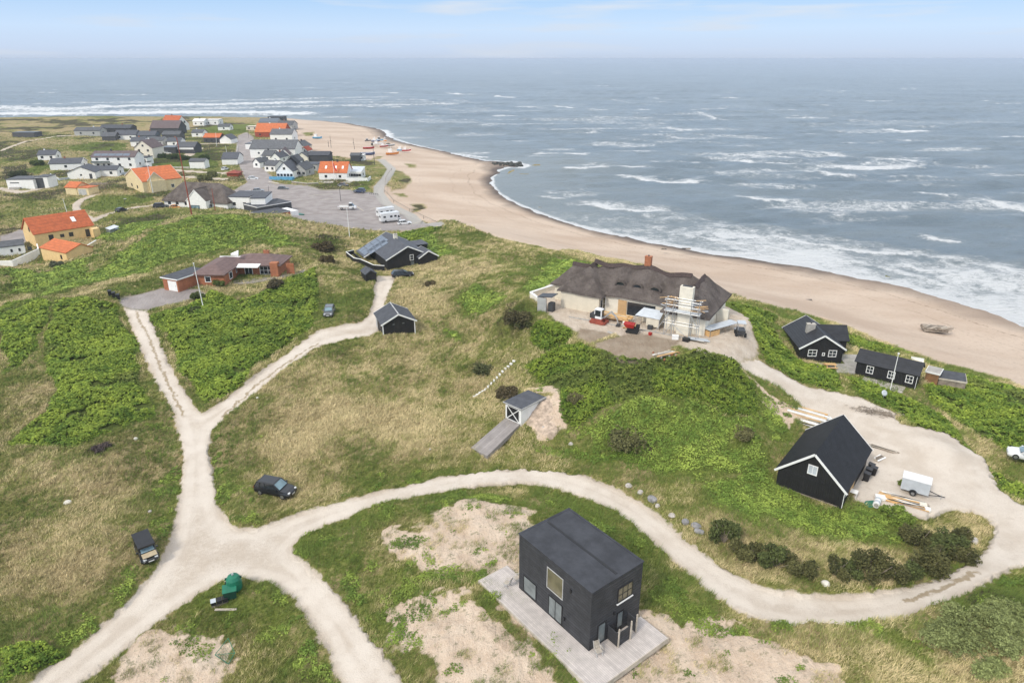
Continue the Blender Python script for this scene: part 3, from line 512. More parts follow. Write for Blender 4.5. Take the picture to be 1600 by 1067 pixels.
M = dict(
 black=simple('black_boards', (.022, .021, .022), .6, .2, line=(XY, 4.5, .8, .7)), cube=simple('black_cladding', (.052, .054, .060), .6, .25, line=(Z1, 3.4, 1, 1.0)), blackpaint=simple('black_paint', (.02, .02, .022), .45),
 felt=simple('roof_felt', (.075, .08, .092), .8, .16), cubefelt=simple('dark_roof_felt', (.050, .053, .062), .8, .2, .6), blackroof=simple('black_roof_sheet', (.020, .021, .025), .6, .2, line=(XY, 3.2, 1, .6), spec=.25), darktile=simple('black_tiles', (.03, .032, .038), .55, .2, line=(Z1, 5, .8, .6)),
 greyroof=simple('grey_roof', (.115, .12, .13), .75, .16, line=(Z1, 3, .4, .4)), eternit=simple('grey_sheet_roof', (.15, .155, .165), .8, .18, line=(XY, 1.2, .4, .45)), slate=simple('slate_roof', (.085, .09, .105), .65, .16), bluegrey=simple('bluegrey_roof', (.13, .15, .18), .6, .12),
 redtile=simple('red_tiles', (.52, .13, .045), .7, .16, line=(Z1, 3, .5, .35)), orange=simple('orange_tiles', (.62, .17, .055), .7, .14, line=(Z1, 3, .5, .3)), brownroof=simple('brown_roof', (.20, .135, .125), .8, .12, line=(Z1, 3, .4, .3)), purple=simple('brown_tiles', (.145, .11, .11), .8, .14),
 white=simple('white_render', (.87, .865, .84), .8, .05), cream=simple('cream_render', (.78, .73, .62), .85, .06), bone=simple('pale_cream_render', (.70, .64, .52), .85, .05), yellow=simple('yellow_render', (.78, .56, .27), .85, .06), paleyellow=simple('pale_yellow_render', (.74, .61, .36), .85, .07),
 brick=simple('red_brick', (.44, .17, .085), .85, .14, line=(Z1, 8, .5, .3)), redwall=simple('red_painted_wall', (.35, .07, .035), .8), greywall=simple('grey_wall', (.42, .42, .41), .8, .08), darkwall=simple('charcoal_wall', (.06, .062, .068), .7), darkgrey=simple('dark_grey_boards', (.10, .10, .105), .7, .15, line=(Z1, 5, .6, .5)),
 trim=simple('white_paint', (.86, .86, .84), .5, .04), greytrim=simple('grey_paint', (.5, .5, .49), .5), glass=None, deck=simple('grey_decking', (.64, .58, .54), .75, .1, line=((0, 1, 0), 6, .6, .45)), pave=simple('paving', (.33, .30, .285), .85, .12, line=((1, 0, 0), 3, .4, .3)),
 timber=simple('fresh_timber', (.66, .42, .19), .7, .14), oldwood=simple('weathered_wood', (.30, .25, .20), .8, .25), palewood=simple('pale_wood', (.55, .49, .41), .8, .15), brownwood=simple('brown_wood', (.28, .15, .07), .7, .2), ply=simple('chipboard', (.55, .36, .18), .8, .1),
 steel=simple('galvanised_steel', (.52, .53, .54), .4, .08, metal=.6), darkmetal=simple('dark_metal', (.08, .08, .085), .45, metal=.5), tarp=simple('pale_tarpaulin', (.60, .64, .68), .45, .08), concrete=simple('concrete', (.40, .38, .35), .9, .12), stone=simple('pale_stone', (.50, .46, .41), .9, .2, 3),
 red=simple('red_machine_paint', (.42, .025, .02), .4), green=simple('green_plastic', (.015, .17, .10), .35, .12), greend=simple('dark_green_plastic', (.01, .055, .038), .45), blue=simple('blue_paint', (.12, .38, .62), .5), blackpl=simple('black_plastic', (.02, .02, .022), .45), orangep=simple('orange_paint', (.70, .25, .03), .5), rubber=simple('rubber', (.02, .02, .02), .85),
 rust=simple('rust_red_paint', (.30, .07, .045), .7, .15), whitemetal=simple('white_enamel', (.80, .81, .82), .3, .03), flagred=simple('red_cloth', (.55, .03, .03), .8), panel=simple('solar_cell', (.14, .17, .215), .25, .08, spec=.6), mailgrey=simple('pale_panel', (.52, .56, .60), .5, .06), rope=simple('net_heap', (.10, .13, .26), .9, .4, 3), sandheap=None)
def glassm(name, col, r=.08):
    m = NT(name); n = m.noise(.8, 2, m.obj()); return m.fin(m.mix(m.ramp(n, .3, .7), tuple(q * .6 for q in col), col), r, 0, .6)
M['glass'] = glassm('window_glass', (.035, .042, .05)); M['glassl'] = glassm('pale_window_glass', (.22, .25, .25), .15); M['glassy'] = glassm('warm_window_glass', (.20, .18, .11), .12); M['glassb'] = glassm('blue_tinted_glass', (.22, .33, .38), .12)
def thatch_mat():
    m = NT('thatch'); ob = m.obj(); n = m.noise(.5, 5, ob); s = m.noise(5, 5, ob, stretch=(1.6, 1.6, .35), rough=.8); c = m.mix(m.ramp(n, .3, .7), (.125, .104, .093), (.215, .183, .165)); c = m.mix(m.ramp(s, .45, .75), c, (.075, .062, .057))
    c = m.mix(m.math('MULTIPLY', m.ramp(m.noise(.9, 4, ob), .58, .72), .4), c, (.27, .235, .19)); c = m.mix(m.math('MULTIPLY', m.ramp(m.noise(2.2, 5, ob, rough=.75), .5, .7), .5), c, (.07, .06, .058)); m.bump(m.math('ADD', s, m.noise(2.2, 4, ob)), 1, .25); return m.fin(c, .95, spec=.1)
M['thatch'] = thatch_mat()
# ------------------------------------------------------------------ building kit (local frame: x along the near wall, y away, z up)
def site(A, B, C_=None, z=None, h=0.0):
    if z is None: z = P(*[(a + b) / 2 for a, b in zip(A, B)]).z
    a, b = P(*A, z + h), P(*B, z + h); d = b - a; ang = math.atan2(d.y, d.x); L = d.xy.length
    D = None
    if C_: c = P(*C_, z + h) - b; D = abs(-c.x * math.sin(ang) + c.y * math.cos(ang))
    return Vector((a.x, a.y, z)), ang, L, D
def wallpt(face, rect, s, off, z):
    x0, x1, y0, y1 = rect
    return {'S': (x0 + s, y0 - off, z), 'N': (x1 - s, y1 + off, z), 'E': (x1 + off, y0 + s, z), 'W': (x0 - off, y1 - s, z)}[face]
def fbox(mb, face, rect, s0, s1, z0, z1, o0, o1):
    a = wallpt(face, rect, s0, o0, z0); b = wallpt(face, rect, s1, o1, z1)
    mb.box(min(a[0], b[0]), max(a[0], b[0]), min(a[1], b[1]), max(a[1], b[1]), z0, z1)
def window(root, rect, face, s, z, w_, h_, nx=1, ny=1, fr='trim', gl='glass', name='window', t=.09, label=None):
    m = MB(); o = .05; fbox(m, face, rect, s, s + t, z, z + h_, -.02, o); fbox(m, face, rect, s + w_ - t, s + w_, z, z + h_, -.02, o); fbox(m, face, rect, s + t, s + w_ - t, z, z + t, -.02, o); fbox(m, face, rect, s + t, s + w_ - t, z + h_ - t, z + h_, -.02, o)
    for i in range(1, nx): c = s + w_ * i / nx; fbox(m, face, rect, c - t * .3, c + t * .3, z + t, z + h_ - t, -.02, o - .01)
    for j in range(1, ny): c = z + h_ * j / ny; fbox(m, face, rect, s + t, s + w_ - t, c - t * .3, c + t * .3, -.02, o - .013)
    f = m.build(name, M[fr], root, label=label); g = MB(); fbox(g, face, rect, s + t * .5, s + w_ - t * .5, z + t * .5, z + h_ - t * .5, -.02, .012); g.build('pane', M[gl], f); return f
def door(root, rect, face, s, w_, h_, mat='trim', z=0, name='door', label=None):
    m = MB(); fbox(m, face, rect, s, s + w_, z, z + h_, -.02, .04); d = m.build(name, M[mat], root, label=label)
    k = MB(); fbox(k, face, rect, s + w_ * .84, s + w_ * .84 + .05, z + 1.0, z + 1.15, .04, .08); k.build('handle', M['darkmetal'], d); return d
def gable(root, rect, h, rh, axis='x', wall='white', roof='greyroof', trim=None, over=.35, t=.18, base=1.2, rp=.5, wname='wall', label_roof=None, trimside='both'):
    x0, x1, y0, y1 = rect; u0, u1 = (y0, y1) if axis == 'x' else (x0, x1); v0, v1 = (x0, x1) if axis == 'x' else (y0, y1)
    um = u0 + (u1 - u0) * rp; m = MB(); m.prism([(u0, -base), (u1, -base), (u1, h), (um, rh), (u0, h)], axis, v0, v1); m.build(wname, M[wall], root)
    pt = (lambda u, v, z: (v, u, z)) if axis == 'x' else (lambda u, v, z: (u, v, z)); r = MB(); sl0 = (rh - h) / (um - u0); sl1 = (rh - h) / (u1 - um); e = .02
    r.slab([pt(u0 - over, v0 - over, h - sl0 * over + t + e), pt(um, v0 - over, rh + t + e), pt(um, v1 + over, rh + t + e), pt(u0 - over, v1 + over, h - sl0 * over + t + e)], t)
    r.slab([pt(um, v0 - over, rh + t + e), pt(u1 + over, v0 - over, h - sl1 * over + t + e), pt(u1 + over, v1 + over, h - sl1 * over + t + e), pt(um, v1 + over, rh + t + e)], t)
    ro = r.build('roof', M[roof], root, label=label_roof)
    if trim:
        for vv in (v0 - over - .03, v1 + over + .03):
            b = MB(); dz = .10; b.beam(pt(u0 - over - .02, vv, h - sl0 * over + dz), pt(um, vv, rh + dz), .06, .24); b.beam(pt(um, vv, rh + dz), pt(u1 + over + .02, vv, h - sl1 * over + dz), .06, .24); b.build('bargeboard', M[trim], root)
    return ro
def roof_only(root, rect, h, rh, axis='x', roof='greyroof', over=.3, t=.15): pass
def hip(root, rect, h, rh, axis='x', wall='white', roof='greyroof', over=.4, t=.16, base=1.2, inset=None, trim=None):
    x0, x1, y0, y1 = rect; MB().box(x0, x1, y0, y1, -base, h).build('wall', M[wall], root); x0 -= over; x1 += over; y0 -= over; y1 += over; z0 = h - .05
    if axis == 'x': i = inset or (y1 - y0) / 2; ym = (y0 + y1) / 2; a, b = (x0 + i, ym, rh), (x1 - i, ym, rh)
    else: i = inset or (x1 - x0) / 2; xm = (x0 + x1) / 2; a, b = (xm, y0 + i, rh), (xm, y1 - i, rh)
    c = [(x0, y0, z0), (x1, y0, z0), (x1, y1, z0), (x0, y1, z0)]; cl = [(p[0], p[1], z0 - t) for p in c]; m = MB()
    m.add(c + cl + [a, b], [(0, 1, 9, 8), (1, 2, 9), (2, 3, 8, 9), (3, 0, 8), (7, 6, 5, 4), (0, 4, 5, 1), (1, 5, 6, 2), (2, 6, 7, 3), (3, 7, 4, 0)] if axis == 'x' else [(0, 1, 8), (1, 2, 9, 8), (2, 3, 9), (3, 0, 8, 9), (7, 6, 5, 4), (0, 4, 5, 1), (1, 5, 6, 2), (2, 6, 7, 3), (3, 7, 4, 0)])
    r = m.build('roof', M[roof], root)
    if trim: MB().add([(p[0] * 1, p[1], z0 - t) for p in c] + [(p[0], p[1], z0 - t - .12) for p in c], [(0, 1, 5, 4), (1, 2, 6, 5), (2, 3, 7, 6), (3, 0, 4, 7), (4, 5, 6, 7), (3, 2, 1, 0)]).build('fascia', M[trim], root)
    return r
def flat(root, rect, h, wall='white', roof='felt', fascia='trim', over=.25, base=1.2, slope=0.0, wname='wall'):
    """slope: rise from the near to the far edge"""
    x0, x1, y0, y1 = rect; m = MB(); m.prism([(y0, -base), (y1, -base), (y1, h + slope), (y0, h)], 'x', x0, x1); m.build(wname, M[wall], root)
    k = slope / max(.1, y1 - y0); z = lambda y: h + k * (y - y0); X0, X1, Y0, Y1 = x0 - over, x1 + over, y0 - over, y1 + over
    f = MB(); f.prism([(Y0, z(Y0) + .01), (Y1, z(Y1) + .01), (Y1, z(Y1) + .23), (Y0, z(Y0) + .23)], 'x', X0, X1); f.build('fascia', M[fascia], root)
    g = MB(); g.prism([(Y0 + .08, z(Y0) + .2), (Y1 - .08, z(Y1) + .2), (Y1 - .08, z(Y1) + .27), (Y0 + .08, z(Y0) + .27)], 'x', X0 + .08, X1 - .08); return g.build('roof', M[roof], root)
def chimney(root, x, y, z0, z1, w_=.6, mat='white', cap='darkwall', d_=None):
    d_ = d_ or w_; c = MB().box(x - w_ / 2, x + w_ / 2, y - d_ / 2, y + d_ / 2, z0, z1).build('chimney', M[mat], root); MB().box(x - w_ / 2 - .05, x + w_ / 2 + .05, y - d_ / 2 - .05, y + d_ / 2 + .05, z1, z1 + .1).build('cap', M[cap], c)
    MB().bar((x, y, z1 + .1), (x, y, z1 + .3), .1, 8).build('pot', M['darkmetal'], c); return c
def roof_field(root, rects, h, slope, mat, over=.5, thick=.4, step=.3, bumps=(), name='roof', smooth=True, wob=None):
    """one roof skin over a union of rectangles, each (x0,x1,y0,y1[,cap height])"""
    xs0 = min(r[0] for r in rects) - over; xs1 = max(r[1] for r in rects) + over; ys0 = min(r[2] for r in rects) - over; ys1 = max(r[3] for r in rects) + over
    gx = np.arange(xs0, xs1 + step, step); gy = np.arange(ys0, ys1 + step, step); XX, YY = np.meshgrid(gx, gy, indexing='ij'); H_ = np.full(XX.shape, -1.0)
    for r in rects:
        d = np.minimum.reduce([XX - r[0] + over, r[1] + over - XX, YY - r[2] + over, r[3] + over - YY]); v = np.where(d >= -step * .5, np.maximum(d, 0) * slope, -1.0)
        if len(r) > 4: v = np.minimum(v, r[4])
        H_ = np.maximum(H_, v)
    ins = H_ >= 0; zz = h - over * slope + H_
    for bx, by, rx, ry, bh_ in bumps: d2 = ((XX - bx) / rx) ** 2; yy = (YY - by) / ry; zz = zz + bh_ * np.clip(1 - d2, 0, 1) ** .5 * ((yy > 0) & (yy < 1)) * (1 - yy) * ins
    if wob: zz = zz + wob(XX, YY) * np.clip(H_ / 2, .2, 1)
    ids = -np.ones(XX.shape, int); n = ins.sum(); ids[ins] = np.arange(n); V = np.stack([XX[ins], YY[ins], zz[ins]], 1); V2 = V.copy(); V2[:, 2] -= thick * (1 + .0 * V[:, 2]); V2[:, 2] = np.minimum(V2[:, 2], V[:, 2] - thick)
    q = ins[:-1, :-1] & ins[1:, :-1] & ins[1:, 1:] & ins[:-1, 1:]; a = ids[:-1, :-1][q]; b = ids[1:, :-1][q]; c = ids[1:, 1:][q]; d = ids[:-1, 1:][q]; F = np.stack([a, b, c, d], 1)
    from collections import Counter
    ed = Counter(); 
    for f in F:
        for i in range(4): ed[(f[i], f[(i + 1) % 4])] += 1
    side = [(i, i + n, j + n, j) for (i, j) in ed if (j, i) not in ed]
    FF = np.concatenate([F, F[:, ::-1] + n, np.array(side)]); o = mesh_np(name, np.concatenate([V, V2]), FF, [mat], smooth); o.parent = root
    me = o.data; bm = bmesh.new(); bm.from_mesh(me); bmesh.ops.delete(bm, geom=[v for v in bm.verts if not v.link_faces], context='VERTS'); bmesh.ops.recalc_face_normals(bm, faces=bm.faces)
    for e in bm.edges:
        if len(e.link_faces) == 2 and e.calc_face_angle(0) > .95: e.smooth = False
    bm.to_mesh(me); bm.free(); return o
def at(root, x, y, z=0): return root.matrix_basis @ Vector((x, y, z)) if False else Matrix.LocRotScale(root.location, root.rotation_euler, None) @ Vector((x, y, z))
# ------------------------------------------------------------------ main buildings
# black cube house
a, ang, L, D = site((811, 917), (920, 1016), (1004, 969), 8.3)
r = empty('cube_house', a, ang, 'two-storey black timber cube house with flat felt roof on a pale deck', 'house'); r0 = r
Hh = 5.85; rc = (0, L, 0, D)
MB().box(0, L, 0, D, -.6, Hh).build('wall', M['cube'], r)
t = MB(); t.box(-.06, L + .06, -.06, .12, Hh, Hh + .075); t.box(-.06, L + .06, D - .12, D + .06, Hh, Hh + .075); t.box(-.06, .12, .12, D - .12, Hh, Hh + .075); t.box(L - .12, L + .06, .12, D - .12, Hh, Hh + .075); t.build('parapet_edge', M['cubefelt'], r)
rf = MB().box(.12, L - .12, .12, D - .12, Hh, Hh + .05).build('roof', M['cubefelt'], r); MB().box(.3, L - .3, D * .50, D * .50 + .22, Hh + .05, Hh + .07).build('seam', M['blackpaint'], rf)
window(r, rc, 'S', .65, .15, 1.75, 1.75, 1, 1, 'blackpaint', 'glassl', t=.07); window(r, rc, 'S', 4.0, .05, 1.75, 2.1, 2, 1, 'blackpaint', 'glassl', name='patio_door', t=.08)
window(r, rc, 'S', 3.75, 2.75, 2.0, 2.15, 1, 1, 'greytrim', 'glassy', t=.06); window(r, rc, 'E', 2.95, 3.1, 1.75, 1.5, 3, 2, 'blackpaint', 'glassy', t=.08)
s_ = MB(); fbox(s_, 'E', rc, 2.9, 4.75, 3.0, 3.08, 0, .12); s_.build('window_sill', M['trim'], r)
window(r, rc, 'E', .85, .05, .95, 2.05, 1, 1, 'blackpaint', 'glassl', name='glazed_door', t=.1); window(r, rc, 'E', 3.05, .35, .75, 1.7, 1, 1, 'blackpaint', 'glassl', t=.08)
for s, z in ((6.6, 4.3), (5.95, .9)): m = MB(); fbox(m, 'S', rc, s, s + .16, z, z + .28, -.02, .12); m.build('wall_lamp', M['blackpaint'], r)
m = MB(); fbox(m, 'E', rc, 2.6, 2.76, 2.2, 2.45, -.02, .12); m.build('wall_lamp', M['blackpaint'], r)
# storage screens by the entrance
for k, (s0, s1, o0, o1) in enumerate([(2.05, 2.12, 0, 1.15), (2.12, 3.45, 1.08, 1.15), (4.35, 4.42, 0, .95)]):
    m = MB(); fbox(m, 'E', rc, s0, s1, 0, 1.35, o0 + .01, o1); m.build('screen', M['cube'], r)
for s, o in ((2.08, 1.22), (3.5, 1.22), (4.38, 1.02)): m = MB(); p = wallpt('E', rc, s, o, 0); m.beam(p, (p[0], p[1], 1.9), .1, .1); m.build('screen_post', M['palewood'], r)
# deck round the house, a thing of its own
dk = empty('timber_deck', a, ang, 'L-shaped pale grey timber deck along two sides of the black cube house', 'deck')
z = -.02
MB().box(-2.9, L + 3.0, -2.35, -.03, z - .16, z).build('deck_boards', M['deck'], dk); MB().box(L + .03, L + 3.0, -.03, D + .25, z - .16, z).build('deck_boards', M['deck'], dk); MB().box(-2.9, -.03, -.03, .9, z - .16, z).build('deck_boards', M['deck'], dk)
m = MB(); m.box(-2.96, L + 3.06, -2.41, -2.35, -.5, z + .01); m.box(L + 3.0, L + 3.06, -2.35, D + .3, -.5, z + .01); m.box(-2.96, -2.9, -2.35, .95, -.5, z + .01); m.build('edge_board', M['palewood'], dk)

def deckchair(p, rz, label):
    o = empty('folding_chair', p, rz, label, 'chair', 'chairs on the cube house deck')
    s = MB()
    for i in range(6): y = -.22 + i * .09; s.box(-.25, .25, y, y + .065, .40, .425)
    s.build('seat', M['palewood'], o); b = MB()
    for i in range(7): b.beam((-.25, .26 + i * .035, .46 + i * .09), (.25, .26 + i * .035, .46 + i * .09), .03, .065)
    b.build('backrest', M['palewood'], o)
    for sx in (-.26, .26): l = MB(); l.beam((sx, -.25, 0), (sx, .3, .62), .035, .045); l.beam((sx, .3, 0), (sx, -.22, .42), .035, .045); l.beam((sx, .3, .42), (sx, .52, 1.08), .035, .045); l.build('leg', M['greytrim'], o)
    
    for sx in (-.3, .3): MB().beam((sx, -.2, .62), (sx, .3, .62), .05, .03).build('armrest', M['palewood'], o)
    return o
deckchair(at(r, -.75, .35, -.02), ang - .4, 'slatted folding chair behind the far corner of the cube house deck'); deckchair(at(r, -.8, -.75, -.02), ang - 1.2, 'slatted folding chair nearer the long wall at the far end of the deck')
deckchair(at(r, L + .75, .35, -.02), ang + 1.3, 'slatted folding chair by the glazed door on the short side of the cube house')

# black barn
a = P(1212, 757, 8.1); ang = R(-38.5); r = empty('black_barn', a, ang, 'large black timber barn with steep black roof and white gable boards', 'barn')
rc = (0, 6.9, 0, 10.4); gable(r, rc, 2.15, 5.25, 'y', 'black', 'blackroof', 'trim', over=.3)
m = MB(); fbox(m, 'S', rc, .1, 6.8, 2.1, 2.17, 0, .05); m.build('band_board', M['blackpaint'], r); window(r, rc, 'S', 2.95, 2.75, 1.0, 1.15, 2, 1, 'trim', 'mailgrey', label='pale shuttered gable window')
m = MB(); fbox(m, 'S', rc, 0, 6.5, -.05, .06, 0, .05); m.build('base_board', M['oldwood'], r); m = MB(); fbox(m, 'E', rc, -.02, .12, 0, 2.1, 0, .05); m.build('corner_board', M['trim'], r)
m = MB(); fbox(m, 'E', rc, 2.6, 4.6, 0, 1.9, 0, .06); m.build('sliding_door', M['ply'], r); window(r, rc, 'E', .9, .9, .8, .9, 1, 1, 'trim')
o = empty('wheelie_bin', at(r, 7.9, 4.6), ang - .2); BINROOT = o
# black garage with grey roof in the middle
a, ang, L, D = site((583, 488), (595, 507), (651, 499), 8.0, 2.5)
r = empty('black_garage', a, ang, 'black timber garage with grey two-slope roof beside the sandy drive', 'garage'); rc = (.3, L - .3, .3, D - .3)
gable(r, rc, 2.3, 3.75, 'x', 'black', 'felt', 'trim', over=.3); m = MB(); fbox(m, 'S', rc, .2, 1.4, 0, 1.9, 0, .04); m.build('side_door', M['greytrim'], r); 
for s in (-.02, D - .74): m = MB(); fbox(m, 'E', rc, s, s + .16, -.3, 2.2, 0, .05); m.build('corner_board', M['trim'], r)
m = MB(); m.box(-.1, L + .1, D / 2 - .09, D / 2 + .09, 3.94, 4.0); m.build('ridge_cap', M['greytrim'], r)
for s in (1.7, 3.4): window(r, rc, 'E', s, 1.95, .45, .28, 1, 1, 'blackpaint', 'glassl', t=.04)

# small bunker garage with crossed door
a = P(790, 652, 9); b = P(812, 662, 9); ang = math.atan2(b.y - a.y, b.x - a.x); r = empty('bunker_garage', a, ang, 'small garage dug into the hillside with a white-crossed black door', 'garage')
rc = (0, 2.7, 0, 4.4); flat(r, rc, 2.1, 'white', 'slate', 'darkwall', over=.22, base=.8, slope=-.1)
m = MB(); m.box(-.25, 2.95, -.27, -.22, 2.22, 2.34); m.box(2.92, 2.97, -.22, 4.6, 2.1, 2.34); m.build('roof_edge', M['greytrim'], r)
d = MB(); fbox(d, 'S', rc, .28, 2.42, .02, 1.98, 0, .05); d = d.build('door', M['blackpaint'], r); m = MB(); o_ = .09
for s0, s1, z0, z1 in ((.18, .3, 0, 2.05), (2.4, 2.52, 0, 2.05), (.3, 2.4, 1.93, 2.05), (.3, 2.4, 0, .1), ): fbox(m, 'S', rc, s0, s1, z0, z1, 0, o_)
m.beam((.3, -.075, .1), (2.4, -.075, 1.93), .05, .1); m.beam((.3, -.072, 1.93), (2.4, -.072, .1), .05, .1); m.build('cross_brace', M['trim'], d)

pv = empty('paved_ramp', a, ang, 'strip of grey paving leading up to the bunker garage door', 'paving'); mm = MB(); rows = []
for k in range(9):
    y = -.12 - k * .77; w0 = .1 - .1 * k / 8; w1 = 2.6 + .25 * k / 8; row = []
    for xx in (w0, w1): q = at(pv, xx, y); row.append((xx, y, (GZ(q.x, q.y) - 9.0) if k else 0))
    rows.append(row)
ze = max(rows[-1][0][2], rows[-1][1][2]) + .08
rows = [[(p[0], p[1], max(.04 + (ze - .04) * k / 8, p[2] + .04)) for p in rw] for k, rw in enumerate(rows)]
for k in range(8): (a0, b0), (a1, b1) = rows[k], rows[k + 1]; mm.add([a1, b1, b0, a0] + [(p[0], p[1], p[2] - .6) for p in (a1, b1, b0, a0)], [(0, 1, 2, 3), (0, 4, 5, 1), (1, 5, 6, 2), (3, 7, 4, 0)])
mm.build('slab', M['pave'], pv)
rb_ = empty('rubble_bank', (0, 0, 0), 0, 'bank of pale rubble and sand heaped against the bunker garage', 'rubble bank'); m = MB(); nx_, ny_ = 16, 18; vs = []
for i in range(nx_):
    for j in range(ny_):
        x = 2.72 + i * .3; y = .5 + j * .34; q = at(r, x, y); g0 = GZ(q.x, q.y); hh_ = min(2.0, max(0, (y - .7) * .62)) * max(0, 1 - (i / (nx_ - 1)) ** 1.1) * min(1, (ny_ - 1 - j) / 4); n_ = float(fbm(np.array([q.x]), np.array([q.y]), 1.6, 3, 501)[0] - .5); vs.append((q.x, q.y, max(g0 - .1, min(9 + 1.95, 9 + hh_ + n_ * .5 * (hh_ > .05)) if hh_ > 0 else g0 - .1)))
m.add(vs, [(i * ny_ + j, (i + 1) * ny_ + j, (i + 1) * ny_ + j + 1, i * ny_ + j + 1) for i in range(nx_ - 1) for j in range(ny_ - 1)]); m.build('bank', simple('rubble_sand', (.52, .41, .32), .95, .25, 1.6), rb_, smooth=True)
# thatched house under renovation
TA = P(876, 484, 15.0); TANG = R(-30); r = empty('thatched_house', TA, TANG, 'large cream house with dark thatched roof on the dune top, under renovation', 'house'); TH = r
rects = [(-3.2, 4, 4.2, 9.4), (-.6, 6.0, 1.2, 9.4), (.9, 22.4, 3.0, 10.6), (16.9, 22.9, .2, 12.0)]
for i, q in enumerate(rects): MB().box(q[0] + .004 * i, q[1] - .004 * i, q[2] + .006 * i, q[3] - .006 * i, -1, 3.3 - .01 * i).build('wall', M['bone'] if i < 2 else M['cream'], r)
WOB = lambda x, y: .26 * np.sin(x * .62 + 1.2) + .14 * np.sin(x * 1.35 + y * .6) + .08 * np.sin(y * 2.1 + x)
rf = roof_field(r, [rects[0] + (3.3,), rects[1] + (4.3,), rects[2] + (4.75,), rects[3] + (4.2,)], 3.45, .88, M['thatch'], over=.55, thick=.3, step=.22, bumps=[(8.3, 4.3, 1.15, 2.3, .85), (11.1, 4.3, 1.15, 2.3, .85), (13.9, 4.3, 1.15, 2.3, .85)], wob=WOB)
rc = rects[2]
for x in (8.3, 11.1, 13.9):
    d = MB(); d.add([(x + .66 * math.cos(q), 3.95, 4.36 + .5 * math.sin(q)) for q in np.linspace(0, math.pi, 9)] + [(x + .66 * math.cos(q), 4.5, 4.36 + .5 * math.sin(q)) for q in np.linspace(0, math.pi, 9)], [tuple(range(9)), tuple(range(17, 8, -1))] + [(i, i + 9, i + 10, i + 1) for i in range(8)] + [(0, 8, 17, 9)]); d.build('eyebrow_window', M['glass'], r)
    d = MB()
    for q0, q1 in zip(np.linspace(-.1, 3.24, 9), np.linspace(-.1, 3.24, 9)[1:]): d.beam((x + .84 * math.cos(q0), 3.98, 4.38 + .64 * math.sin(q0)), (x + .84 * math.cos(q1), 3.98, 4.38 + .64 * math.sin(q1)), .34, .3)
    d.build('thatch_brow', M['thatch'], r)
c = MB()
for (x0, y0, x1, y1, z) in ((2.7, 6.8, 18.6, 6.8, 6.84), (-1.2, 6.8, 2.7, 6.8, 5.72), (2.7, 4.7, 2.7, 6.9, 6.32), (19.9, 3.4, 19.9, 9.0, 6.08)):
    n_ = max(2, int(math.hypot(x1 - x0, y1 - y0) / .8)); q_ = [(x0 + (x1 - x0) * k / n_, y0 + (y1 - y0) * k / n_) for k in range(n_ + 1)]; px_ = Vector((-(y1 - y0), x1 - x0, 0)).normalized(); z += .06; vs = []
    for (x, y) in q_: zc_ = z + float(WOB(x, y)); vs += [tuple(Vector((x, y, zc_ - .42)) - px_ * .5), (x, y, zc_ + .14), tuple(Vector((x, y, zc_ - .42)) + px_ * .5)]
    c.add(vs, [(3 * k + e, 3 * k + 3 + e, 3 * k + 4 + e, 3 * k + 1 + e) for k in range(n_) for e in (0, 1)] + [(0, 1, 2), (3 * n_, 3 * n_ + 2, 3 * n_ + 1)])
c.build('ridge_capping', simple('ridge_heather', (.075, .055, .05), .95, .25, 4), r)
chimney(r, 11.5, 7.0, 6.4, 8.6, 1.0, 'brick', 'brick', .7)
window(r, rc, 'S', 4.5, .1, 1.0, 2.2, 1, 2, 'trim', 'glassy', name='garden_door'); m = MB(); fbox(m, 'S', rc, 7.6, 9.0, .05, 2.3, 0, .1); m.build('board_panel', M['ply'], r)
m = MB(); fbox(m, 'S', rc, 9.1, 13.6, .1, 2.2, 0, .03); m.build('open_bay', M['glass'], r); window(r, rects[1], 'E', .5, .3, .9, 1.8, 1, 1, 'greytrim'); window(r, rects[3], 'E', 6.8, .8, 2.2, 1.2, 2, 1, 'trim')
m = MB(); m.box(22.95, 24.6, 6.6, 6.9, 0, 2.3); m.build('garden_wall', M['cream'], r)
# big new chimney block in front of the right wing
m = MB(); m.box(19.0, 20.9, -.75, .16, -.2, 7.2); cb = m.build('chimney_stack', M['cream'], r); MB().box(19.25, 20.65, -.5, .0, 7.2, 7.26).build('flue', M['blackpaint'], cb)
sc_o = empty('scaffold', TA, TANG, 'grey scaffold with loose planks round the cream chimney of the thatched house', 'scaffold')
m = MB(); xs = (17.6, 18.7, 21.2, 22.3); ys2 = (-2.0, -.95)
for x in xs:
    for y in ys2: m.bar((x, y, 0), (x, y, 5.6), .05, 5)
m.build('standard', M['steel'], sc_o); m = MB()
for z in (1.9, 3.7, 4.7, 5.5):
    for y in ys2: m.bar((xs[0] - .2, y, z), (xs[-1] + .2, y, z), .045, 5)
    for x in xs: m.bar((x, ys2[0] - .1, z + .05), (x, ys2[1] + .1, z + .05), .045, 5)
m.build('ledger', M['steel'], sc_o); m = MB(); m.bar((xs[0], -2.05, .1), (xs[1], -2.05, 1.9), .04, 5); m.bar((xs[1], -2.05, 1.9), (xs[2], -2.05, .1), .04, 5); m.bar((xs[3], -2.05, 1.9), (xs[2], -2.05, 3.7), .04, 5); m.bar((16.2, -1.8, 0), (18.6, -1.6, 4.4), .06, 5); m.build('brace', M['steel'], sc_o)
MB().box(17.4, 22.5, -1.95, -1.0, 3.78, 3.84).build('platform', M['tarp'], sc_o)
rnd = random.Random(3)
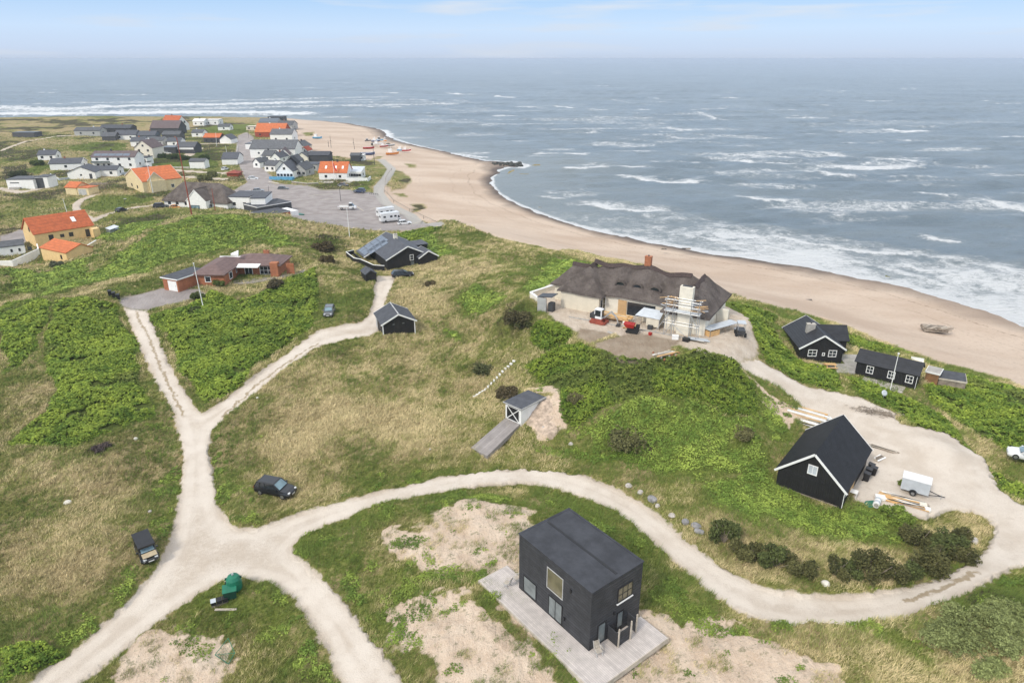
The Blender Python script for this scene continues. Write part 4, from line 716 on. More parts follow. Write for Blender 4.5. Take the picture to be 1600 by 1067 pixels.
for k in range(26):
    sx = 17.2 + rnd.random() * 1.6 if k % 2 else 21.3 + rnd.random() * 1.6; z = 4.1 + rnd.random() * 1.6; m = MB(); a_ = rnd.uniform(-.5, .5)
    m.beam((sx - math.cos(a_) * .7, -1.5 + rnd.uniform(-.6, .5), z), (sx + math.cos(a_) * .7, -1.5 + rnd.uniform(-.6, .6), z + rnd.uniform(-.2, .3)), .14, .04); m.build('plank', M['timber'] if k % 3 else M['tarp'], sc_o)

# low terrace walls at the left of the thatched house
o = empty('courtyard_wall', P(828, 461, 15.1), TANG, 'low white-capped wall of the sunken yard left of the thatched house', 'wall'); m = MB()
p0 = [P(829, 462, 15.2), P(851, 478, 15.2), P(862, 472, 15.2), P(866, 450, 15.2)]; o.location = p0[0]; o.rotation_euler = (0, 0, 0)
q = [p - p0[0] for p in p0]; m.beam(q[0] + Vector((0, 0, -.4)), q[1] + Vector((0, 0, -.4)), .3, 1.9); m.beam(q[0] + Vector((0, 0, -.4)), q[3] + Vector((0, 0, -.4)), .3, 1.9); m.build('wall', M['cream'], o); m = MB(); m.beam(q[0] + Vector((0, 0, .6)), q[1] + Vector((0, 0, .6)), .42, .12); m.beam(q[0] + Vector((0, 0, .6)), q[3] + Vector((0, 0, .6)), .42, .12); m.build('coping', M['trim'], o)
# black cottages on the right
a, ang, L, D = site((1249, 543), (1323, 545), None, 9.5, 2.45); D = 8.4
r = empty('black_cottage', a, ang, 'black summer cottage with cross gable and stubby pale chimney above the beach', 'cottage'); rc = (.3, L - .3, .3, D)
gable(r, rc, 2.3, 4.3, 'y', 'black', 'darktile', 'trim', over=.3); rc2 = (L - 2.5, L + 1.6, 4.0, 7.6); gable(r, rc2, 2.25, 3.9, 'x', 'black', 'darktile', None, over=.3)
window(r, rc, 'S', 1.2, .95, 1.3, 1.1, 2, 2); window(r, rc, 'S', 4.2, .95, 1.2, 1.1, 2, 2); window(r, rc, 'S', 3.3, 1.1, .4, .5, 1, 1); window(r, rc2, 'E', 1.0, .9, 1.1, 1.0, 2, 2); chimney(r, 2.5, 3.6, 3.2, 4.9, 1.2, 'concrete', 'stone', .7); CT1 = r; CT1L = L
dk = empty('cottage_terrace', at(r, 0, 0), ang, 'grey paved terrace beside the black cottage with cross gable', 'terrace'); MB().box(L + .2, L + 3.6, -3.2, 3.6, -.5, .06).build('paving', M['concrete'], dk); MB().box(1.5, L + .2, -3.2, -.05, -.5, .05).build('paving', M['concrete'], dk)
a, ang, L, D = site((1336, 563), (1437, 587), None, 9.2, 2.3); D = 3.9
r = empty('black_cottage', a, ang, 'long low black cottage with three white windows facing the track', 'cottage'); rc = (.25, L - .25, .25, D)
gable(r, rc, 2.2, 3.35, 'x', 'black', 'darktile', None, over=.3, rp=.5)
for s in (1.4, 4.2, 6.5): window(r, rc, 'S', s, .75, .95, 1.15, 2, 2)
m = MB(); fbox(m, 'E', rc, -.02, .1, 0, 2.1, 0, .05); m.build('corner_board', M['trim'], r); CT2 = r
m = MB(); dk = empty('front_deck', a, ang, 'narrow pale deck in front of the long low black cottage', 'deck'); MB().box(1.6, 7.0, -2.2, .2, -.5, .1).build('deck_boards', M['deck'], dk)
# summer house with solar panels
a = P(601.6, 407.5, 11.2); ang = R(-62); r = empty('solar_house', (0, 0, 9), ang, 'black summer house with grey roof covered in solar panels and white edging', 'house')
c, s = math.cos(ang), math.sin(ang); LX = 14.5; DY = 10.2; r.location = (a.x - c * LX, a.y - s * LX, 9.0)
rc = (0, LX, .4, DY); gable(r, rc, 2.3, 4.7, 'x', 'black', 'slate', 'trim', over=.3); sl = (4.7 - 2.3) / (DY / 2 - .2)
m = MB(); m.slab([(-.3, -2.3, 2.3 - sl * 2.7 + .22), (6.0, -2.3, 2.3 - sl * 2.7 + .22), (6.0, .3, 2.3 + .22), (-.3, .3, 2.3 + .22)], .18); m.build('lean_to_roof', M['slate'], r); m = MB(); m.beam((6.03, -2.3, 1.12), (6.03, .1, 2.3), .06, .24); m.build('bargeboard', M['trim'], r)
for (u0, v0, nu, nv) in ((0.2, -1.9, 3, 4), (3.4, -.9, 2, 3)):
    for i in range(nu):
        for j in range(nv):
            x = u0 + i * 1.72; y = v0 + j * 1.5; zf = lambda yy: 2.3 + (yy - .4) * sl + .28; m = MB(); m.slab([(x, y, zf(y)), (x + 1.64, y, zf(y)), (x + 1.64, y + 1.38, zf(y + 1.38)), (x, y + 1.38, zf(y + 1.38))], .05); m.build('solar_panel', M['panel'], r)
chimney(r, 6.2, 5.4, 4.3, 5.7, .8, 'cream', 'stone'); rc2 = (LX - 3, LX + 1.2, 7.5, DY + 1.6); gable(r, rc2, 2.1, 3.4, 'x', 'black', 'slate', 'trim', over=.25)
MB().box(1, 5, DY + .2, DY + 3.4, -1, 2.1).build('rear_wing', M['black'], r); MB().box(.8, 5.2, DY, DY + 3.6, 2.12, 2.3).build('rear_roof', M['slate'], r)
window(r, rc, 'E', 5.3, 1.5, .9, 1.3, 1, 2); window(r, rc, 'E', 5.4, .1, .9, 1.2, 1, 3, 'darkmetal', 'glassl'); m = MB(); m.box(-.2, LX - 8, -3, -2.8, -.8, .9); m.build('terrace_screen', M['black'], r)
SOL = r
fo = empty('terrace_fence', r.location, ang, 'low black board fence with white capping round the solar house terrace', 'fence'); fp = [(-1.4, -2.5), (-.5, -4.6), (5.5, -4.4), (7.2, -3.4), (13.2, -2.2), (14.8, -.3)]
for (x0, y0), (x1, y1) in zip(fp, fp[1:]): m = MB(); m.beam((x0, y0, .3), (x1, y1, .3), .1, 1.7); m.build('board_panel', M['black'], fo); m = MB(); m.beam((x0, y0, 1.2), (x1, y1, 1.2), .18, .1); m.build('capping', M['trim'], fo)
a = P(565, 437, 9); r = empty('garden_shed', a, R(-62), 'tiny black shed with grey pitched roof by the solar house fence', 'shed'); gable(r, (0, 3.2, 0, 2.3), 1.9, 2.6, 'x', 'black', 'felt', None, over=.18); door(r, (0, 3.2, 0, 2.3), 'E', .6, .9, 1.7, 'blackpaint')

# brick bungalow
a = P(313, 449, 10); ang = R(-2); r = empty('brick_bungalow', a, ang, 'red brick bungalow with low brown hipped roof and white-framed windows', 'house'); rects = [(-1.2, 4.6, 1.0, 12.0), (3.0, 13.2, 8.0, 14.6)]
MB().box(-1.2, 4.6, 1.0, 12.0, -1, 2.6).build('wall', M['brick'], r); MB().box(4.6, 13.2, 8.2, 14.6, -1, 2.58).build('wall', M['brick'], r)
roof_field(r, rects, 2.75, .38, M['brownroof'], over=.6, thick=.22, step=.3, smooth=False); rc = rects[0]
window(r, rc, 'S', 1.9, .75, 1.25, 1.25, 1, 1, t=.13); window(r, rc, 'E', 2.4, .55, 1.5, 1.5, 1, 1, t=.15); window(r, rc, 'E', 5.7, 1.0, .5, .9, 1, 1)
rc = (4.6, 13.2, 8.2, 14.6); window(r, rc, 'S', 1.2, .05, 1.7, 2.1, 2, 1, name='patio_door', t=.12); window(r, rc, 'S', 4.4, .25, 2.6, 1.9, 3, 2, t=.14); m = MB(); m.slab([(4.9, 5.9, 2.45), (9.6, 5.9, 2.45), (9.6, 8.3, 2.75), (4.9, 8.3, 2.75)], .12); m.build('canopy', M['trim'], r)
MB().add([(3.2, 8.6, 4.6), (4.9, 8.2, 4.6), (4.4, 9.8, 5.0), (3.2, 8.6, 4.2), (4.9, 8.2, 4.2), (4.4, 9.8, 4.2)], [(0, 1, 2), (0, 3, 4, 1), (1, 4, 5, 2), (2, 5, 3, 0)]).build('skylight', M['trim'], r)
MB().box(11.7, 13.3, 7.0, 8.3, -1, 3.1).build('brick_pier', M['brick'], r); chimney(r, 9.6, 11.5, 3.6, 4.5, 1.1, 'brick', 'brick', .6); m = MB(); m.box(14.3, 15.9, 9.2, 9.5, -.5, 2.4); m.build('brick_screen', M['brick'], r); BUN = r
m = MB(); m.box(-.9, 3.6, 12.05, 12.4, 2.6, 3.0); m.build('white_parapet', M['trim'], r)
tr = empty('patio', r.location, ang, 'grey paved patio with curved edge in front of the brick bungalow', 'patio'); pc = [(5.2, 8.1), (5.0, 4.2), (5.6, 2.6), (7.4, 2.0), (10.4, 3.6), (13.2, 6.2), (17.6, 10.6), (18.6, 15), (13.4, 15), (13.4, 8.1)]
m = MB(); k = len(pc); m.add([(x, y, .12) for x, y in pc] + [(x, y, -1.3) for x, y in pc], [tuple(range(k))] + [(i, (i + 1) % k, (i + 1) % k + k, i + k) for i in range(k)]); m.build('slab', M['pave'], tr)
a, ang, L, D = site((257, 452), (280, 457), None, 10.0); ang = R(-24); r = empty('brick_garage', a, ang, 'flat-roofed brick garage with white door beside the brick bungalow', 'garage'); rc = (0, 4.0, 0, 7.2); flat(r, rc, 2.35, 'brick', 'felt', 'trim', .3); door(r, rc, 'S', 1.35, 2.3, 2.0, 'trim', name='garage_door'); window(r, rc, 'E', 5.2, .7, .8, 1.0)
# yellow house and its annex
a, ang, L, D = site((40, 376), (58, 384.5), None, 5.0); r = empty('yellow_house', a, ang, 'long yellow house with red tiled roof and a small skylight', 'house'); b1 = P(56, 369, 8.2); b2 = P(145, 353, 8.2); D = (b2 - b1).length
rc = (0, L, 0, D); gable(r, rc, 3.2, 6.8, 'y', 'yellow', 'redtile', None, over=.3); 
for s, z, ww, hh in ((3.2, .4, 1.2, 2.0), (6.0, 1.2, 1.0, .9), (8.2, 1.0, 1.1, 1.2), (12.4, .2, 1.9, 2.1)): window(r, rc, 'E', s, z, ww, hh, 2, 2, 'darkmetal')
window(r, rc, 'S', L * .6, 3.4, .9, 1.3, 1, 1, 'darkmetal'); m = MB(); zz_ = lambda x: 6.8 - (x - L / 2) * (3.6 / (L / 2)) + .22; m.slab([(L * .68, D * .70, zz_(L * .68)), (L * .83, D * .70, zz_(L * .83)), (L * .83, D * .77, zz_(L * .83)), (L * .68, D * .77, zz_(L * .68))], -.1); sk = m.build('skylight', M['trim'], r)
MB().box(L, L + 2.8, D - 1.2, D + .6, -1, 2.6).build('porch', M['yellow'], r)
a, ang, L, D = site((67, 403), (107, 412), None, 5.4); r = empty('yellow_annex', a, ang, 'small yellow outbuilding with orange-red roof in front of the yellow house', 'outbuilding'); rc = (0, L, 0, 6.6); gable(r, rc, 2.6, 4.0, 'x', 'yellow', 'orange', None, over=.25, rp=.6); window(r, rc, 'S', L * .75, .8, .7, 1.1, 1, 1, 'darkmetal')
m = MB(); p = [P(112, 409, 5.6), P(152, 384, 5.4)]; o = empty('garden_wall', p[0], 0, 'yellow rendered garden wall curving up from the yellow outbuilding', 'wall'); q = p[1] - p[0]; m.beam((0, 0, .4), q + Vector((0, 0, .4)), .25, 2.2); m.build('wall', M['paleyellow'], o); m = MB(); m.beam((0, 0, 1.53), q + Vector((0, 0, 1.53)), .34, .08); m.build('coping', M['trim'], o)
a = P(166, 365, 5.6); r = empty('glass_shelter', a, R(-40), 'small white-framed glass shelter beside the yellow house', 'greenhouse'); m = MB(); m.slab([(0, 0, 1.6), (3.4, 0, 1.6), (3.4, 2.6, 2.1), (0, 2.6, 2.1)], .06); m.build('roof', M['tarp'], r); MB().box(.1, 3.3, .1, 2.5, -.6, 1.5).build('wall', M['glassl'], r)
a, ang, L, D = site((0, 404), (48, 398), None, 5.0); r = empty('white_annex', a, ang, 'low white building with grey roof at the left edge behind a white wall', 'house'); rc = (-6, L - 1, 1.5, 6); gable(r, rc, 2.4, 3.3, 'x', 'white', 'greyroof', None, over=.2, rp=.6)
for s in (8.5, 10.2): window(r, rc, 'S', s, .9, .5, .8, 1, 1, 'darkmetal')
window(r, rc, 'S', 12.2, .8, .9, 1.0, 1, 1, 'darkmetal'); p = [P(0, 418, 5.2), P(22, 417, 5.3), P(62, 398, 5.0), P(60, 390, 5.0)]; o = empty('white_wall', p[0], 0, 'white rendered boundary wall enclosing the yard at the left edge', 'wall'); m = MB()
for i in range(3): m.beam(p[i] - p[0] + Vector((0, 0, .5)), p[i + 1] - p[0] + Vector((0, 0, .5)), .28, 2.2)
m.build('wall', M['white'], o)
# ------------------------------------------------------------------ the fishing village (each house a thing)
def autowin(r, rc, n, h, dark=True, face='S', z=1.0, ww=1.1, hh=1.1):
    ln = (rc[1] - rc[0]) if face in 'SN' else (rc[3] - rc[2])
    for i in range(n): window(r, rc, face, ln * (i + .5) / n - ww / 2, z, ww, hh, 2, 1, 'darkmetal' if dark else 'trim')
def vh(px, py, wpx, ang, D, h, rh, kind, wall, roof, label, n=2, name='village_house', cat='house', z=None, over=.3, chim=None, two=False, trim=None, group='houses of the fishing village', east=0, rp=.5):
    a = P(px, py, z); 
    if z is None: a.z -= .1
    dist = cp * a.y - sp * (a.z - CAMZ); L = wpx * dist / FPX / math.cos(R(ang)); r = empty(name, a, R(ang), label, cat, group); rc = (0, L, 0, D)
    if kind in 'xy': gable(r, rc, h, rh, kind, wall, roof, trim, over=over, rp=rp)
    elif kind == 'h': hip(r, rc, h, rh, 'x' if L > D else 'y', wall, roof, over)
    else: flat(r, rc, h, wall, roof, trim or 'darkwall', over=.15, slope=rh)
    if n: autowin(r, rc, n, h)
    if two: autowin(r, rc, max(1, n), h, z=3.6)
    if kind == 'y' and rh > 6: window(r, rc, 'S', L / 2 - .5, h + .6, 1.0, 1.0, 2, 1, 'darkmetal')
    if n or east: window(r, rc, 'E', D * .4, 1.0, 1.1, 1.1, 2, 1, 'darkmetal')
    if not chim and kind in 'xy' and group and n: chim = (.3 + .4 * ((px * 7) % 10) / 10, ('white', 'brick', 'darkwall')[int(px) % 3])
    if chim: chimney(r, L * chim[0] if kind == 'x' else L * .5, D * (.5 if kind == 'x' else .6), rh - .6, rh + .8, .6, chim[1])
    return r, rc
r, rc = vh(13, 295.5, 40, 4, 8, 3.6, 0, 'f', 'white', 'greyroof', 'modern white flat-roofed house with tall dark garage panel at far left', 0); m = MB(); fbox(m, 'S', rc, 1.2, 4.6, 2.2, 2.55, 0, .04); m.build('strip_window', M['glass'], r)
MB().box(rc[1], rc[1] + 4.6, 1.5, 8.0, -1, 4.2).build('wall', M['white'], r); m = MB(); m.box(rc[1] + .2, rc[1] + 3.0, 1.42, 1.5, 0, 4.0); m.build('garage_door', M['darkwall'], r); MB().box(rc[1] - .1, rc[1] + 4.8, 1.4, 8.1, 4.2, 4.4).build('roof', M['greyroof'], r); MB().box(1, 5, -1.2, 0, -2, .8).build('terrace', M['concrete'], r)
vh(79, 266, 44, 12, 8, 2.8, 4.6, 'x', 'white', 'slate', 'white house with dark roof behind the low white gable house', 1, trim='trim')
r, rc = vh(107, 280, 40, 8, 9, 2.7, 5.0, 'y', 'white', 'slate', 'low white house with a plain gable facing the dunes', 0); m = MB(); fbox(m, 'S', rc, rc[1] * .45, rc[1] * .52, 1.3, 2.0, 0, .03); m.build('round_window', M['glass'], r); door(r, rc, 'S', rc[1] * .78, 1.1, 2.1, 'darkwall')
vh(146, 276, 36, 6, 7, 2.7, 4.0, 'x', 'white', 'slate', 'long white wing with two wide windows right of the plain gable', 2)
vh(146, 263, 66, 2, 9, 5.0, 7.2, 'x', 'white', 'purple', 'two-storey white house with brown roof carrying solar panels', 4, two=True); r = bpy.data.objects[[o.name for o in C.objects if o.name.startswith('village_house')][-1]]
for k in range(5): m = MB(); x = .8 + k * 3.3; zf = lambda y: 5.0 + (y) * (2.2 / 4.5) + .25; m.slab([(x, .6, zf(.6)), (x + 3.1, .6, zf(.6)), (x + 3.1, 2.3, zf(2.3)), (x, 2.3, zf(2.3))], .05); m.build('solar_panel', M['panel'], r)
MB().box(.3, 9, -1.6, -.05, 2.5, 2.65).build('balcony', M['greywall'], r); MB().box(.3, 9, -1.66, -1.6, 2.65, 3.5).build('balcony_rail', M['glassl'], r)
vh(213, 248, 29, -6, 10, 5.4, 9.0, 'y', 'cream', 'purple', 'tall cream gable house with brown roof and four gable windows', 2, two=True, east=1)
r, rc = vh(216, 257, 15, 0, 6, 3.1, 0, 'f', 'white', 'darkwall', 'white garage with wide dark door below the tall cream gable', 0, name='village_garage', cat='garage', group=None); door(r, rc, 'S', .7, 3.2, 2.5, 'darkwall', name='garage_door')
vh(117, 212, 39, 2, 9, 3.0, 4.8, 'x', 'greywall', 'greyroof', 'low grey house beside the sandy path near the far shore', 2)
vh(157, 209, 46, 4, 10, 3.4, 5.2, 'x', 'darkwall', 'felt', 'wide dark house with grey roof and pale window strips near the far shore', 5)
vh(160, 220, 19, 10, 9, 2.4, 4.4, 'x', 'darkgrey', 'greyroof', 'small grey-roofed outhouse below the wide dark house', 0, name='village_outhouse', cat='outhouse', group=None)
vh(179, 218.5, 33, 4, 10, 2.8, 5.2, 'x', 'white', 'slate', 'white house with dark roof and a small white gable, left of the brown roof', 2)
vh(214, 219, 28, 4, 9, 2.8, 5.0, 'x', 'bluegrey', 'slate', 'blue-grey house with dark roof in front of the brown-roofed house', 2)
r, rc = vh(253, 203, 30, -22, 11, 4.2, 9.5, 'x', 'white', 'redtile', 'white house with big red roof and white gable on the far ridge', 1, chim=(.4, 'brick')); window(r, rc, 'E', 3.2, 4.6, 1.4, 1.4, 2, 1, 'darkmetal'); window(r, rc, 'E', 6.6, 4.6, 1.4, 1.4, 2, 1, 'darkmetal')
vh(236, 209, 44, 0, 12, 3.6, 8.0, 'x', 'darkwall', 'purple', 'broad dark brown-roofed house in front of the red-roofed one', 0)
vh(254, 219, 27, 2, 8, 3.2, 5.0, 'x', 'darkgrey', 'greyroof', 'grey-roofed house tucked under the broad brown roof', 1)
vh(227, 228, 28, 2, 9, 3.0, 4.6, 'x', 'greywall', 'greyroof', 'grey house with pale window wall behind the cream gable house', 3)
vh(302, 196.5, 17, 0, 9, 3.2, 4.6, 'x', 'white', 'white', 'small white house right of the red-roofed house', 2); vh(321, 195.5, 21, 0, 9, 3.6, 0, 'f', 'white', 'white', 'white box-shaped house alone on the far grass', 2)
vh(319, 223.5, 25, 0, 9, 3.2, 5.2, 'x', 'darkwall', 'orange', 'dark wooden cafe with small orange roof beside the white gable hut', 3, name='village_cafe', cat='building', group=None)
vh(344, 224, 18, -4, 9, 2.4, 4.8, 'y', 'white', 'slate', 'small white gable hut next to the dark cafe', 0)
r, rc = vh(251, 240, 24, 0, 9, 3.0, 0, 'f', 'darkwall', 'bluegrey', 'dark open carport with flat blue-grey roof and a white car inside', 0, name='carport', cat='carport', group=None)
r, rc = vh(276, 239.5, 29, 0, 9, 3.2, 5.4, 'x', 'darkwall', 'greyroof', 'dark house with white upper strip left of the green hedge', 0); MB().box(.5, rc[1] - .5, -.06, 0, 2.0, 3.0).build('white_strip', M['trim'], r)
vh(347.5, 258, 23, 8, 13, 2.8, 5.2, 'x', 'white', 'slate', 'white house with wide dark roof standing beside the village street', 0)
r, rc = vh(297, 263.5, 23, 2, 6, 3.2, 4.2, 'x', 'white', 'greyroof', 'white windowless shed with grey roof beside the hedge', 0, name='village_shed', cat='shed', group=None)
# red-roofed yellow house
a, ang, L, D = site((199, 292), (226, 302.5), (268, 289), 4.9); r = empty('village_house', a, ang, 'big pale yellow house with bright orange-red roof and white-edged gables', 'house', 'houses of the fishing village'); rc = (0, L, 0, D)
gable(r, rc, 4.2, 8.0, 'y', 'paleyellow', 'orange', 'cream', over=.2); rc2 = (L - .5, L + 1.2, D * .15, D * .55); MB().box(*rc2[:2], *rc2[2:], -1, 4.4).build('bay', M['paleyellow'], r); gable(r, (L - 5, L + .4, D * .12, D * .5), 4.6, 7.4, 'x', 'paleyellow', 'orange', 'cream', over=.2, wname='dormer_wall'); window(r, rc, 'S', L * .3, 1, 1.2, 1.2, 2, 1, 'darkmetal'); window(r, rc, 'S', L * .62, 1, 1.2, 1.2, 2, 1, 'darkmetal'); window(r, rc, 'E', D * .7, 1, 1.2, 1.4, 2, 1)
r, rc = vh(104, 303.5, 20, -14, 6, 2.6, 4.2, 'x', 'paleyellow', 'orange', 'small yellow garage with orange-red roof among the dunes', 0, name='village_garage', cat='garage', group=None); b_ = (rc[1], rc[1] + 5.2, .2, 5); MB().box(*b_, -1, 2.7).build('wing', M['paleyellow'], r); m = MB(); fbox(m, 'S', b_, .6, 4.2, 0, 2.2, 0, .05); m.build('garage_door', M['greytrim'], r); m = MB(); m.box(b_[0] - .1, b_[1] + .2, 0, 5.2, 2.7, 2.85); m.build('wing_roof', M['orange'], r)
o = empty('pergola', P(139, 298.5), 0, 'dark timber frame pergola beside the small yellow garage', 'pergola'); m = MB()
for i in range(5):
    for j in range(3): m.beam((i * 1.5, j * 1.6, 0), (i * 1.5, j * 1.6, 2.2), .18, .18)
m.build('post', M['oldwood'], o); m = MB()
for i in range(5): m.beam((i * 1.5, -.3, 2.3), (i * 1.5, 3.6, 2.3), .2, .2)
for j in range(3): m.beam((-.3, j * 1.6, 2.5), (6.3, j * 1.6, 2.5), .2, .2)
m.build('beam', M['oldwood'], o)
# long thatched house with white extension
a = P(258, 323, 4.8); r = empty('long_thatched_house', a, R(-13), 'long white house with weathered brown thatched roof behind the green dune', 'house'); rects = [(0, 24.5, 0, 10), (10.5, 18.5, -2.2, 6)]
MB().box(0, 24.5, 0, 10, -1, 2.9).build('wall', M['white'], r); gable(r, (10.9, 18.3, -2.6, 4), 2.9, 6.6, 'y', 'white', 'thatch', 'trim', over=.1, wname='gable_wall', t=.3)
roof_field(r, [rects[0]], 2.9, 1.0, M['thatch'], over=.5, thick=.4, step=.5)
for s in (1.5, 4.5, 8): window(r, (0, 24.5, 0, 10), 'S', s, .9, 1.1, 1.1, 2, 1, 'darkmetal')
window(r, (10.9, 18.3, -2.6, 4), 'S', 1.4, .3, 3.4, 1.3, 2, 1, 'darkmetal', 'glassb')
r, rc = vh(359, 325, 34, -8, 8, 3.8, .5, 'f', 'white', 'slate', 'white flat-roofed extension with square window right of the thatched house', 2, name='house_extension', cat='building', group=None, trim='slate')
vh(394, 330, 22, 4, 9, 4.2, .4, 'f', 'white', 'slate', 'taller white block with slate roof at the edge of the car park', 1, name='house_extension', cat='building', group=None, trim='slate')
a, ang, L, D = site((402, 325), (455, 316), None, 4.4, 2.8); r = empty('low_building', a, ang, 'low black-roofed building with white edging beside the car park', 'building'); flat(r, (0, L, 0, 8.5), 2.8, 'darkwall', 'felt', 'trim', .1)
a, ang, L, D = site((410, 338), (463, 329), None, 4.4, 2.6); r = empty('kiosk', a, ang, 'low grey-roofed kiosk with brick-red front and white end at the car park', 'kiosk'); flat(r, (0, L - 2.2, 0, 7.5), 2.6, 'redwall', 'felt', 'greytrim', .1); MB().box(L - 2.2, L + .8, .2, 7, -1, 2.5).build('white_end', M['trim'], r); MB().box(L + .8, L + 3, .5, 3, -1, .9).build('counter', M['green'], r)
# harbour street row
vh(399, 214, 46, 0, 15, 3.0, 8.0, 'x', 'redwall', 'orange', 'large building with a bright orange roof behind the grey halls', 3)
vh(423, 221, 34, 0, 12, 4.2, 7.0, 'x', 'white', 'eternit', 'grey-roofed hall right of the bright orange roof', 2)
r, rc = vh(392, 247, 70, 0, 14, 4.6, 8.4, 'x', 'white', 'eternit', 'long white hall with ribbed grey roof and two round windows', 0); 
for s in (4.5, 8): m = MB(); m.bar((s, .02, 2.6), (s, -.05, 2.6), .55, 12); m.build('round_window', M['glass'], r)
vh(393, 232, 36, 0, 7, 4.0, 0, 'f', 'white', 'greyroof', 'flat grey-roofed wing between the orange roof and the long hall', 0); vh(384, 233.5, 9, 0, 6, 3.0, 0, 'f', 'white', 'bluegrey', 'tiny white flat-roofed annex by the village street', 0, name='village_annex', cat='annex', group=None)
vh(405, 198, 28, 3, 14, 3.2, 5.5, 'x', 'greywall', 'bluegrey', 'grey-roofed building nearest the far shore', 3); vh(433, 203, 24, 0, 14, 3.2, 5.8, 'x', 'greywall', 'greyroof', 'grey-roofed building by the beach beyond the halls', 2); r, rc = vh(419, 189, 24, 0, 9, 3.0, 0, 'f', 'darkwall', 'felt', 'dark boxy lookout building on the shore point', 3)
vh(447, 213, 14, 10, 7, 3.4, 4.6, 'x', 'white', 'greyroof', 'small white house with awning at the beach end of the street', 1); vh(385, 204, 18, 0, 7, 2.6, 0, 'f', 'bone', 'bone', 'low pale building on the grass left of the bright orange roof', 2, group=None)
vh(455, 238, 23, -6, 10, 3.0, 5.6, 'y', 'bone', 'greyroof', 'pale gable house with one big square window facing the beach', 1)
vh(483, 253, 31, 2, 9, 3.2, 4.6, 'x', 'darkwall', 'felt', 'long black shed behind the white house with orange roof', 0, name='village_shed', cat='shed', group=None)
vh(410, 252, 17, -12, 8, 2.8, 5.0, 'x', 'white', 'greyroof', 'small white house with dark gable at the corner of the street', 1); vh(424, 255, 15, -10, 9, 2.8, 5.0, 'y', 'white', 'slate', 'narrow white gable house squeezed behind the blue-decked restaurant', 1)
vh(437, 252, 16, 14, 10, 3.0, 6.0, 'y', 'white', 'purple', 'white house with a maroon-brown roof behind the restaurant', 0); vh(464, 253, 18, -6, 7, 2.5, 4.6, 'y', 'cream', 'greyroof', 'little cream gable cottage with one round window', 1); vh(448, 262, 16, -10, 8, 2.8, 5.4, 'y', 'white', 'greyroof', 'white gable house between the restaurant and the cream cottage', 0)
vh(414, 268, 18, -16, 8, 2.8, 4.6, 'x', 'white', 'greyroof', 'low white house with grey roof at the left of the restaurant', 2)
r, rc = vh(433, 279, 26, -4, 12, 3.2, 6.8, 'y', 'white', 'slate', 'white gabled restaurant with tall dark windows and a sky-blue deck', 5, name='restaurant', cat='restaurant', group=None); MB().box(-2, rc[1] + .6, -3.2, -.1, -.5, .9).build('blue_deck', M['blue'], r); MB().box(-2.1, rc[1] + .7, -3.3, -3.2, -.5, 1.4).build('blue_railing', M['blue'], r); gable(r, (-.5, rc[1] + .5, 9, 12.5), 4.0, 7.8, 'y', 'blackpaint', 'blackroof', None, over=.2, wname='dark_gable')
vh(458, 276, 21, -6, 10, 3.0, 5.6, 'y', 'greywall', 'greyroof', 'grey shop with white gable right of the restaurant', 3); vh(475, 267, 22, -4, 8, 2.9, 0, 'f', 'greywall', 'slate', 'flat dark-roofed shop with pale posts between shop and white house', 2, name='village_shop', cat='shop', group=None)
r, rc = vh(499, 281, 44, -3, 9, 3.1, 7.0, 'x', 'white', 'orange', 'white house with bright orange roof and skylights facing the car park', 2, chim=(.6, 'darkwall'))
for s in (.2, .55, .8): m = MB(); zf = lambda y: 3.1 + y * (3.9 / 4.5) + .26; x = rc[1] * s; m.slab([(x, 1.4, zf(1.4)), (x + .8, 1.4, zf(1.4)), (x + .8, 2.6, zf(2.6)), (x, 2.6, zf(2.6))], .08); m.build('skylight', M['trim'], r)
r, rc = vh(544, 279, 21, -3, 7, 2.8, 1.2, 'f', 'trim', 'tarp', 'white-framed conservatory with sloping pale roof', 5, name='conservatory', cat='conservatory', group=None, trim='trim')
o = empty('terrace_wall', P(541, 284, 3.6), R(-3), 'white terrace wall along the conservatory above the green slope', 'wall'); m = MB(); m.box(0, 9.5, 0, .3, -.5, 1.6); m.box(9.2, 9.5, 0, 5, -.5, 1.6); m.build('wall', M['trim'], o); o = empty('stone_forecourt', P(499, 287, 3.6), R(-2), 'raised brown forecourt in front of the white house with orange roof', 'terrace'); MB().box(-4, 13, 0, 4, -.4, .35).build('slab', M['stone'], o)
r, rc = vh(548, 252, 14, 0, 6, 2.8, 3.8, 'x', 'darkwall', 'greyroof', 'small dark fishing hut behind the conservatory', 0, name='fishing_hut', cat='hut', group=None); vh(561, 251, 8, 0, 5, 2.6, 0, 'f', 'white', 'white', 'small white cabin beside the dark fishing hut', 1, name='fishing_hut', cat='hut', group=None)
r, rc = vh(355, 276, 17, 0, 5, 1.6, 2.6, 'h', 'redwall', 'rust', 'low maroon garden pavilion beside the village street', 0, name='garden_pavilion', cat='pavilion', group=None, over=.5)
# left far: bunker and path sheds
vh(20, 214, 34, 0, 8, 2.4, 0, 'f', 'darkgrey', 'bluegrey', 'low dark concrete bunker on the far left heath', 0, name='bunker', cat='bunker', group=None)
vh(228, 262, 5, 0, 3, 2.4, 0, 'f', 'white', 'felt', 'small white transformer box by the village road', 0, name='utility_box', cat='box', group=None)

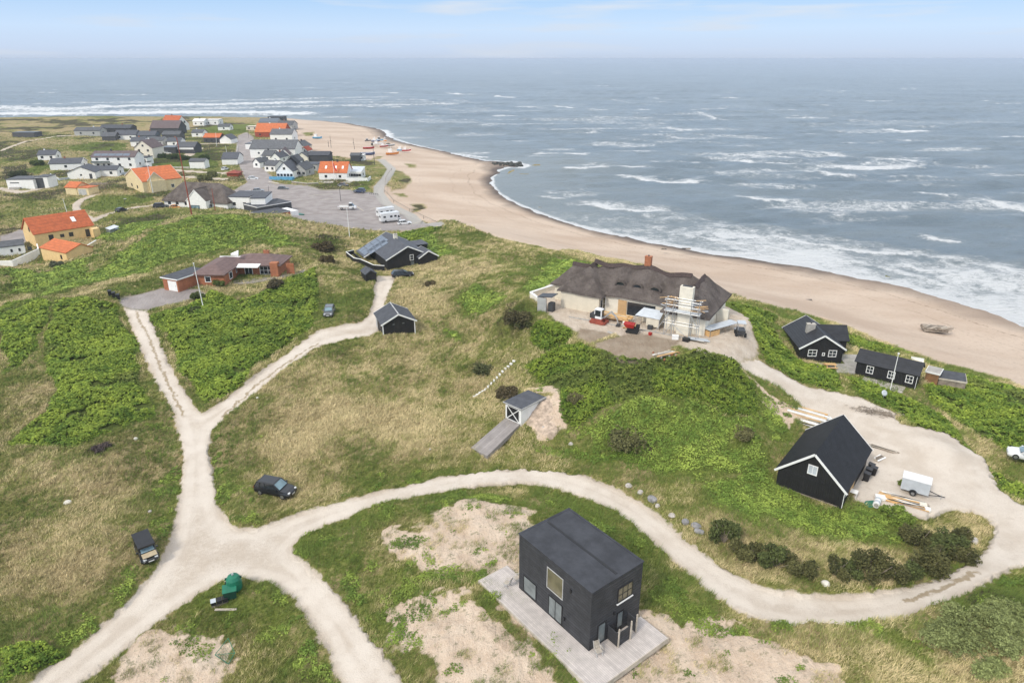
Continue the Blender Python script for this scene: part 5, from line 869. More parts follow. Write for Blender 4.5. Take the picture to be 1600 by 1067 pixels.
def fence(pts, z, mat, label, hh=1.0, name='garden_fence', cat='fence'):
    o = empty(name, P(*pts[0], z), 0, label, cat, None); m = MB()
    for q0, q1 in zip(pts, pts[1:]): a_, b_ = P(*q0, z) - o.location, P(*q1, z) - o.location; m.beam(a_ + Vector((0, 0, hh / 2)), b_ + Vector((0, 0, hh / 2)), .12, hh)
    m.build('board_panel', M[mat], o); m = MB()
    for q0, q1 in zip(pts, pts[1:]): a_, b_ = P(*q0, z) - o.location, P(*q1, z) - o.location; m.beam(a_ + Vector((0, 0, hh + .04)), b_ + Vector((0, 0, hh + .04)), .18, .09)
    m.build('top_rail', M['trim'], o)
fence([(79, 275), (93, 283), (108, 281)], 4.8, 'mailgrey', 'grey fence round the patio of the plain white gable house'); fence([(181, 275), (206, 272)], 4.8, 'mailgrey', 'pale fence right of the wide-windowed white wing'); fence([(244, 262), (262, 264), (296, 264)], 4.3, 'palewood', 'low pale fence along the hedge by the white shed', .8)
fence([(366, 307), (374, 303), (392, 301)], 4.2, 'trim', 'white picket fence behind the thatched house by the street', .9); fence([(420, 286), (436, 289)], 3.9, 'palewood', 'low timber edge of the restaurant forecourt', .6); fence([(456, 288), (480, 291), (498, 290)], 3.7, 'oldwood', 'brown fence in front of the grey shop', 1.1); fence([(371, 230), (370, 245), (374, 258)], 4.0, 'palewood', 'roadside fence left of the village street', .6)

vh(262, 229, 20, 3, 8, 2.8, 4.6, 'x', 'white', 'slate', 'white house with dark roof between the cream gable and the dark carport', 1); vh(300, 214, 17, 0, 8, 2.6, 4.4, 'x', 'white', 'greyroof', 'small white house left of the dark cafe', 1); vh(205, 229, 20, 5, 8, 2.8, 4.8, 'x', 'white', 'slate', 'white house behind the two-storey house, left of the cream gable', 1)
vh(60, 251, 24, 14, 8, 2.6, 4.4, 'x', 'white', 'slate', 'white house at the left edge of the village above the flat-roofed one', 2); vh(470, 243, 12, -8, 6, 2.6, 4.4, 'y', 'white', 'redwall', 'tiny white house with maroon roof facing the beach', 0); vh(396, 262, 12, -20, 7, 2.6, 4.4, 'y', 'white', 'greyroof', 'small white gable facing the street corner', 1); vh(341, 204, 18, 0, 7, 2.6, 4.2, 'x', 'white', 'greyroof', 'small white house on the grass below the far shore', 1)
# ------------------------------------------------------------------ vehicles (x forward, origin on the ground at the middle)
def paint(name, col, r=.28): m = NT(name); n = m.noise(3, 3, m.obj()); c = m.mix(m.ramp(n, .3, .7), tuple(q * .85 for q in col), col); m.b.inputs['Coat Weight'].default_value = .5; m.b.inputs['Coat Roughness'].default_value = .1; return m.fin(c, r)
PAINT = dict(black=paint('black_car_paint', (.012, .013, .016)), white=paint('white_car_paint', (.78, .79, .79)), silver=paint('silver_car_paint', (.33, .35, .37)), beige=paint('champagne_car_paint', (.56, .46, .31)), red=paint('red_car_paint', (.35, .02, .02)), blue=paint('dark_blue_car_paint', (.03, .05, .11)), grey=paint('grey_car_paint', (.12, .125, .13)), orange=paint('orange_car_paint', (.65, .25, .03)))
M['lamp'] = simple('lamp_glass', (.75, .77, .78), .15, .03); M['taillamp'] = simple('tail_lamp', (.35, .02, .02), .2, .05); M['plate'] = simple('number_plate', (.75, .75, .72), .5, .02); M['rim'] = simple('alloy_rim', (.45, .46, .47), .3, .05, metal=.8)
def loft(st, mat, name, parent):
    """stations (x, half width, z bottom, z top, crown inset)"""
    m = MB(); k = 8; vs = []
    for x, hw, zb, zt, cr in st:
        zm = zb + (zt - zb) * .55; vs += [(x, -hw * .9, zb), (x, -hw, zb + (zt - zb) * .25), (x, -hw, zm), (x, -hw + cr, zt), (x, hw - cr, zt), (x, hw, zm), (x, hw, zb + (zt - zb) * .25), (x, hw * .9, zb)]
    fs = [tuple(range(k)), tuple(range((len(st) - 1) * k, len(st) * k))[::-1]]
    for i in range(len(st) - 1):
        for j in range(k): fs.append((i * k + j, i * k + (j + 1) % k, (i + 1) * k + (j + 1) % k, (i + 1) * k + j))
    m.add(vs, fs); return m.build(name, mat, parent)
def car(p, rz, L, W, H, col, label, style='suv', name='parked_car', cat='car', group=None, detail=True, roofcol=None):
    o = empty(name, p, rz, label, cat, group); pm = PAINT[col]; hw = W / 2; zb = .2 * H / 1.6; belt = H * (.60 if style != 'van' else .56); f = L / 2; hood = belt * (.93 if style != 'van' else .90)
    loft([(-f, hw * .86, zb + .12, belt * .86, .10), (-f + .18, hw * .97, zb + .02, belt, .10), (-f + L * .2, hw, zb, belt, .08), (f - L * .42, hw, zb, belt, .08), (f - L * .28, hw, zb, hood, .10), (f - L * .1, hw * .96, zb, hood * .93, .14), (f - .1, hw * .86, zb + .04, hood * .80, .16), (f, hw * .74, zb + .12, hood * .68, .16)], pm, 'body', o)
    b0, b1, t0, t1 = {'suv': (-f + .12, f - L * .27, -f + .55, f - L * .43), 'hatch': (-f + .15, f - L * .27, -f + .7, f - L * .45), 'sedan': (-f + L * .14, f - L * .27, -f + L * .27, f - L * .45), 'van': (-f + .08, f - L * .14, -f + .2, f - L * .26), 'estate': (-f + .12, f - L * .28, -f + .6, f - L * .45)}[style]; ti = hw * .78
    g = MB(); g.add([(b0, -hw + .08, belt - .02), (b1, -hw + .1, belt - .04), (b1, hw - .1, belt - .04), (b0, hw - .08, belt - .02), (t0, -ti, H - .05), (t1, -ti, H - .05), (t1, ti, H - .05), (t0, ti, H - .05)], [(0, 1, 5, 4), (1, 2, 6, 5), (2, 3, 7, 6), (3, 0, 4, 7), (4, 5, 6, 7), (3, 2, 1, 0)])
    gl = g.build('windows', M['glass'], o)
    if detail: ws = MB(); e1 = Vector((.03, 0, .03)); q_ = [Vector((b1, -hw + .22, belt + .0)), Vector((b1, hw - .22, belt + .0)), Vector((t1, ti - .1, H - .10)), Vector((t1, -ti + .1, H - .10))]; ws.add([p_ + e1 for p_ in q_], [(0, 1, 2, 3)]); ws.build('windscreen', M['glassb'], o)
    rm = PAINT[roofcol] if roofcol else pm; r_ = MB(); r_.add([(t0 - .06, -ti - .03, H - .07), (t1 + .1, -ti - .03, H - .09), (t1 + .1, ti + .03, H - .09), (t0 - .06, ti + .03, H - .07), (t0 + .1, -ti + .12, H), (t1 - .05, -ti + .12, H - .01), (t1 - .05, ti - .12, H - .01), (t0 + .1, ti - .12, H)], [(0, 1, 5, 4), (1, 2, 6, 5), (2, 3, 7, 6), (3, 0, 4, 7), (4, 5, 6, 7), (3, 2, 1, 0)]); r_.build('roof', rm, o)
    if style == 'van': m = MB(); m.box(-f + .09, f - L * .36, -hw + .02, -hw + .06, belt - .1, H - .25); m.box(-f + .09, f - L * .36, hw - .06, hw - .02, belt - .1, H - .25); m.build('side_panel', pm, o)
    for s in (-1, 1):
        for (xb, xt) in ((b0 + .02, t0), (b1 - .02, t1), ((b0 + b1) / 2 - .1, (t0 + t1) / 2 - .1), (b0 + (b1 - b0) * .24, t0 + (t1 - t0) * .2)): m = MB(); m.beam((xb, s * (hw - .085), belt - .03), (xt, s * (ti + .01), H - .06), .08, .07); m.build('pillar', pm, o)
    R_ = .34 * (H / 1.65) ** .4
    for x in (-f + L * .19, f - L * .185):
        for s in (-1, 1):
            m = MB(); m.bar((x, s * (hw - .2), R_), (x, s * (hw + .015), R_), R_, 14); wl = m.build('wheel', M['rubber'], o); m = MB(); m.bar((x, s * (hw + .0), R_), (x, s * (hw + .03), R_), R_ * .62, 10); m.build('rim', M['rim'], wl)
    if detail:
        for s in (-1, 1):
            MB().box(f - .34, f - .05, s * hw * .62 - .14, s * hw * .62 + .14, hood * .70, hood * .84).build('headlight', M['lamp'], o); MB().box(-f - .01, -f + .16, s * hw * .72 - .11, s * hw * .72 + .11, belt * .72, belt * .9).build('tail_light', M['taillamp'], o); MB().box(b1 - .35, b1 - .2, s * (hw + .09) - .09, s * (hw + .09) + .09, belt - .02, belt + .14).build('mirror', pm, o)
        MB().box(f - .02, f + .02, -.26, .26, zb + .18, zb + .29).build('number_plate', M['plate'], o); MB().box(f - .08, f + .01, -.4, .4, hood * .52, hood * .66).build('grille', M['blackpl'], o)
    return o
def pc(px, py, z=None): p = PG(px, py) if z is None else P(px, py, z); return p
def heading(p0, p1): d = P(*p1) - P(*p0); return math.atan2(d.y, d.x)
car(pc(432, 772), R(-17), 4.75, 1.95, 1.72, 'black', 'black estate-type SUV parked on the grass inside the road bend', 'suv')
o = car(pc(232, 872), heading((223, 842), (240, 876)), 3.8, 1.66, 1.5, 'black', 'dark jeep with champagne bonnet and tailgate on the verge left of the junction', 'hatch', roofcol='black')
MB().box(1.05, 1.82, -.66, .66, .86, .93).build('bonnet', PAINT['beige'], o); MB().box(-1.93, -1.85, -.7, .7, .5, 1.0).build('tailgate', PAINT['beige'], o)
MB().box(-1.98, .9, -.78, .78, 1.42, 1.63).build('soft_top', M['blackpl'], o); MB().bar((-2.0, 0, .95), (-2.22, 0, .95), .34, 14).build('spare_wheel', M['rubber'], o)
car(pc(515.5, 497), R(-84), 4.0, 1.75, 1.5, 'grey', 'dark grey hatchback parked on the grass above the sandy drive', 'hatch')
car(P(629, 432, 9.2), R(18), 4.7, 1.85, 1.5, 'black', 'black car parked beside the solar-roofed summer house', 'estate')
car(P(1607, 717, 8.6), R(150), 4.4, 1.8, 1.55, 'white', 'white car parked beyond the hedge at the right edge', 'hatch')
V = 'vehicles in the village'
car(P(632, 351, 4.0), R(20), 4.5, 1.8, 1.5, 'white', 'white estate car parked right of the two motorhomes', 'estate', group=V)
car(P(536, 291, 3.8), R(-5), 4.3, 1.8, 1.45, 'grey', 'dark grey car parked below the conservatory wall', 'sedan', group=V, detail=False)
car(P(562, 301, 3.8), R(170), 4.6, 1.9, 1.75, 'blue', 'dark blue car parked below the green bank', 'suv', group=V, detail=False)
car(P(395.5, 281, 4), R(10), 4.4, 1.8, 1.5, 'white', 'white car driving along the village street', 'hatch', group=V, detail=False)
car(P(194, 262, 4.8), R(5), 4.3, 1.8, 1.5, 'red', 'dark red car in front of the two-storey white house', 'hatch', group=V, detail=False)
car(P(207, 260, 4.8), R(5), 4.3, 1.8, 1.5, 'black', 'black car beside the dark red car', 'hatch', group=V, detail=False)
car(P(252, 325, 4.8), R(10), 4.8, 1.9, 1.8, 'black', 'black car at the left end of the long thatched house', 'suv', group=V, detail=False)
car(P(274, 326.5, 4.8), R(0), 3.4, 1.6, 1.4, 'orange', 'orange car in front of the long thatched house', 'hatch', group=V, detail=False)
car(P(322, 327, 4.8), R(175), 4.4, 1.8, 1.7, 'silver', 'blue-grey van in front of the thatched gable', 'van', group=V, detail=False)
car(P(262, 241, 4.5), R(5), 4.3, 1.8, 1.5, 'white', 'white car in the dark open carport', 'hatch', group=V, detail=False)
car(P(190, 331, 5.0), R(80), 4.2, 1.8, 1.5, 'black', 'small black car at the bend of the narrow lane', 'hatch', group=V, detail=False)
# flatbed van
p = P(543, 327, 4.0); o = car(p, R(6), 6.2, 2.0, 2.2, 'white', 'white flatbed van with low dropside bed in the middle of the car park', 'van', name='flatbed_van', cat='van')
for ch in list(o.children):
    if ch.name.split('.')[0] in ('windows', 'roof', 'side_panel', 'pillar', 'body'):
        bpy.data.objects.remove(ch, do_unlink=True)
loft([(.7, .98, .35, 1.25, .05), (1.9, .98, .35, 1.25, .08), (2.8, .92, .35, 1.05, .15), (3.1, .8, .4, .8, .15)], PAINT['white'], 'cab_body', o); g = MB(); g.add([(.75, -.95, 1.23), (2.3, -.93, 1.2), (2.3, .93, 1.2), (.75, .95, 1.23), (.9, -.75, 2.1), (1.55, -.75, 2.1), (1.55, .75, 2.1), (.9, .75, 2.1)], [(0, 1, 5, 4), (1, 2, 6, 5), (2, 3, 7, 6), (3, 0, 4, 7), (4, 5, 6, 7), (3, 2, 1, 0)]); g.build('cab_windows', M['glass'], o); MB().box(.72, 1.65, -.8, .8, 2.05, 2.22).build('cab_roof', PAINT['white'], o)
MB().box(-3.1, .6, -1.02, 1.02, .72, .85).build('bed', M['palewood'], o); m = MB(); m.box(-3.1, .6, -1.05, -1.0, .85, 1.2); m.box(-3.1, .6, 1.0, 1.05, .85, 1.2); m.box(-3.12, -3.06, -1.0, 1.0, .85, 1.2); m.build('dropside', M['whitemetal'], o); MB().box(.58, .66, -1, 1, .85, 1.9).build('headboard', M['darkmetal'], o)
def motorhome(p, rz, L, label):
    o = empty('motorhome', p, rz, label, 'motorhome', 'motorhomes on the car park'); h = 3.0
    MB().add([(-L / 2, -1.1, .45), (L / 2 - 1.3, -1.1, .45), (L / 2 - 1.3, 1.1, .45), (-L / 2, 1.1, .45), (-L / 2 + .1, -1.08, h - .1), (L / 2 - .7, -1.08, h), (L / 2 - .7, 1.08, h), (-L / 2 + .1, 1.08, h - .1), (L / 2 - .6, -1.08, 2.0), (L / 2 - .6, 1.08, 2.0), (L / 2 - 1.2, -1.1, 1.9), (L / 2 - 1.2, 1.1, 1.9)], [(0, 1, 10, 8, 5, 4), (3, 7, 6, 9, 11, 2), (4, 5, 6, 7), (0, 4, 7, 3), (5, 8, 9, 6), (8, 10, 11, 9), (1, 2, 11, 10), (0, 3, 2, 1)]).build('body', PAINT['white'], o)
    loft([(L / 2 - 1.4, 1.0, .4, 1.25, .1), (L / 2 - .5, .98, .4, 1.15, .12), (L / 2, .86, .45, .85, .15)], PAINT['white'], 'cab', o); g = MB(); g.add([(L / 2 - 1.3, -.98, 1.2), (L / 2 - .35, -.9, 1.12), (L / 2 - .35, .9, 1.12), (L / 2 - 1.3, .98, 1.2), (L / 2 - 1.3, -.95, 1.95), (L / 2 - .85, -.85, 1.95), (L / 2 - .85, .85, 1.95), (L / 2 - 1.3, .95, 1.95)], [(0, 1, 5, 4), (1, 2, 6, 5), (2, 3, 7, 6), (4, 5, 6, 7), (3, 2, 1, 0), (3, 0, 4, 7)]); g.build('windscreen', M['glass'], o)
    for x in (-L / 2 + .8, -.4, 1.0): MB().box(x, x + .8, -1.125, -1.08, 1.5, 2.05).build('side_window', M['glass'], o)
    MB().box(-L / 2 - .01, -L / 2 + .06, -.5, .5, 1.5, 2.1).build('rear_window', M['glass'], o); MB().box(-.5, .3, -.4, .4, h - .08, h + .08).build('roof_hatch', M['tarp'], o); MB().box(-L / 2 + .3, L / 2 - 2, -1.13, -1.1, .75, .85).build('stripe', M['greytrim'], o)
    for x in (-L / 2 + 1.5, L / 2 - .8):
        for s in (-1, 1): m = MB(); m.bar((x, s * .85, .36), (x, s * 1.13, .36), .36, 12); m.build('wheel', M['rubber'], o)
    return o
motorhome(P(604, 338, 4.0), R(32), 6.4, 'rear white motorhome of the pair on the car park'); motorhome(P(610, 346, 4.0), R(30), 6.8, 'front white motorhome of the pair, nearer the dunes')
# box trailer
p = PG(1428, 768); o = empty('box_trailer', p, R(-33), 'white and grey box trailer with drawbar on the gravel yard', 'trailer')
MB().box(-1.35, 1.35, -.75, .75, .45, 1.85).build('body', M['mailgrey'], o); MB().add([(-1.4, -.8, 1.85), (1.4, -.8, 1.85), (1.4, .8, 1.85), (-1.4, .8, 1.85), (-1.38, -.78, 1.95), (1.38, -.78, 1.95), (1.38, .78, 1.95), (-1.38, .78, 1.95)], [(0, 1, 5, 4), (1, 2, 6, 5), (2, 3, 7, 6), (3, 0, 4, 7), (4, 5, 6, 7), (3, 2, 1, 0)]).build('lid', M['whitemetal'], o)
m = MB(); m.beam((1.35, -.5, .42), (2.5, 0, .42), .06, .08); m.beam((1.35, .5, .42), (2.5, 0, .42), .06, .08); m.beam((2.4, 0, .42), (2.9, 0, .42), .08, .08); m.build('drawbar', M['darkmetal'], o); m = MB(); m.bar((2.55, 0, .05), (2.55, 0, .6), .04, 6); m.build('jockey_wheel', M['steel'], o)
for s in (-1, 1):
    m = MB(); m.bar((-.1, s * .76, .32), (-.1, s * .92, .32), .32, 14); wl = m.build('wheel', M['rubber'], o); MB().bar((-.1, s * .92, .32), (-.1, s * .935, .32), .18, 10).build('rim', M['rim'], wl); m = MB(); m.add([(-.1 + .42 * math.cos(q), s * y, .32 + .42 * math.sin(q)) for q in np.linspace(0, math.pi, 8) for y in (.755, .95)], [(2 * i, 2 * i + 1, 2 * i + 3, 2 * i + 2) for i in range(7)]); m.build('mudguard', M['blackpl'], o)
for s in (-1, 1): MB().box(-1.37, -1.34, s * .6 - .08, s * .6 + .08, .55, .65).build('tail_light', M['taillamp'], o)
# mini excavator
o = empty('mini_excavator', P(935, 504, 15.02), TANG + R(-2), 'white-cabbed mini excavator on rust-red tracks by the thatched house', 'excavator')
for s in (-1, 1): m = MB(); m.prism([(-1.0, 0), (1.0, 0), (1.2, .25), (1.0, .5), (-1.0, .5), (-1.2, .25)], 'y', s * .62 - .2, s * .62 + .2); m.build('track', M['rust'], o)
MB().box(-.9, .8, -.75, .75, .5, .8).build('chassis', M['rust'], o); MB().box(-1.15, -.3, -.72, .72, .8, 1.5).build('engine_cover', M['darkmetal'], o); m = MB(); m.box(-.45, .75, -.7, .3, .8, 2.35); cbn = m.build('cab', M['whitemetal'], o, bevel=.08)
MB().box(-.3, .6, -.73, -.69, 1.25, 2.2).build('side_window', M['glass'], cbn); MB().box(.74, .78, -.6, .2, 1.1, 2.2).build('windscreen', M['glass'], cbn)
m = MB(); m.beam((.8, .1, .9), (2.0, .1, 2.1), .2, .25); m.beam((2.0, .1, 2.1), (2.9, .1, 1.3), .16, .2); m.beam((2.9, .1, 1.3), (3.2, .1, .4), .14, .16); m.build('boom', M['steel'], o); m = MB(); m.prism([(2.9, .05), (3.4, .05), (3.5, .45), (3.05, .5)], 'y', -.2, .4); m.build('bucket', M['darkmetal'], o); m = MB(); m.box(1.25, 1.35, -.8, .8, .05, .5); m.build('dozer_blade', M['rust'], o)
# red dumper
o = empty('mini_dumper', P(988, 519, 15.02), TANG + R(8), 'small red site dumper standing on the terrace', 'dumper'); MB().box(-.7, .9, -.45, .45, .4, .75).build('chassis', M['blackpl'], o); m = MB(); m.add([(-.9, -.45, .75), (.2, -.45, .75), (.2, .45, .75), (-.9, .45, .75), (-1.3, -.6, 1.35), (.3, -.6, 1.3), (.3, .6, 1.3), (-1.3, .6, 1.35)], [(0, 1, 5, 4), (1, 2, 6, 5), (2, 3, 7, 6), (3, 0, 4, 7), (3, 2, 1, 0), (4, 5, 6, 7)]); m.build('skip', M['red'], o); MB().box(.5, 1.0, -.3, .3, .75, 1.25).build('engine', M['blackpl'], o); m = MB(); m.bar((1.0, -.3, 1.2), (1.25, -.3, 1.7), .03, 5); m.bar((1.0, .3, 1.2), (1.25, .3, 1.7), .03, 5); m.build('handle', M['darkmetal'], o)
for s in (-1, 1): m = MB(); m.prism([(-.8, 0), (.8, 0), (.95, .2), (.8, .4), (-.8, .4), (-.95, .2)], 'y', s * .5 - .12, s * .5 + .12); m.build('track', M['rubber'], o)
# grey compact loader on the right of the terrace
o = empty('compact_loader', P(1156, 524, 14.8), R(80), 'small grey loader machine at the right end of the terrace', 'loader'); MB().box(-1.0, .6, -.55, .55, .5, 1.1).build('chassis', M['darkmetal'], o); m = MB()
for x in (-.8, .4):
    for y in (-.5, .5): m.beam((x, y, 1.1), (x, y, 2.1), .07, .07)
m.build('roll_frame', M['steel'], o); MB().box(-.9, .5, -.58, .58, 2.1, 2.16).build('canopy', M['mailgrey'], o); MB().box(.9, 1.5, -.7, .7, .1, .6).build('bucket', M['steel'], o); m = MB(); m.beam((.5, -.4, .9), (1.1, -.4, .4), .1, .12); m.beam((.5, .4, .9), (1.1, .4, .4), .1, .12); m.build('lift_arm', M['steel'], o)
for x in (-.7, .45):
    for s in (-1, 1): m = MB(); m.bar((x, s * .5, .33), (x, s * .78, .33), .33, 12); m.build('wheel', M['rubber'], o)

for px, py, z, rz, col, st, lb in [(404, 300, 4.2, 20, 'silver', 'hatch', 'silver car beside the white picket fence'), (443, 297, 4.0, 5, 'grey', 'estate', 'grey car near the restaurant forecourt'), (231, 264, 4.7, 0, 'silver', 'hatch', 'silver car by the small white box on the village road'), (352, 266, 4.2, 80, 'white', 'hatch', 'white car below the wide dark roof'), (172, 264, 4.8, 5, 'white', 'estate', 'white car in front of the balcony of the two-storey house'), (98, 372, 5.2, 40, 'grey', 'hatch', 'grey car partly hidden behind the yellow outbuilding')]: car(P(px, py, z), R(rz), 4.3, 1.8, 1.5, col, lb, st, group=V, detail=False)
# ------------------------------------------------------------------ poles, bins, boats and other things
def pole(base, top, zb, r0, mat, label, name='flagpole', cat='flagpole', group=None, ball=True, r1=None, hh=None):
    p = P(*base, zb) if zb is not None else PG(*base)
    lo, hi = 0, 40
    for _ in range(40):
        m_ = (lo + hi) / 2
        if proj(p.x, p.y, p.z + m_)[1] > top[1]: lo = m_
        else: hi = m_
    h = lo; tx = proj(p.x, p.y, p.z + h)[0]; dist = cp * p.y - sp * (p.z + h - CAMZ); dx = (top[0] - tx) * dist / FPX
    if abs(dx) > h * .12: dx = 0
    o = empty(name, p, 0, label, cat, group); MB().bar((0, 0, -.4), (dx, 0, h), r0, 8, r1 or r0 * .55).build('pole', M[mat], o)
    if ball: MB().box(dx - .1, dx + .1, -.1, .1, h, h + .14).build('finial', M[mat], o)
    return o, h, dx
pole((317.5, 479), (302.5, 412), None, .09, 'trim', 'white flagpole in front of the brick bungalow'); pole((546.5, 372), (541.5, 323), None, .10, 'trim', 'white flagpole on the dune beside the car park')
o, h, dx = pole((299, 333), (276, 216), 12.2, .20, 'rust', 'tall rust-red lattice mast rising from the green dune', 'radio_mast', 'mast'); o, h, dx = pole((336, 327), (331, 296), 9.0, .13, 'rust', 'shorter rust-red mast in front of the thatched gable', 'radio_mast', 'mast')
pole((239.5, 303), (229, 252), 4.9, .12, 'trim', 'white flagpole in front of the pale yellow house'); pole((105.5, 334), (98.5, 312), 5, .10, 'trim', 'white flagpole behind the long yellow house'); pole((1390.5, 611), (1404, 553), None, .07, 'trim', 'white flagpole in front of the long low black cottage')
pole((338.5, 229), (337, 208), 4.4, .12, 'trim', 'white flagpole on the lawn near the dark cafe'); pole((356, 252), (352.5, 229), 4.2, .12, 'trim', 'white flagpole in front of the wide dark roof')
o, h, dx = pole((523, 282), (519.5, 252), 3.9, .10, 'trim', 'flagpole with red and white pennant at the orange-roofed house'); MB().add([(dx, -.02, h - .3), (dx, .02, h - .3), (dx + 1.5, 0, h - 4), (dx, -.02, h - 1.5), (dx, .02, h - 1.5), (dx + 1.0, 0, h - 4.3)], [(0, 1, 2), (3, 4, 5), (0, 2, 5, 3)]).build('pennant', M['flagred'], o)
LG = 'lamp posts of the village'
for base, top, lb in [((388.5, 215), (387, 198), 'street lamp at the top of the village street'), ((420.5, 305), (419, 290), 'street lamp behind the low black-roofed building'), ((532.5, 313), (530, 291), 'lamp post in the middle of the car park'), ((378, 278), (377, 264), 'street lamp at the village street bend'), ((195.5, 324), (194, 311), 'street lamp on the lane verge')]:
    o, h, dx = pole(base, top, 4.2, .10, 'darkmetal', lb, 'street_lamp', 'street lamp', LG, ball=False); MB().box(dx - .15, dx + .75, -.12, .12, h - .02, h + .14).build('lamp_head', M['greytrim'], o)
for base, top, lb in [((517.5, 231), (515.5, 212), 'thin dark mast standing alone on the wide beach'), ((513.5, 230), (512.5, 219), 'short mast left of the lone beach mast'), ((554, 233), (551.5, 216), 'slender mast near the red beached boat'), ((585.5, 257), (582, 224), 'tall dark brown signal mast on the grassy knoll')]:
    o, h, dx = pole(base, top, 3.0, .14, 'darkmetal', lb, 'signal_mast', 'mast', None, ball=False); MB().box(dx - .5, dx + .5, -.05, .05, h * .55, h * .55 + .15).build('yardarm', M['darkmetal'], o)
# recycling bell, bin and mailboxes at the junction
p = PG(368, 922); o = empty('recycling_bell', p, R(15), 'big dark green bell-shaped recycling container at the road junction', 'recycling container'); m = MB(); pr = [(.62, 0), (.70, .3), (.72, .95), (.66, 1.3), (.48, 1.58), (.2, 1.7)]
for (r0, z0), (r1, z1) in zip(pr, pr[1:]): m.bar((0, 0, z0), (0, 0, z1), r0, 16, r1)
m.build('body', M['green'], o); MB().box(-.74, .74, -.07, .07, 1.25, 1.45).build('lifting_bar', M['greend'], o); m = MB(); m.bar((-.66, -.1, 1.0), (-.76, -.12, 1.0), .13, 10); m.build('slot', M['blackpl'], o); MB().bar((0, 0, 1.7), (0, 0, 1.85), .1, 8).build('hook', M['steel'], o)
p = PG(361, 933); o = empty('waste_container', p, R(20), 'green wheeled waste container next to the bell-shaped one', 'waste container'); m = MB(); m.add([(-.5, -.38, .15), (.5, -.38, .15), (.5, .38, .15), (-.5, .38, .15), (-.58, -.45, 1.05), (.58, -.45, 1.05), (.58, .45, 1.2), (-.58, .45, 1.2)], [(0, 1, 5, 4), (1, 2, 6, 5), (2, 3, 7, 6), (3, 0, 4, 7), (3, 2, 1, 0), (4, 5, 6, 7)]); m.build('body', M['greend'], o); MB().slab([(-.62, -.5, 1.1), (.62, -.5, 1.1), (.62, .5, 1.28), (-.62, .5, 1.28)], .07).build('lid', M['green'], o)
for s in (-1, 1): MB().bar((s * .45, .3, .12), (s * .55, .3, .12), .12, 8).build('wheel', M['rubber'], o)
p = PG(344, 942); o = empty('mailbox_stand', p, R(25), 'row of black mailboxes with one pale lid beside the green containers', 'mailboxes')
for i in range(3): MB().box(-.75 + i * .5, -.33 + i * .5, -.2, .2, .35, .72).build('mailbox', M['blackpl'], o); MB().slab([(-.77 + i * .5, -.24, .72), (-.31 + i * .5, -.24, .72), (-.31 + i * .5, .24, .80), (-.77 + i * .5, .24, .80)], .04).build('lid', M['mailgrey'] if i == 0 else M['blackpl'], o)
MB().box(-.75, .7, -.05, .05, .0, .35).build('stand', M['oldwood'], o)
o = empty('driftwood_plank', PG(352, 951), R(-3), 'pale plank lying on the grass below the mailboxes', 'plank'); MB().beam((-1.0, 0, .12), (1.0, .1, .16), .22, .08).build('board', M['palewood'], o)
o = empty('football_goal', PG(345, 1028), R(-35), 'toppled turquoise tube frame with netting on the sandy island', 'frame'); m = MB(); q = [(-.9, 0, .1), (.9, .1, .1), (.7, .9, .5), (-.7, 1.3, 1.0)]
for i in range(4): m.bar(q[i], q[(i + 1) % 4], .03, 6)
m.bar(q[0], q[2], .02, 5); m.build('tube', M['green'], o); m = MB()
for i in range(1, 7): a_ = Vector(q[0]).lerp(Vector(q[3]), i / 7); b_ = Vector(q[1]).lerp(Vector(q[2]), i / 7); m.bar(a_, b_, .008, 4)
m.build('net', M['green'], o)
# wheelie bins
bpy.data.objects.remove(BINROOT)
def bin_(p, rz, label, group):
    o = empty('wheelie_bin', p, rz, label, 'bin', group); MB().add([(-.24, -.26, .06), (.24, -.26, .06), (.24, .26, .06), (-.24, .26, .06), (-.29, -.34, 1.0), (.29, -.34, 1.0), (.29, .32, 1.05), (-.29, .32, 1.05)], [(0, 1, 5, 4), (1, 2, 6, 5), (2, 3, 7, 6), (3, 0, 4, 7), (3, 2, 1, 0), (4, 5, 6, 7)]).build('body', M['blackpl'], o); MB().slab([(-.31, -.37, 1.04), (.31, -.37, 1.04), (.31, .35, 1.12), (-.31, .35, 1.12)], .06).build('lid', M['darkwall'], o)
    for s in (-1, 1): MB().bar((s * .2, .3, .1), (s * .28, .3, .1), .1, 8).build('wheel', M['rubber'], o)
    return o
for i, (px, py, lb) in enumerate([(1353, 750, 'nearest black wheelie bin against the barn side wall'), (1356, 743, 'middle black wheelie bin against the barn side wall'), (1360, 736, 'farthest black wheelie bin against the barn side wall'), (1364, 741, 'black wheelie bin standing out from the row at the barn')]): bin_(PG(px, py), R(50), lb, 'black bins beside the barn')
for px, py, lb in [(174, 468, 'left black bin at the bungalow driveway mouth'), (180, 470, 'middle black bin at the bungalow driveway mouth'), (186, 470, 'right black bin at the bungalow driveway mouth')]: bin_(PG(px, py), R(20), lb, 'black bins at the bungalow driveway'); 
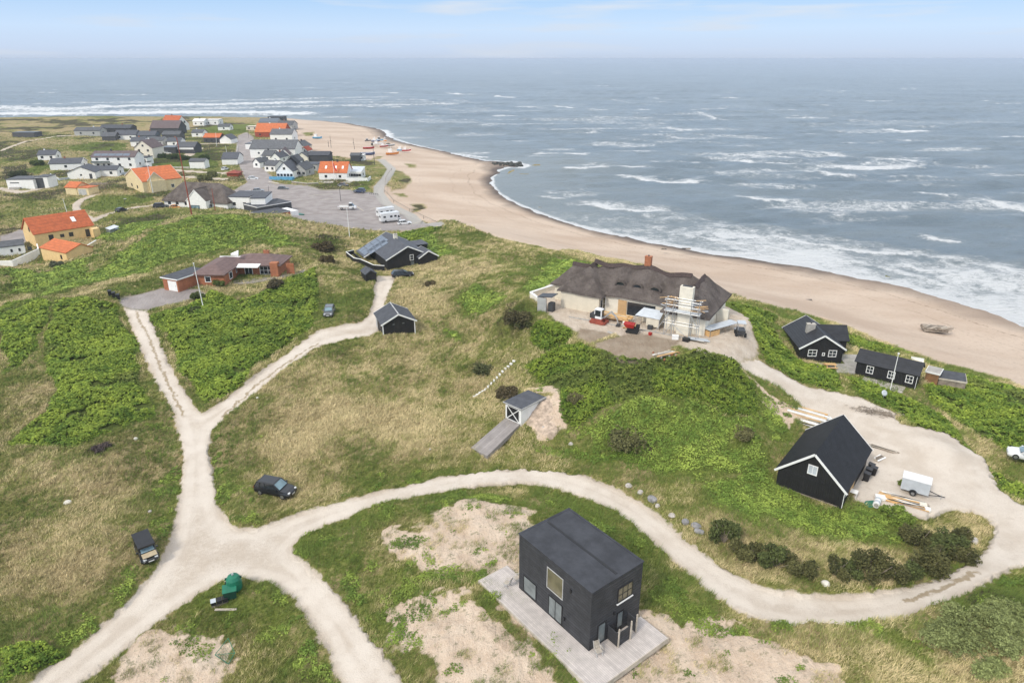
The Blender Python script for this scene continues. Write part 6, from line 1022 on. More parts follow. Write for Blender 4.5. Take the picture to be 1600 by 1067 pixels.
# barn yard clutter
o = empty('concrete_ring_stack', PG(1368, 793), R(55), 'row of white ribbed pipe rings lying on green plastic by the barn', 'pipe'); p0 = Vector((0, 0, .38))
for i in range(4): MB().bar((i * .34, 0, .34), (i * .34 + .26, 0, .34), .34, 14).build('ring', M['trim'] if i % 2 == 0 else M['mailgrey'], o); MB().bar((i * .34 + .26, 0, .34), (i * .34 + .34, 0, .34), .29, 14).build('gasket', M['blackpl'], o)
MB().bar((-.02, 0, .34), (-.01, 0, .34), .22, 12).build('end_cap', M['concrete'], o)
o = empty('green_tarpaulin', PG(1362, 787), R(10), 'crumpled green tarpaulin on the ground by the pipe rings', 'tarpaulin'); m = MB(); m.add([(-.7, -.5, .06), (.2, -.6, .1), (.8, -.2, .05), (.6, .5, .12), (-.3, .6, .06), (-.8, .2, .1), (0, 0, .2)], [(0, 1, 6), (1, 2, 6), (2, 3, 6), (3, 4, 6), (4, 5, 6), (5, 0, 6)]); m.build('sheet', M['green'], o)
def pallet(p, rz, label, n=1, mat='timber'):
    o = empty('wooden_pallet', p, rz, label, 'pallet', 'pallets beside the barn')
    for k in range(n):
        z = k * .15
        for i in range(6): MB().box(-.6, .6, -.4 + i * .14, -.4 + i * .14 + .1, z + .11, z + .14).build('slat', M[mat], o)
        for y in (-.4, -.05, .3): MB().box(-.6, .6, y, y + .1, z, z + .11).build('bearer', M[mat], o)
    return o
pallet(PG(1383, 775), R(-20), 'pale wooden pallet propped between the bins and the trailer'); pallet(PG(1393, 781), R(-35), 'second wooden pallet nearer the trailer wheel')
o = empty('polystyrene_block', PG(1375, 778), R(-20), 'white block of wrapped insulation beside the pallets', 'building material'); MB().box(-.5, .5, -.35, .35, 0, .35).build('block', M['trim'], o, bevel=.03)
rnd = random.Random(5)
def planks(name, p, rz, n, L, spread, mats, label, cat='planks', thick=(.12, .05), layers=1, jitter=.12):
    o = empty(name, p, rz, label, cat)
    for i in range(n):
        l = L * rnd.uniform(.7, 1.05); y = rnd.uniform(-spread, spread) if layers == 1 else (-spread + 2 * spread * (i % (n // layers)) / max(1, n // layers - 1)); z = .06 + (.05 * (i % 3) if layers == 1 else (i // (n // layers)) * .11); a_ = rnd.uniform(-jitter, jitter); x = rnd.uniform(-.3, .3)
        m = MB(); m.beam((x - math.cos(a_) * l / 2, y - math.sin(a_) * l / 2, z), (x + math.cos(a_) * l / 2, y + math.sin(a_) * l / 2, z), *thick); m.build('plank', M[mats[i % len(mats)]], o)
    return o
planks('plank_heap', PG(1413, 783), R(-28), 20, 4.6, .7, ['palewood', 'trim', 'timber', 'oldwood'], 'loose heap of pale planks and battens beside the box trailer', thick=(.2, .07))
o = empty('cardboard_boxes', PG(1443, 790), R(-25), 'two cream boxes at the end of the loose plank heap', 'boxes'); MB().box(-.4, .3, -.3, .3, 0, .3).build('box', M['cream'], o); MB().box(.1, .6, -.9, -.4, 0, .25).build('box', M['trim'], o)
planks('timber_stack', PG(1260, 653), R(-38), 28, 4.8, .95, ['palewood', 'trim', 'palewood', 'timber'], 'wrapped stack of pale timber on the slope behind the barn', thick=(.26, .13), layers=4, jitter=.02)
planks('plank_heap', PG(1254, 664), R(-38), 12, 3.4, .8, ['palewood', 'trim'], 'scattered pale boards below the wrapped timber stack', thick=(.2, .06)); planks('plank_heap', PG(1284, 652), R(10), 10, 1.9, .6, ['trim', 'palewood'], 'short pile of white boards right of the timber stack', thick=(.25, .1))
planks('plank_heap', PG(1378, 700), R(-40), 9, 3.2, .45, ['darkwall', 'oldwood', 'palewood'], 'dark planks piled behind the far corner of the barn', thick=(.18, .08)); planks('plank_heap', PG(1376, 716), R(30), 7, 1.6, .5, ['palewood', 'trim', 'oldwood'], 'small scrap wood pile at the side of the barn', thick=(.18, .08))
o = empty('garden_table', PG(1331, 775), R(-35), 'small white garden table at the barn corner', 'table'); MB().box(-.5, .5, -.4, .4, .66, .72).build('tabletop', M['trim'], o)
for sx in (-.42, .42):
    for sy in (-.32, .32): MB().beam((sx, sy, 0), (sx, sy, .66), .06, .06).build('leg', M['trim'], o)
o = empty('brushwood_heap', PG(1368, 645), R(-25), 'heap of dry brown brushwood on the sand beside the track', 'brushwood'); m = MB()
for i in range(150): a_ = rnd.uniform(0, 3.14); x, y = rnd.gauss(0, 1.3), rnd.gauss(0, .5); l = rnd.uniform(.4, 1.0); z = rnd.uniform(.03, .4); m.bar((x - math.cos(a_) * l / 2, y - math.sin(a_) * l / 2, z), (x + math.cos(a_) * l / 2, y + math.sin(a_) * l / 2, z + rnd.uniform(-.1, .15)), .03, 4)
m.build('twigs', M['oldwood'], o)
o = empty('satellite_dish', PG(1380, 622), R(190), 'small round white satellite dish by the hedge below the flagpole', 'satellite dish'); MB().bar((0, 0, 0), (0, 0, .8), .04, 6).build('post', M['steel'], o); m = MB(); m.bar((0, .02, .95), (0, .10, 1.0), .42, 16, .3); m.build('dish', M['mailgrey'], o)
# thatched-house terrace clutter
tp = lambda x, y, z=.0: Vector(at(TH, x, y, z)) 
o = empty('party_tent', tp(14.6, .6), TANG, 'low shelter with pale tarpaulin roof in front of the thatched house', 'shelter'); MB().slab([(-1.9, -1.4, 1.75), (1.9, -1.4, 1.7), (1.7, 1.2, 2.15), (-1.5, 1.2, 2.2)], .07).build('roof_sheet', M['tarp'], o); MB().box(-1.6, 1.7, 1.0, 1.1, 0, 1.9).build('back_panel', M['bone'], o); MB().box(-.2, 1.8, -1.25, -1.15, .3, 1.6).build('front_panel', M['bone'], o)
for x in (-1.8, 1.8):
    for y in (-1.3, 1.1): MB().beam((x, y, 0), (x, y, 1.7), .08, .08).build('post', M['steel'], o)
planks('timber_stack', tp(9.0, -.1, .45), TANG, 20, 5.6, .6, ['timber', 'timber', 'palewood'], 'stack of fresh yellow timber beams on the terrace by the garden door', thick=(.24, .16), layers=4, jitter=.01); o = planks('plank_heap', tp(12.5, -1.5), TANG + R(60), 4, 2.8, .3, ['timber'], 'few fresh yellow boards leaning across the terrace', thick=(.22, .06))
for x, y, lb in [(5.6, -.2, 'left sawhorse'), (7.3, -.3, 'right sawhorse')]:
    o = empty('sawhorse', tp(x, y), TANG, lb + ' among tools beside the mini excavator', 'sawhorse'); MB().beam((-.5, 0, .8), (.5, 0, .8), .1, .1).build('beam', M['palewood'], o)
    for sx in (-.4, .4):
        for sy in (-.25, .25): MB().beam((sx, sy, 0), (sx, 0, .8), .06, .06).build('leg', M['palewood'], o)
MBX = [(13.0, -2.9, .5, .4, .5, 'mailgrey', 'pale toolbox near the scaffold foot'), (15.2, -1.0, .7, .5, .6, 'darkwall', 'black crate by the ladder'), (19.6, -2.9, .9, .6, .6, 'trim', 'white crate under the scaffold'), (21.2, -2.9, .9, .7, .5, 'blackpl', 'black tub at the scaffold corner'), (16.0, -3.2, .4, .4, .4, 'red', 'small red canister on the terrace'), (11.2, -.9, .6, .4, .4, 'trim', 'white box by the timber stack')]
for x, y, w_, d_, h_, mt, lb in MBX: o = empty('storage_crate', tp(x, y), TANG + R(rnd.uniform(-30, 30)), lb, 'crate'); MB().box(-w_ / 2, w_ / 2, -d_ / 2, d_ / 2, 0, h_ * .85).build('body', M[mt], o, bevel=.02); MB().box(-w_ / 2 - .02, w_ / 2 + .02, -d_ / 2 - .02, d_ / 2 + .02, h_ * .85, h_).build('lid', M[mt], o)
o = empty('workbench', tp(24.6, 3.4), TANG + R(62), 'long workbench with grey sheet cover at the right gable of the thatched house', 'workbench'); MB().box(-3.4, 2.6, -.8, .8, 1.05, 1.12).build('cover', M['mailgrey'], o); MB().box(-3.2, -1.2, -.7, .7, .0, .8).build('stored_sheets', M['timber'], o); m = MB()
for x in (-3.2, 0, 2.4):
    for y in (-.7, .7): m = MB(); m.beam((x, y, 0), (x, y, 1.05), .08, .08); m.build('leg', M['oldwood'], o)
planks('sheet_pile', tp(22.6, -1.9), TANG + R(4), 6, 3.2, .55, ['oldwood', 'palewood', 'mailgrey'], 'flat pile of boards and grey sheets in front of the right gable', thick=(.4, .05)); planks('plank_heap', P(1040, 553, 15), R(28), 9, 3.4, .6, ['palewood', 'timber', 'trim', 'oldwood'], 'loose boards at the front edge of the bare yard', thick=(.2, .06))
for k in range(12):
    px, py = 1030 + rnd.uniform(-12, 34), 556 + rnd.uniform(-9, 8); o = empty('rubble_block', P(px, py, 14.9), R(rnd.uniform(0, 180)), 'broken brick or block in the rubble at the front edge of the yard', 'rubble', 'rubble blocks on the yard edge'); s_ = rnd.uniform(.1, .22); MB().box(-s_, s_, -s_ * .6, s_ * .6, -.1, s_).build('block', M['brick'] if k % 2 else M['concrete'], o, bevel=.02)
o = empty('outdoor_shed', tp(-3.0, -2.3), TANG, 'small grey tool shelter with slanted dark roof at the left end of the thatched house', 'shed'); MB().box(0, 1.5, 0, .25, 0, 2.3).build('front_panel', M['greywall'], o); MB().box(0, .2, .25, 1.9, 0, 2.1).build('side_wall', M['brick'], o); MB().slab([(-.1, .1, 2.35), (2.6, -.1, 2.75), (2.6, 2.0, 2.75), (-.1, 2.1, 2.35)], .1).build('roof', M['darkmetal'], o); MB().box(1.6, 2.4, .6, 1.6, 0, 1.4).build('boiler', M['darkwall'], o)
# concrete path and terrace edge
o = empty('terrace_edge', tp(2.6, -2.4, .0), TANG + R(2), 'long pale kerb along the front of the thatched house terrace', 'kerb'); MB().box(0, 21.5, -.12, .12, -.5, .14).build('kerb', M['concrete'], o); a_, b_ = P(905, 535, 15.0), P(955, 518, 15.1); o = empty('garden_path', a_, math.atan2(b_.y - a_.y, b_.x - a_.x), 'straight pale concrete path leading to the terrace', 'path'); m = MB(); L_ = (b_ - a_).xy.length; za = GZ(a_.x, a_.y) - 15.0; m.slab([(0, -.5, za + .08), (L_, -.5, .07), (L_, .5, .07), (0, .5, za + .08)], .3); m.build('slab', M['concrete'], o)
# cottage extras
o = empty('picnic_table', at(CT1, 4.2, -1.9), CT1.rotation_euler.z, 'wooden picnic table with benches in front of the black cottage', 'picnic table'); MB().box(-.8, .8, -.35, .35, .7, .76).build('tabletop', M['timber'], o)
for s in (-1, 1): MB().box(-.8, .8, s * .75 - .13, s * .75 + .13, .42, .47).build('bench', M['timber'], o)
for s in (-.6, .6): m = MB(); m.beam((s, -.75, 0), (s, -.2, .7), .08, .08); m.beam((s, .75, 0), (s, .2, .7), .08, .08); m.beam((s, -.8, .4), (s, .8, .4), .05, .08); m.build('trestle', M['timber'], o)
o = empty('white_bench', P(1432, 568, 7.6), R(-30), 'white slatted bench behind the low black cottage facing the sea', 'bench'); MB().box(-.9, .9, -.25, .25, .42, .48).build('seat', M['trim'], o); MB().box(-.9, .9, .22, .28, .48, .95).build('backrest', M['trim'], o)
for s in (-.8, .8): MB().box(s - .04, s + .04, -.22, .25, 0, .42).build('leg', M['trim'], o)
a, ang, L, D = site((1443, 598), (1463, 603), None, 8.6); r = empty('brown_outhouse', a, ang, 'small ochre-brown shed behind the right end of the low cottage', 'shed'); flat(r, (0, L, 0, 2.2), 1.7, 'brownwood', 'concrete', 'trim', .15)
a, ang, L, D = site((1464, 605), (1506, 612), None, 8.2); r = empty('low_lean_to', a, ang, 'low dark lean-to roof sunk in the scrub right of the brown shed', 'shed'); flat(r, (0, L, 0, 2.4), 1.3, 'oldwood', 'felt', 'palewood', .1, slope=.3)
# stepping posts on the slope
for i in range(15):
    t_ = i / 14; px = 741 + 62 * t_; py = 610 - 47 * t_ + 3 * math.sin(t_ * 3); o = empty('white_stone', PG(px, py), R(20 + 10 * i), 'whitewashed stone block in the row climbing the grassy slope', 'stone', 'row of white stones on the slope'); MB().box(-.22, .22, -.13, .13, -.1, .2).build('block', M['trim'], o, bevel=.03)
# beach wreck, driftwood, groyne
p = P(1462, 513, 2.6); o = empty('beach_bunker_wreck', p, R(-14), 'low broken wreck of weathered beams and slabs on the open beach', 'wreck'); m = MB(); m.prism([(-1.4, -.3), (1.4, -.3), (1.2, .3), (.4, .45), (-1.1, .35)], 'x', -2.4, 1.9); m.build('slab', M['oldwood'], o)
for k in range(22): x = rnd.uniform(-2.4, 2.6); m = MB(); m.beam((x - .8, -1.3 + rnd.uniform(-.3, .3), rnd.uniform(.1, .5)), (x + .8, -1.4 + rnd.uniform(-.4, 1.5), rnd.uniform(.2, .95)), .16, .12); m.build('broken_beam', M['oldwood'] if k % 2 else M['palewood'], o)
for px, py, n, L_, lb in [(1263, 470, 3, 2.2, 'dark driftwood log on the sand left of the wreck'), (1037, 390, 5, 1.3, 'scatter of driftwood on the beach behind the red chimney'), (1072, 389, 8, 2.6, 'longer line of driftwood right of the red chimney'), (970, 409, 4, 1.4, 'small driftwood pieces just left of the red chimney')]: planks('driftwood', P(px, py, 2.5), R(-8), n, L_, .5, ['oldwood', 'darkwall'], lb, 'driftwood', thick=(.2, .2), jitter=.4)
def rockmesh(s, seed, flat_=.7, mat='stone'):
    rr_ = np.random.default_rng(seed); bm = bmesh.new(); bmesh.ops.create_icosphere(bm, subdivisions=2, radius=s)
    off = rr_.random(3) * 100
    for v in bm.verts:
        n = math.sin(v.co.x / s * 2.1 + off[0]) * .16 + math.sin(v.co.y / s * 2.7 + off[1]) * .14 + math.sin(v.co.z / s * 3.3 + off[2]) * .12; v.co *= 1 + n
        v.co.z *= flat_
    return bm
ROCKM = dict(pale=simple('pale_boulder', (.50, .46, .42), .9, .18, 2), grey=simple('grey_boulder', (.27, .265, .265), .9, .2, 2), dark=simple('dark_rock', (.055, .058, .05), .8, .3, 2), white=simple('white_boulder', (.68, .65, .58), .9, .1, 2))
def rock(p, s, seed, mat, label, group=None, name='boulder', cat='boulder', fl=.7):
    bm = rockmesh(s, seed, fl); me = bpy.data.meshes.new(name); bm.to_mesh(me); bm.free(); me.materials.append(ROCKM[mat]); o = bpy.data.objects.new(name, me); C.objects.link(o); o.location = (p.x, p.y, p.z + s * .2); o.rotation_euler = (0, 0, seed * 1.3); return tag(o, label, cat, group)
for i, (px, py, s, mt, lb) in enumerate([(982, 767, .36, 'pale', 'small pale boulder, first of the roadside row at the bend'), (1000, 777, .34, 'pale', 'pale boulder second in the roadside row'), (1018, 788, .52, 'grey', 'grey-topped boulder third in the roadside row'), (1026, 796, .3, 'pale', 'little pale stone just below the grey-topped boulder'), (1049, 812, .36, 'pale', 'flat pale stone alone in the middle of the roadside row'), (1069, 822, .42, 'grey', 'grey boulder left of the stacked pair'), (1088, 827, .46, 'grey', 'upper boulder of the stacked pair'), (1092, 835, .42, 'grey', 'lower boulder of the stacked pair'), (1288, 919, .42, 'white', 'smooth white boulder between the bushes and the lower road'), (106, 787, .38, 'white', 'flat white stone beside the faint grass path on the left'), (212, 684, .28, 'white', 'white stone left of the straight track'), (236, 803, .22, 'pale', 'pale marker stone near the road edge, left'), (403, 626, .2, 'white', 'tiny white stone by the curved drive'), (1524, 838, .42, 'pale', 'pinkish stone at the right end of the bushes'), (892, 692, .3, 'pale', 'pale stone on the slope below the green mound'), (850, 668, .25, 'pale', 'pale stone by the bunker garage'), (672, 705, .16, 'pale', 'tiny stone in the grass above the road')]): rock(PG(px, py), s, i + 1, mt, lb)
rr2 = random.Random(9)
for k in range(46):
    t_ = rr2.random(); px = 772 + 48 * t_ + rr2.uniform(-2, 2); py = 255.5 + 3 * t_ + rr2.uniform(-1.6, 2.6 + 3 * max(0, t_ - .7)); x, y = onz(px, py, .3); rock(Vector((float(x), float(y), .25)), rr2.uniform(.5, 1.2) * (1.1 if t_ > .4 else .8), 40 + k, 'dark', 'dark seaweed-covered rock of the groyne at the sandy point', 'rocks of the groyne', 'groyne_rock', 'rock', .65)
# boats drawn up on the beach
def boat(px, py, L, rz, hull, cabin, label, z=2.6):
    o = empty('fishing_boat', P(px, py, z), R(rz), label, 'boat', 'boats drawn up on the beach'); W = L * .34; H_ = L * .19; st = [(-.5, .72, .0), (-.3, .95, .0), (0, 1, 0), (.25, .82, .05), (.42, .45, .14), (.52, .05, .25)]; m = MB(); vs = []
    for x, w_, s_ in st: hw = W / 2 * w_; vs += [(x * L, -hw, H_ + s_ * L * .3), (x * L, -hw * .75, H_ * .4 + s_ * L * .25), (x * L, 0, s_ * L * .3), (x * L, hw * .75, H_ * .4 + s_ * L * .25), (x * L, hw, H_ + s_ * L * .3), (x * L, 0, H_ * .92 + s_ * L * .3)]
    k = 6; fs = [tuple(range(k)), tuple(range((len(st) - 1) * k, len(st) * k))[::-1]]
    for i in range(len(st) - 1):
        for j in range(k): fs.append((i * k + j, i * k + (j + 1) % k, (i + 1) * k + (j + 1) % k, (i + 1) * k + j))
    m.add(vs, fs); m.build('hull', M[hull], o)
    m = MB()
    for i in range(len(st) - 1):
        for e in (0, 4): m.beam(vs[i * k + e], vs[(i + 1) * k + e], .12, .14)
    m.build('gunwale', M['trim'], o)
    if cabin: cb_ = MB().box(-L * .3, -L * .02, -W * .26, W * .26, H_, H_ + L * .22).build('wheelhouse', M[cabin], o); MB().box(-L * .32, .0, -W * .29, W * .29, H_ + L * .22, H_ + L * .25).build('roof', M['trim'], cb_); MB().box(-L * .05, -L * .015, -W * .22, W * .22, H_ + L * .12, H_ + L * .19).build('window', M['glass'], cb_); m = MB(); m.bar((-L * .1, 0, H_), (-L * .1, 0, H_ + L * .5), .06, 5); m.build('mast', M['trim'], o)
    return o
for a_ in [(576, 233, 6.5, 5, 'red', None, 'long open red boat left of the boat cluster'), (575, 221, 4, 30, 'darkwall', 'darkwall', 'small dark boat at the back left of the cluster'), (587, 222, 5.5, 10, 'rope', 'trim', 'purple-blue boat in the back of the cluster'), (594, 220, 5, -20, 'blue', 'darkwall', 'blue boat with black wheelhouse in the back row'), (602, 221, 4.5, -60, 'orangep', 'trim', 'orange-white boat nearest the water'), (590, 227, 5.5, 15, 'trim', 'trim', 'white boat in the middle of the cluster'), (600, 230, 5, 20, 'red', 'trim', 'red boat at the front of the cluster'), (609, 229, 6, 15, 'greywall', None, 'grey open boat right of the cluster'), (627, 236, 5, 0, 'blue', 'trim', 'blue and white boat alone to the right'), (635, 236.5, 5, 10, 'flagred', 'trim', 'pinkish red boat at the far right of the row'), (613, 242, 7, 8, 'orangep', 'trim', 'coral and white boat beside the promenade end'), (574, 243, 8, 5, 'rope', None, 'long blue-black boat in front of the fishing huts'), (496, 217, 6.5, -10, 'blue', 'trim', 'blue and white boat high on the wide beach near the street')]: boat(*a_)
for px, py, lb in [(583, 226, 'left heap of blue fishing nets among the boats'), (606, 226, 'right heap of blue fishing nets among the boats')]: rock(P(px, py, 2.6), 1.3, int(px), 'dark', lb, None, 'net_heap', 'fishing nets', .5)
# promenade fence rails
ra = [(612, 266), (603, 280), (601, 300), (615, 316), (640, 330), (662, 341), (684, 351)]
o = empty('promenade_fence', P(*ra[0], 3.6), 0, 'low dark rail fence between the promenade and the beach', 'fence')
for q0, q1 in zip(ra, ra[1:]):
    a_, b_ = P(*q0, 3.6) - o.location, P(*q1, 3.6) - o.location; m = MB(); m.beam(a_ + Vector((0, 0, .8)), b_ + Vector((0, 0, .8)), .14, .12); m.build('rail', M['oldwood'], o); m = MB(); m.beam(a_ + Vector((0, 0, -.2)), a_ + Vector((0, 0, .85)), .16, .16); m.build('post', M['oldwood'], o)
o = empty('bicycle_rack', P(584, 305, 3.8), R(-30), 'dark bicycle rack at the edge of the car park near the promenade', 'bicycle rack'); m = MB(); m.bar((-2, 0, .7), (2, 0, .7), .06, 5); m.build('rail', M['darkmetal'], o)
for i in range(5): m = MB(); m.bar((-2 + i, -.3, 0), (-2 + i, 0, .7), .05, 5); m.bar((-2 + i, .3, 0), (-2 + i, 0, .7), .05, 5); m.build('hoop', M['darkmetal'], o)
# painted markings on the car park
kk = 0
for (x0, y0, x1, y1) in [(482, 306, 520, 303), (500, 313, 520, 311), (556, 322, 568, 330), (578, 328, 596, 322), (640, 352, 660, 345)]:
    a_, b_ = P(x0, y0), P(x1, y1); o = empty('painted_line', a_, 0, ['long worn white line at the left of the car park', 'short worn white line near the car park lamp', 'worn white line right of the flatbed van', 'worn white line left of the motorhomes', 'pale kerb line at the car park end'][kk], 'marking', 'worn painted lines on the car park'); kk += 1; m = MB(); m.beam((0, 0, .03), b_ - a_ + Vector((0, 0, .05)), .35, .03); m.build('line', M['palewood'], o)
# leaf helpers
def leaf_cloud(cx, cy, cz, rad, hgt, nper, size, col, jitter=.25, up=.55):
    """nper leaf quads in a dome round every centre; returns V,F,col"""
    n = len(cx); N = n * nper; r = lambda: rng.random(N)
    rep = lambda a: np.repeat(a, nper)
    ph = r() * 2 * math.pi; q = np.sqrt(r()); ze = np.sqrt(np.clip(1 - q * q, 0, 1)) * (.45 + .55 * r())
    ox = np.cos(ph) * q * rep(rad); oy = np.sin(ph) * q * rep(rad); oz = ze * rep(hgt)
    nx = np.cos(ph) * q * (1 - up) + (r() - .5) * .9; ny = np.sin(ph) * q * (1 - up) + (r() - .5) * .9; nz = up + ze * .4 + (r() - .3) * .5
    nn = np.stack([nx, ny, nz], 1); nn /= np.linalg.norm(nn, axis=1)[:, None]
    t = np.stack([r() - .5, r() - .5, r() - .5], 1); t -= nn * (t * nn).sum(1)[:, None]; t /= np.linalg.norm(t, axis=1)[:, None] + 1e-9; b = np.cross(nn, t)
    s = (rep(size) * (.6 + .8 * r()))[:, None]; c = np.stack([rep(cx) + ox, rep(cy) + oy, rep(cz) + oz], 1)
    V = np.stack([c - t * s, c + b * s * .62, c + t * s, c - b * s * .62], 1).reshape(-1, 3); F = np.arange(N * 4).reshape(-1, 4)
    cc = np.repeat(col, nper, 0) * (1 - jitter + 2 * jitter * r())[:, None]; cc = np.concatenate([cc, np.ones((N, 1))], 1)
    return V, F, np.repeat(cc, 4, 0)
def lerp(a, b, t): return np.asarray(a)[None, :] * (1 - t[:, None]) + np.asarray(b)[None, :] * t[:, None]
# ------------------------------------------------------------------ single shrubs (things: stems + foliage)
SHM = {}
def shrub_mat(k, name): 
    m = NT(name); a = m.attr('col'); return m.fin(a, .85, spec=.15)
LEAFD = shrub_mat(0, 'shrub_leaf')
def shrub(px, py, rad, hgt, c0, c1, label, group, n=70, per=26, size=.10, name='shrub', cat='shrub', spiky=False, z=None):
    p = PG(px, py) if z is None else P(px, py, z); o = empty(name, p, rng.random() * 6, label, cat, group)
    m = MB(); tips = []
    for i in range(9):
        a_ = i * 2.4; q = rad * (.25 + .55 * rng.random()); e_ = (q * math.cos(a_), q * math.sin(a_), hgt * (.55 + .4 * rng.random())); m.bar((0, 0, -.2), e_, .05, 5, .015); tips.append(e_)
    m.build('stem', M['oldwood'], o)
    # lobes: clumps of leaves gathered in uneven balls
    lob = []; nl = max(4, int(rad * 4.5))
    for i in range(nl): a_ = rng.random() * 6.28; q = rad * math.sqrt(rng.random()) * .72; lob.append((q * math.cos(a_), q * math.sin(a_), hgt * (.30 + .5 * rng.random() * (1 - q / rad * .5)), rad * rng.uniform(.28, .46)))
    L_ = np.array(lob); pick = rng.integers(0, nl, n * per // 8); d = rng.normal(size=(len(pick), 3)); d /= np.linalg.norm(d, axis=1)[:, None]; r_ = rng.random(len(pick)) ** .4
    cx = L_[pick, 0] + d[:, 0] * L_[pick, 3] * r_; cy = L_[pick, 1] + d[:, 1] * L_[pick, 3] * r_; cz = L_[pick, 2] + d[:, 2] * L_[pick, 3] * r_ * (1.35 if spiky else .9); k = cz > -.05; cx, cy, cz, r_ = cx[k], cy[k], cz[k], r_[k]
    t = np.clip(rng.random(len(cx)) * .65 + .35 * (rng.random(nl)[pick][k]), 0, 1); V, F, cc = leaf_cloud(cx, cy, cz, np.full(len(cx), .16), np.full(len(cx), .16), 8, np.full(len(cx), size), lerp(c0, c1, t), up=.35)
    f = mesh_np('foliage', V, F, [LEAFD], False, {'col': cc}); f.parent = o; return o
PG_ = 'dark pine bushes inside the lower road bend'; pc0, pc1 = (.035, .040, .015), (.15, .145, .055)
for i, (px, py, r_, h_, lb) in enumerate([(1130, 850, 1.6, 2.3, 'tall dark pine bush at the left end of the hedge beside the bend'), (1156, 868, 1.3, 1.3, 'low dark bush second from the left end of the bend hedge'), (1180, 880, 1.5, 1.6, 'rounded dark bush third along the bend hedge'), (1212, 893, 1.7, 1.9, 'broad dark bush fourth along the bend hedge'), (1245, 902, 1.5, 1.3, 'low greenish bush just left of the white boulder'), (1303, 905, 1.3, 1.7, 'upright bush just right of the white boulder'), (1330, 905, 1.3, 1.2, 'low bush between two taller ones right of the white boulder'), (1360, 905, 1.9, 2.1, 'big rounded bush in the middle of the right-hand group'), (1392, 908, 1.6, 2.0, 'dark bush hugging the road right of the big rounded one'), (1418, 898, 1.3, 1.4, 'low dark bush before the tall right-hand cluster'), (1432, 848, 1.6, 2.4, 'tall dark pine at the back of the right-hand cluster'), (1452, 888, 2.0, 2.2, 'wide green bush at the front of the right-hand cluster'), (1478, 862, 1.9, 2.6, 'tallest dark pine of the right-hand cluster'), (1500, 872, 1.7, 2.2, 'dark pine at the right end of the cluster'), (1490, 845, 1.5, 2.3, 'pointed pine behind the tallest one')]):
    shrub(px, py, r_, h_, pc0, pc1 if i % 3 else (.13, .16, .05), lb, PG_, n=int(150 * r_), name='pine_bush', cat='bush', spiky=True, size=.085)
brc0, brc1 = (.05, .042, .022), (.17, .135, .07)
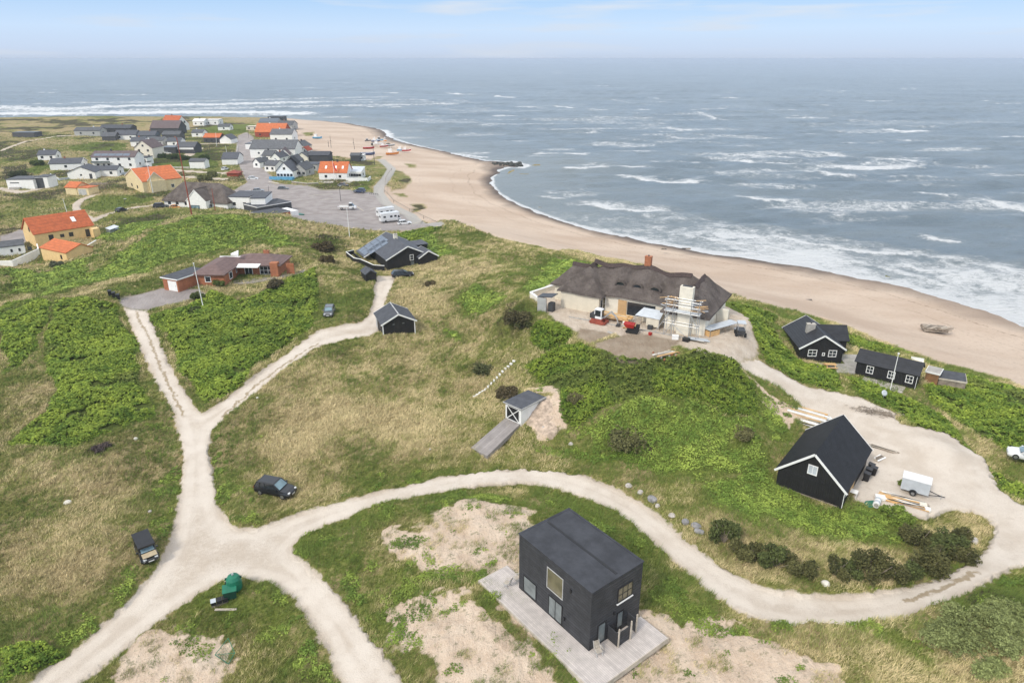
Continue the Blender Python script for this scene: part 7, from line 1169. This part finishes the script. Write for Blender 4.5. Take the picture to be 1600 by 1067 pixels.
for px, py, r_, h_, c0, c1, lb in [(806, 505, 2.6, 1.8, (.045, .04, .02), (.14, .125, .06), 'large dusky bush on the dune shoulder left of the thatched house'), (816, 512, 1.5, 1.2, (.04, .045, .02), (.12, .13, .05), 'smaller dusky bush joined to the large one on the dune shoulder'), (790, 622, 1.5, 1.5, brc0, brc1, 'brown twiggy bush above the bunker garage'), (800, 612, 1.2, 1.2, brc0, brc1, 'second brown twiggy bush above the bunker garage'), (755, 578, 1.8, .9, (.05, .06, .025), (.13, .14, .06), 'low dark bush on the slope left of the white stones'), (903, 622, 1.5, .6, (.07, .065, .03), (.19, .18, .08), 'brown bush on the flank of the green mound'), (975, 700, 2.8, .6, (.07, .07, .03), (.20, .20, .08), 'wide brown-green bush low on the green mound'), (1165, 690, 1.7, .5, (.07, .07, .03), (.20, .19, .08), 'brown bush on the right flank of the green mound'),
 (160, 705, 1.3, .6, (.05, .04, .04), (.13, .10, .09), 'dark heather bush in the grass on the left'), (343, 446, 1.5, 1.6, (.06, .09, .02), (.17, .21, .06), 'round green bush at the front wall of the bungalow'), (431, 449, 2.1, 1.4, (.05, .05, .03), (.15, .12, .07), 'brownish bush at the patio edge of the bungalow'), (308, 466, 1.4, 1.6, (.05, .07, .02), (.13, .16, .05), 'green bush left of the bungalow flagpole'), (304, 483, 1.2, 1.0, (.04, .06, .02), (.10, .13, .04), 'dark low bush at the foot of the bungalow flagpole'), (507, 390, 3.0, 1.2, brc0, (.13, .10, .05), 'wide brown bush between the bungalow and the solar house'), (512, 410, 2.0, 1.0, brc0, (.13, .10, .05), 'brown bush left of the solar house fence'), (671, 446, 1.3, .7, brc0, brc1, 'small brown bush on the dune right of the black car'), (1415, 760, .7, .5, (.07, .10, .02), (.2, .25, .06), 'small weed clump behind the box trailer'), (1402, 805, 1.7, .9, (.09, .14, .025), (.28, .37, .07), 'bright green rounded bush below the plank heap'),
 (1495, 1010, 2.6, .7, (.11, .13, .045), (.30, .34, .13), 'grey-green thicket bush at the lower right'), (1530, 985, 2.8, .8, (.11, .13, .045), (.30, .34, .13), 'larger grey-green thicket bush at the lower right'), (1575, 965, 2.6, .8, (.11, .135, .045), (.31, .35, .13), 'grey-green thicket bush near the right edge'), (1590, 1010, 2.2, .7, (.11, .13, .045), (.30, .34, .13), 'grey-green thicket bush in the bottom right corner'), (1545, 1040, 1.6, .6, (.11, .135, .045), (.31, .35, .13), 'low grey-green bush at the bottom right'),
 (30, 277, 4, 2.0, (.05, .06, .03), (.10, .12, .05), 'dark scrub clump on the heath at far left'), (60, 258, 3.5, 2.4, (.05, .08, .02), (.12, .16, .04), 'round green scrub clump above the white house at far left'), (255, 247, 3, 2.4, (.04, .07, .02), (.10, .14, .04), 'dark green hedge bush left of the carport'), (290, 250, 3.4, 2.0, (.04, .07, .02), (.10, .14, .04), 'dark green hedge bush left of the white shed'), (320, 250, 3.2, 2.2, (.04, .07, .02), (.10, .14, .04), 'dark green hedge bush right of the white shed'), (272, 249, 3.2, 2.0, (.04, .07, .02), (.10, .14, .04), 'dark green hedge bush in the middle of the village hedge'), (333, 276, 3, 2.2, (.10, .12, .04), (.24, .24, .10), 'olive scrub beside the village lane'), (320, 282, 3, 1.8, (.10, .12, .04), (.24, .24, .10), 'olive scrub nearer the thatched house'), (88, 415, 1.6, .9, (.06, .07, .04), (.15, .16, .10), 'grey-green bush below the yellow outbuilding')]:
    shrub(px, py, r_, h_, c0, c1, lb, None, n=int((200 if py > 950 else 110) * r_), size=.07 if py > 950 else .10 if py > 420 else .2)
# ------------------------------------------------------------------ vegetation that nobody could count
def leaf_mat(name, trans=.0, attr='col'):
    m = NT(name); a = m.attr(attr); n = m.noise(.7, 3)
    g = m.n('ShaderNodeNewGeometry'); v = m.n('ShaderNodeVectorMath', operation='ADD'); sc2 = m.n('ShaderNodeVectorMath', operation='SCALE'); m.l(g.outputs['Normal'], sc2.inputs[0]); sc2.inputs[3].default_value = .55
    m.l(sc2.outputs[0], v.inputs[0]); v.inputs[1].default_value = (0, 0, 1); nn = m.n('ShaderNodeVectorMath', operation='NORMALIZE'); m.l(v.outputs[0], nn.inputs[0]); m.l(nn.outputs[0], m.b.inputs['Normal'])
    c = m.mix(m.ramp(n, .3, .7), m.mix(1.0, a, (.82, .84, .80), 'MULTIPLY'), a)
    return m.fin(c, .75, spec=.25)
LEAF = leaf_mat('leaf'); BLADE = leaf_mat('grass_blade')
def rand_in(nmax, dmin, dmax, a0=-46, a1=46, power=1.0):
    """points whose density falls with distance"""
    u = rng.random(nmax); D = (dmin ** power + u * (dmax ** power - dmin ** power)) ** (1 / power); a = R(a0) + rng.random(nmax) * R(a1 - a0)
    return D * np.sin(a), D * np.cos(a), D
def stuff(name, V, F, col, mat):
    o = mesh_np(name, V, F, [mat], False, {'col': col}); o['kind'] = 'stuff'; return o
# rose thickets
x, y, D = rand_in(760000, 45, 190, power=1.15)
zz = zones(x, y); den = np.clip(1.0 - (D - 110) / 200, .5, 1); k = (zz['rose'] > .25 + .4 * rng.random(len(x))) & (rng.random(len(x)) < den) & (fbm(x, y, .42, 3, 141) > .25 + .05 * rng.random(len(x)))
x, y, D = x[k], y[k], D[k]; print('rose clumps', len(x))
zb_ = ground_z(x, y); bump = fbm(x, y, .75, 3, 101); big = fbm(x, y, .13, 3, 103); edge = np.clip((zz['rose'][k] - .45) * 1.8, .25, 1)
bump = np.clip((fbm(x, y, 1.9, 2, 101) - .2) * 1.7, 0, 1); hgt = (.12 + .55 * bump + .5 * np.clip(big - .3, 0, 1) + .5 * np.clip(fbm(x, y, .5, 2, 147) - .45, 0, 1)) * edge
t = np.clip((fbm(x, y, .35, 3, 107) - .3) * 1.0 + bump * .45 - .12 + rng.normal(0, .2, len(x)), 0, 1); br = np.clip((fbm(x, y, .11, 3, 109) - .72) * 7, 0, .4)
col = lerp((.10, .175, .022), (.37, .46, .060), t); col = col * (.78 + .44 * fbm(x, y, .06, 3, 145))[:, None]; col = col * (1 - br[:, None]) + lerp((.10, .10, .04), (.22, .20, .08), t) * br[:, None]
k2 = rng.random(len(x)) < (1 - .35 * br)
sz = np.clip(D / 100, .75, 1.35)
V, F, cc = leaf_cloud(x[k2], y[k2], (zb_ + hgt * .7 - .12)[k2], (.19 * sz)[k2], (.12 + hgt * .30)[k2], 6, (.125 * sz)[k2], col[k2])
stuff('rose_thicket', V, F, cc, LEAF)
# grass tufts
def tufts(name, n, dmin, dmax, nb, power, test, hmul=1.0, wid=.022):
    x, y, D = rand_in(n, dmin, dmax, power=power); zz = zones(x, y); k = test(zz, x, y) & (base_h(x, y) > 3); x, y, D = x[k], y[k], D[k]; zz = {a: b[k] for a, b in zz.items()}
    print(name, len(x)); gz = base_h(x, y) + relief(x, y, zz)
    f = (fbm(x, y, .11, 4, 3) - .5) * 1.9 + (fbm(x, y, .55, 4, 5) - .5) * 1.3 + (fbm(x, y, 2.6, 2, 8) - .5) * .8 + zz['dry'] * .36 + .30 - zz['lush'] * .9 + rng.normal(0, .16, len(x)) - zz['dark'] * .2
    t = np.clip((f - .0) / .75, 0, 1)
    c = np.where(t[:, None] < .5, lerp((.17, .24, .045), (.36, .36, .11), np.clip(t * 2, 0, 1)), lerp((.36, .36, .11), (.84, .69, .38), np.clip(t * 2 - 1, 0, 1)))
    c = c * (1 - .3 * zz['dark'][:, None]) * (1 - .12 * zz['rose'][:, None])
    N = len(x) * nb; rep = lambda a: np.repeat(a, nb); r = lambda: rng.random(N)
    sc_ = rep(np.clip(D / 80, .8, 2.2)); lx = rep(.6 * (fbm(x, y, .2, 2, 201) - .1)) + (r() - .5) * .9; ly = rep(.5 * (fbm(x, y, .2, 2, 205) - .5)) + (r() - .5) * .9
    h = (.18 + .30 * r()) * hmul * rep(.6 + .8 * fbm(x, y, .9, 2, 207)); px_ = rep(x) + (r() - .5) * .45; py_ = rep(y) + (r() - .5) * .45; pz = rep(gz) - .03
    a = r() * math.pi; w_ = wid * sc_ * (.7 + .6 * r()); wx_, wy_ = np.cos(a) * w_, np.sin(a) * w_
    V = np.stack([np.stack([px_ - wx_, py_ - wy_, pz], 1), np.stack([px_ + wx_, py_ + wy_, pz], 1), np.stack([px_ + lx * h * 1.5, py_ + ly * h * 1.5, pz + h], 1)], 1).reshape(-1, 3)
    cc = np.repeat(c, nb, 0) * (.62 + .76 * r())[:, None]; cc = np.concatenate([cc, np.ones((N, 1))], 1)
    return stuff(name, V, np.arange(N * 3).reshape(-1, 3), np.repeat(cc, 3, 0), BLADE)
tufts('dune_grass', 400000, 36, 175, 6, .9, lambda z, x, y: (z['hard'] < .4) & (z['rose'] < .5) & (z['sandp'] < .45) & (z['dirt'] < .3) & ((z['lush'] < .5) | (rng.random(len(x)) < .4)))
tufts('marram_on_sand', 60000, 38, 75, 7, 1.2, lambda z, x, y: (z['hard'] < .3) & (z['sandp'] > .45) & (fbm(x, y, .8, 3, 311) > .58), .8)
tufts('far_dune_grass', 160000, 172, 560, 5, 1.0, lambda z, x, y: (z['hard'] < .3) & (z['rose'] < .5), 1.5, .035)
# low leafy green (young shrub and herbs) in the lush patches
x, y, D = rand_in(420000, 38, 230, power=1.1); zz = zones(x, y); k = (zz['lush'] + (fbm(x, y, .5, 3, 401) - .5) * 1.4 > .62) & (zz['hard'] < .4) & (zz['rose'] < .5); k |= (zz['sandp'] > .3) & (fbm(x, y, .55, 4, 405) > .67) & (rng.random(len(x)) < .6)
x, y, D = x[k], y[k], D[k]; zl = zz['lush'][k]; print('herbs', len(x)); gz = ground_z(x, y); t = np.clip((fbm(x, y, .6, 3, 403) - .3) * 2 + rng.normal(0, .15, len(x)), 0, 1)
V, F, cc = leaf_cloud(x, y, gz - .05, .3 * np.ones_like(x), (.12 + .40 * fbm(x, y, .8, 2, 405)) * np.where(zl > .5, 1.15, .75), 6, .115 * np.clip(D / 80, .8, 1.8), lerp((.12, .19, .03), (.31, .39, .07), t) * (.8 + .3 * (zl > .7) + .4 * fbm(x, y, .12, 2, 409))[:, None])
stuff('low_green_herbs', V, F, cc, LEAF)
# ------------------------------------------------------------------ haze: pale even air round everything
bpy.ops.mesh.primitive_cube_add(size=1, location=(0, 0, 24.5)); hz = bpy.context.object; hz.name = 'haze'; hz.scale = (56000, 56000, 57); hz['kind'] = 'stuff'
hm = bpy.data.materials.new('haze'); hm.use_nodes = True; ht = hm.node_tree; ht.nodes.clear(); ho = ht.nodes.new('ShaderNodeOutputMaterial'); hv = ht.nodes.new('ShaderNodeVolumePrincipled')
hv.inputs['Color'].default_value = (.70, .78, .90, 1); hv.inputs['Density'].default_value = .00015; hv.inputs['Anisotropy'].default_value = .1; ht.links.new(hv.outputs[0], ho.inputs['Volume']); hz.data.materials.append(hm)
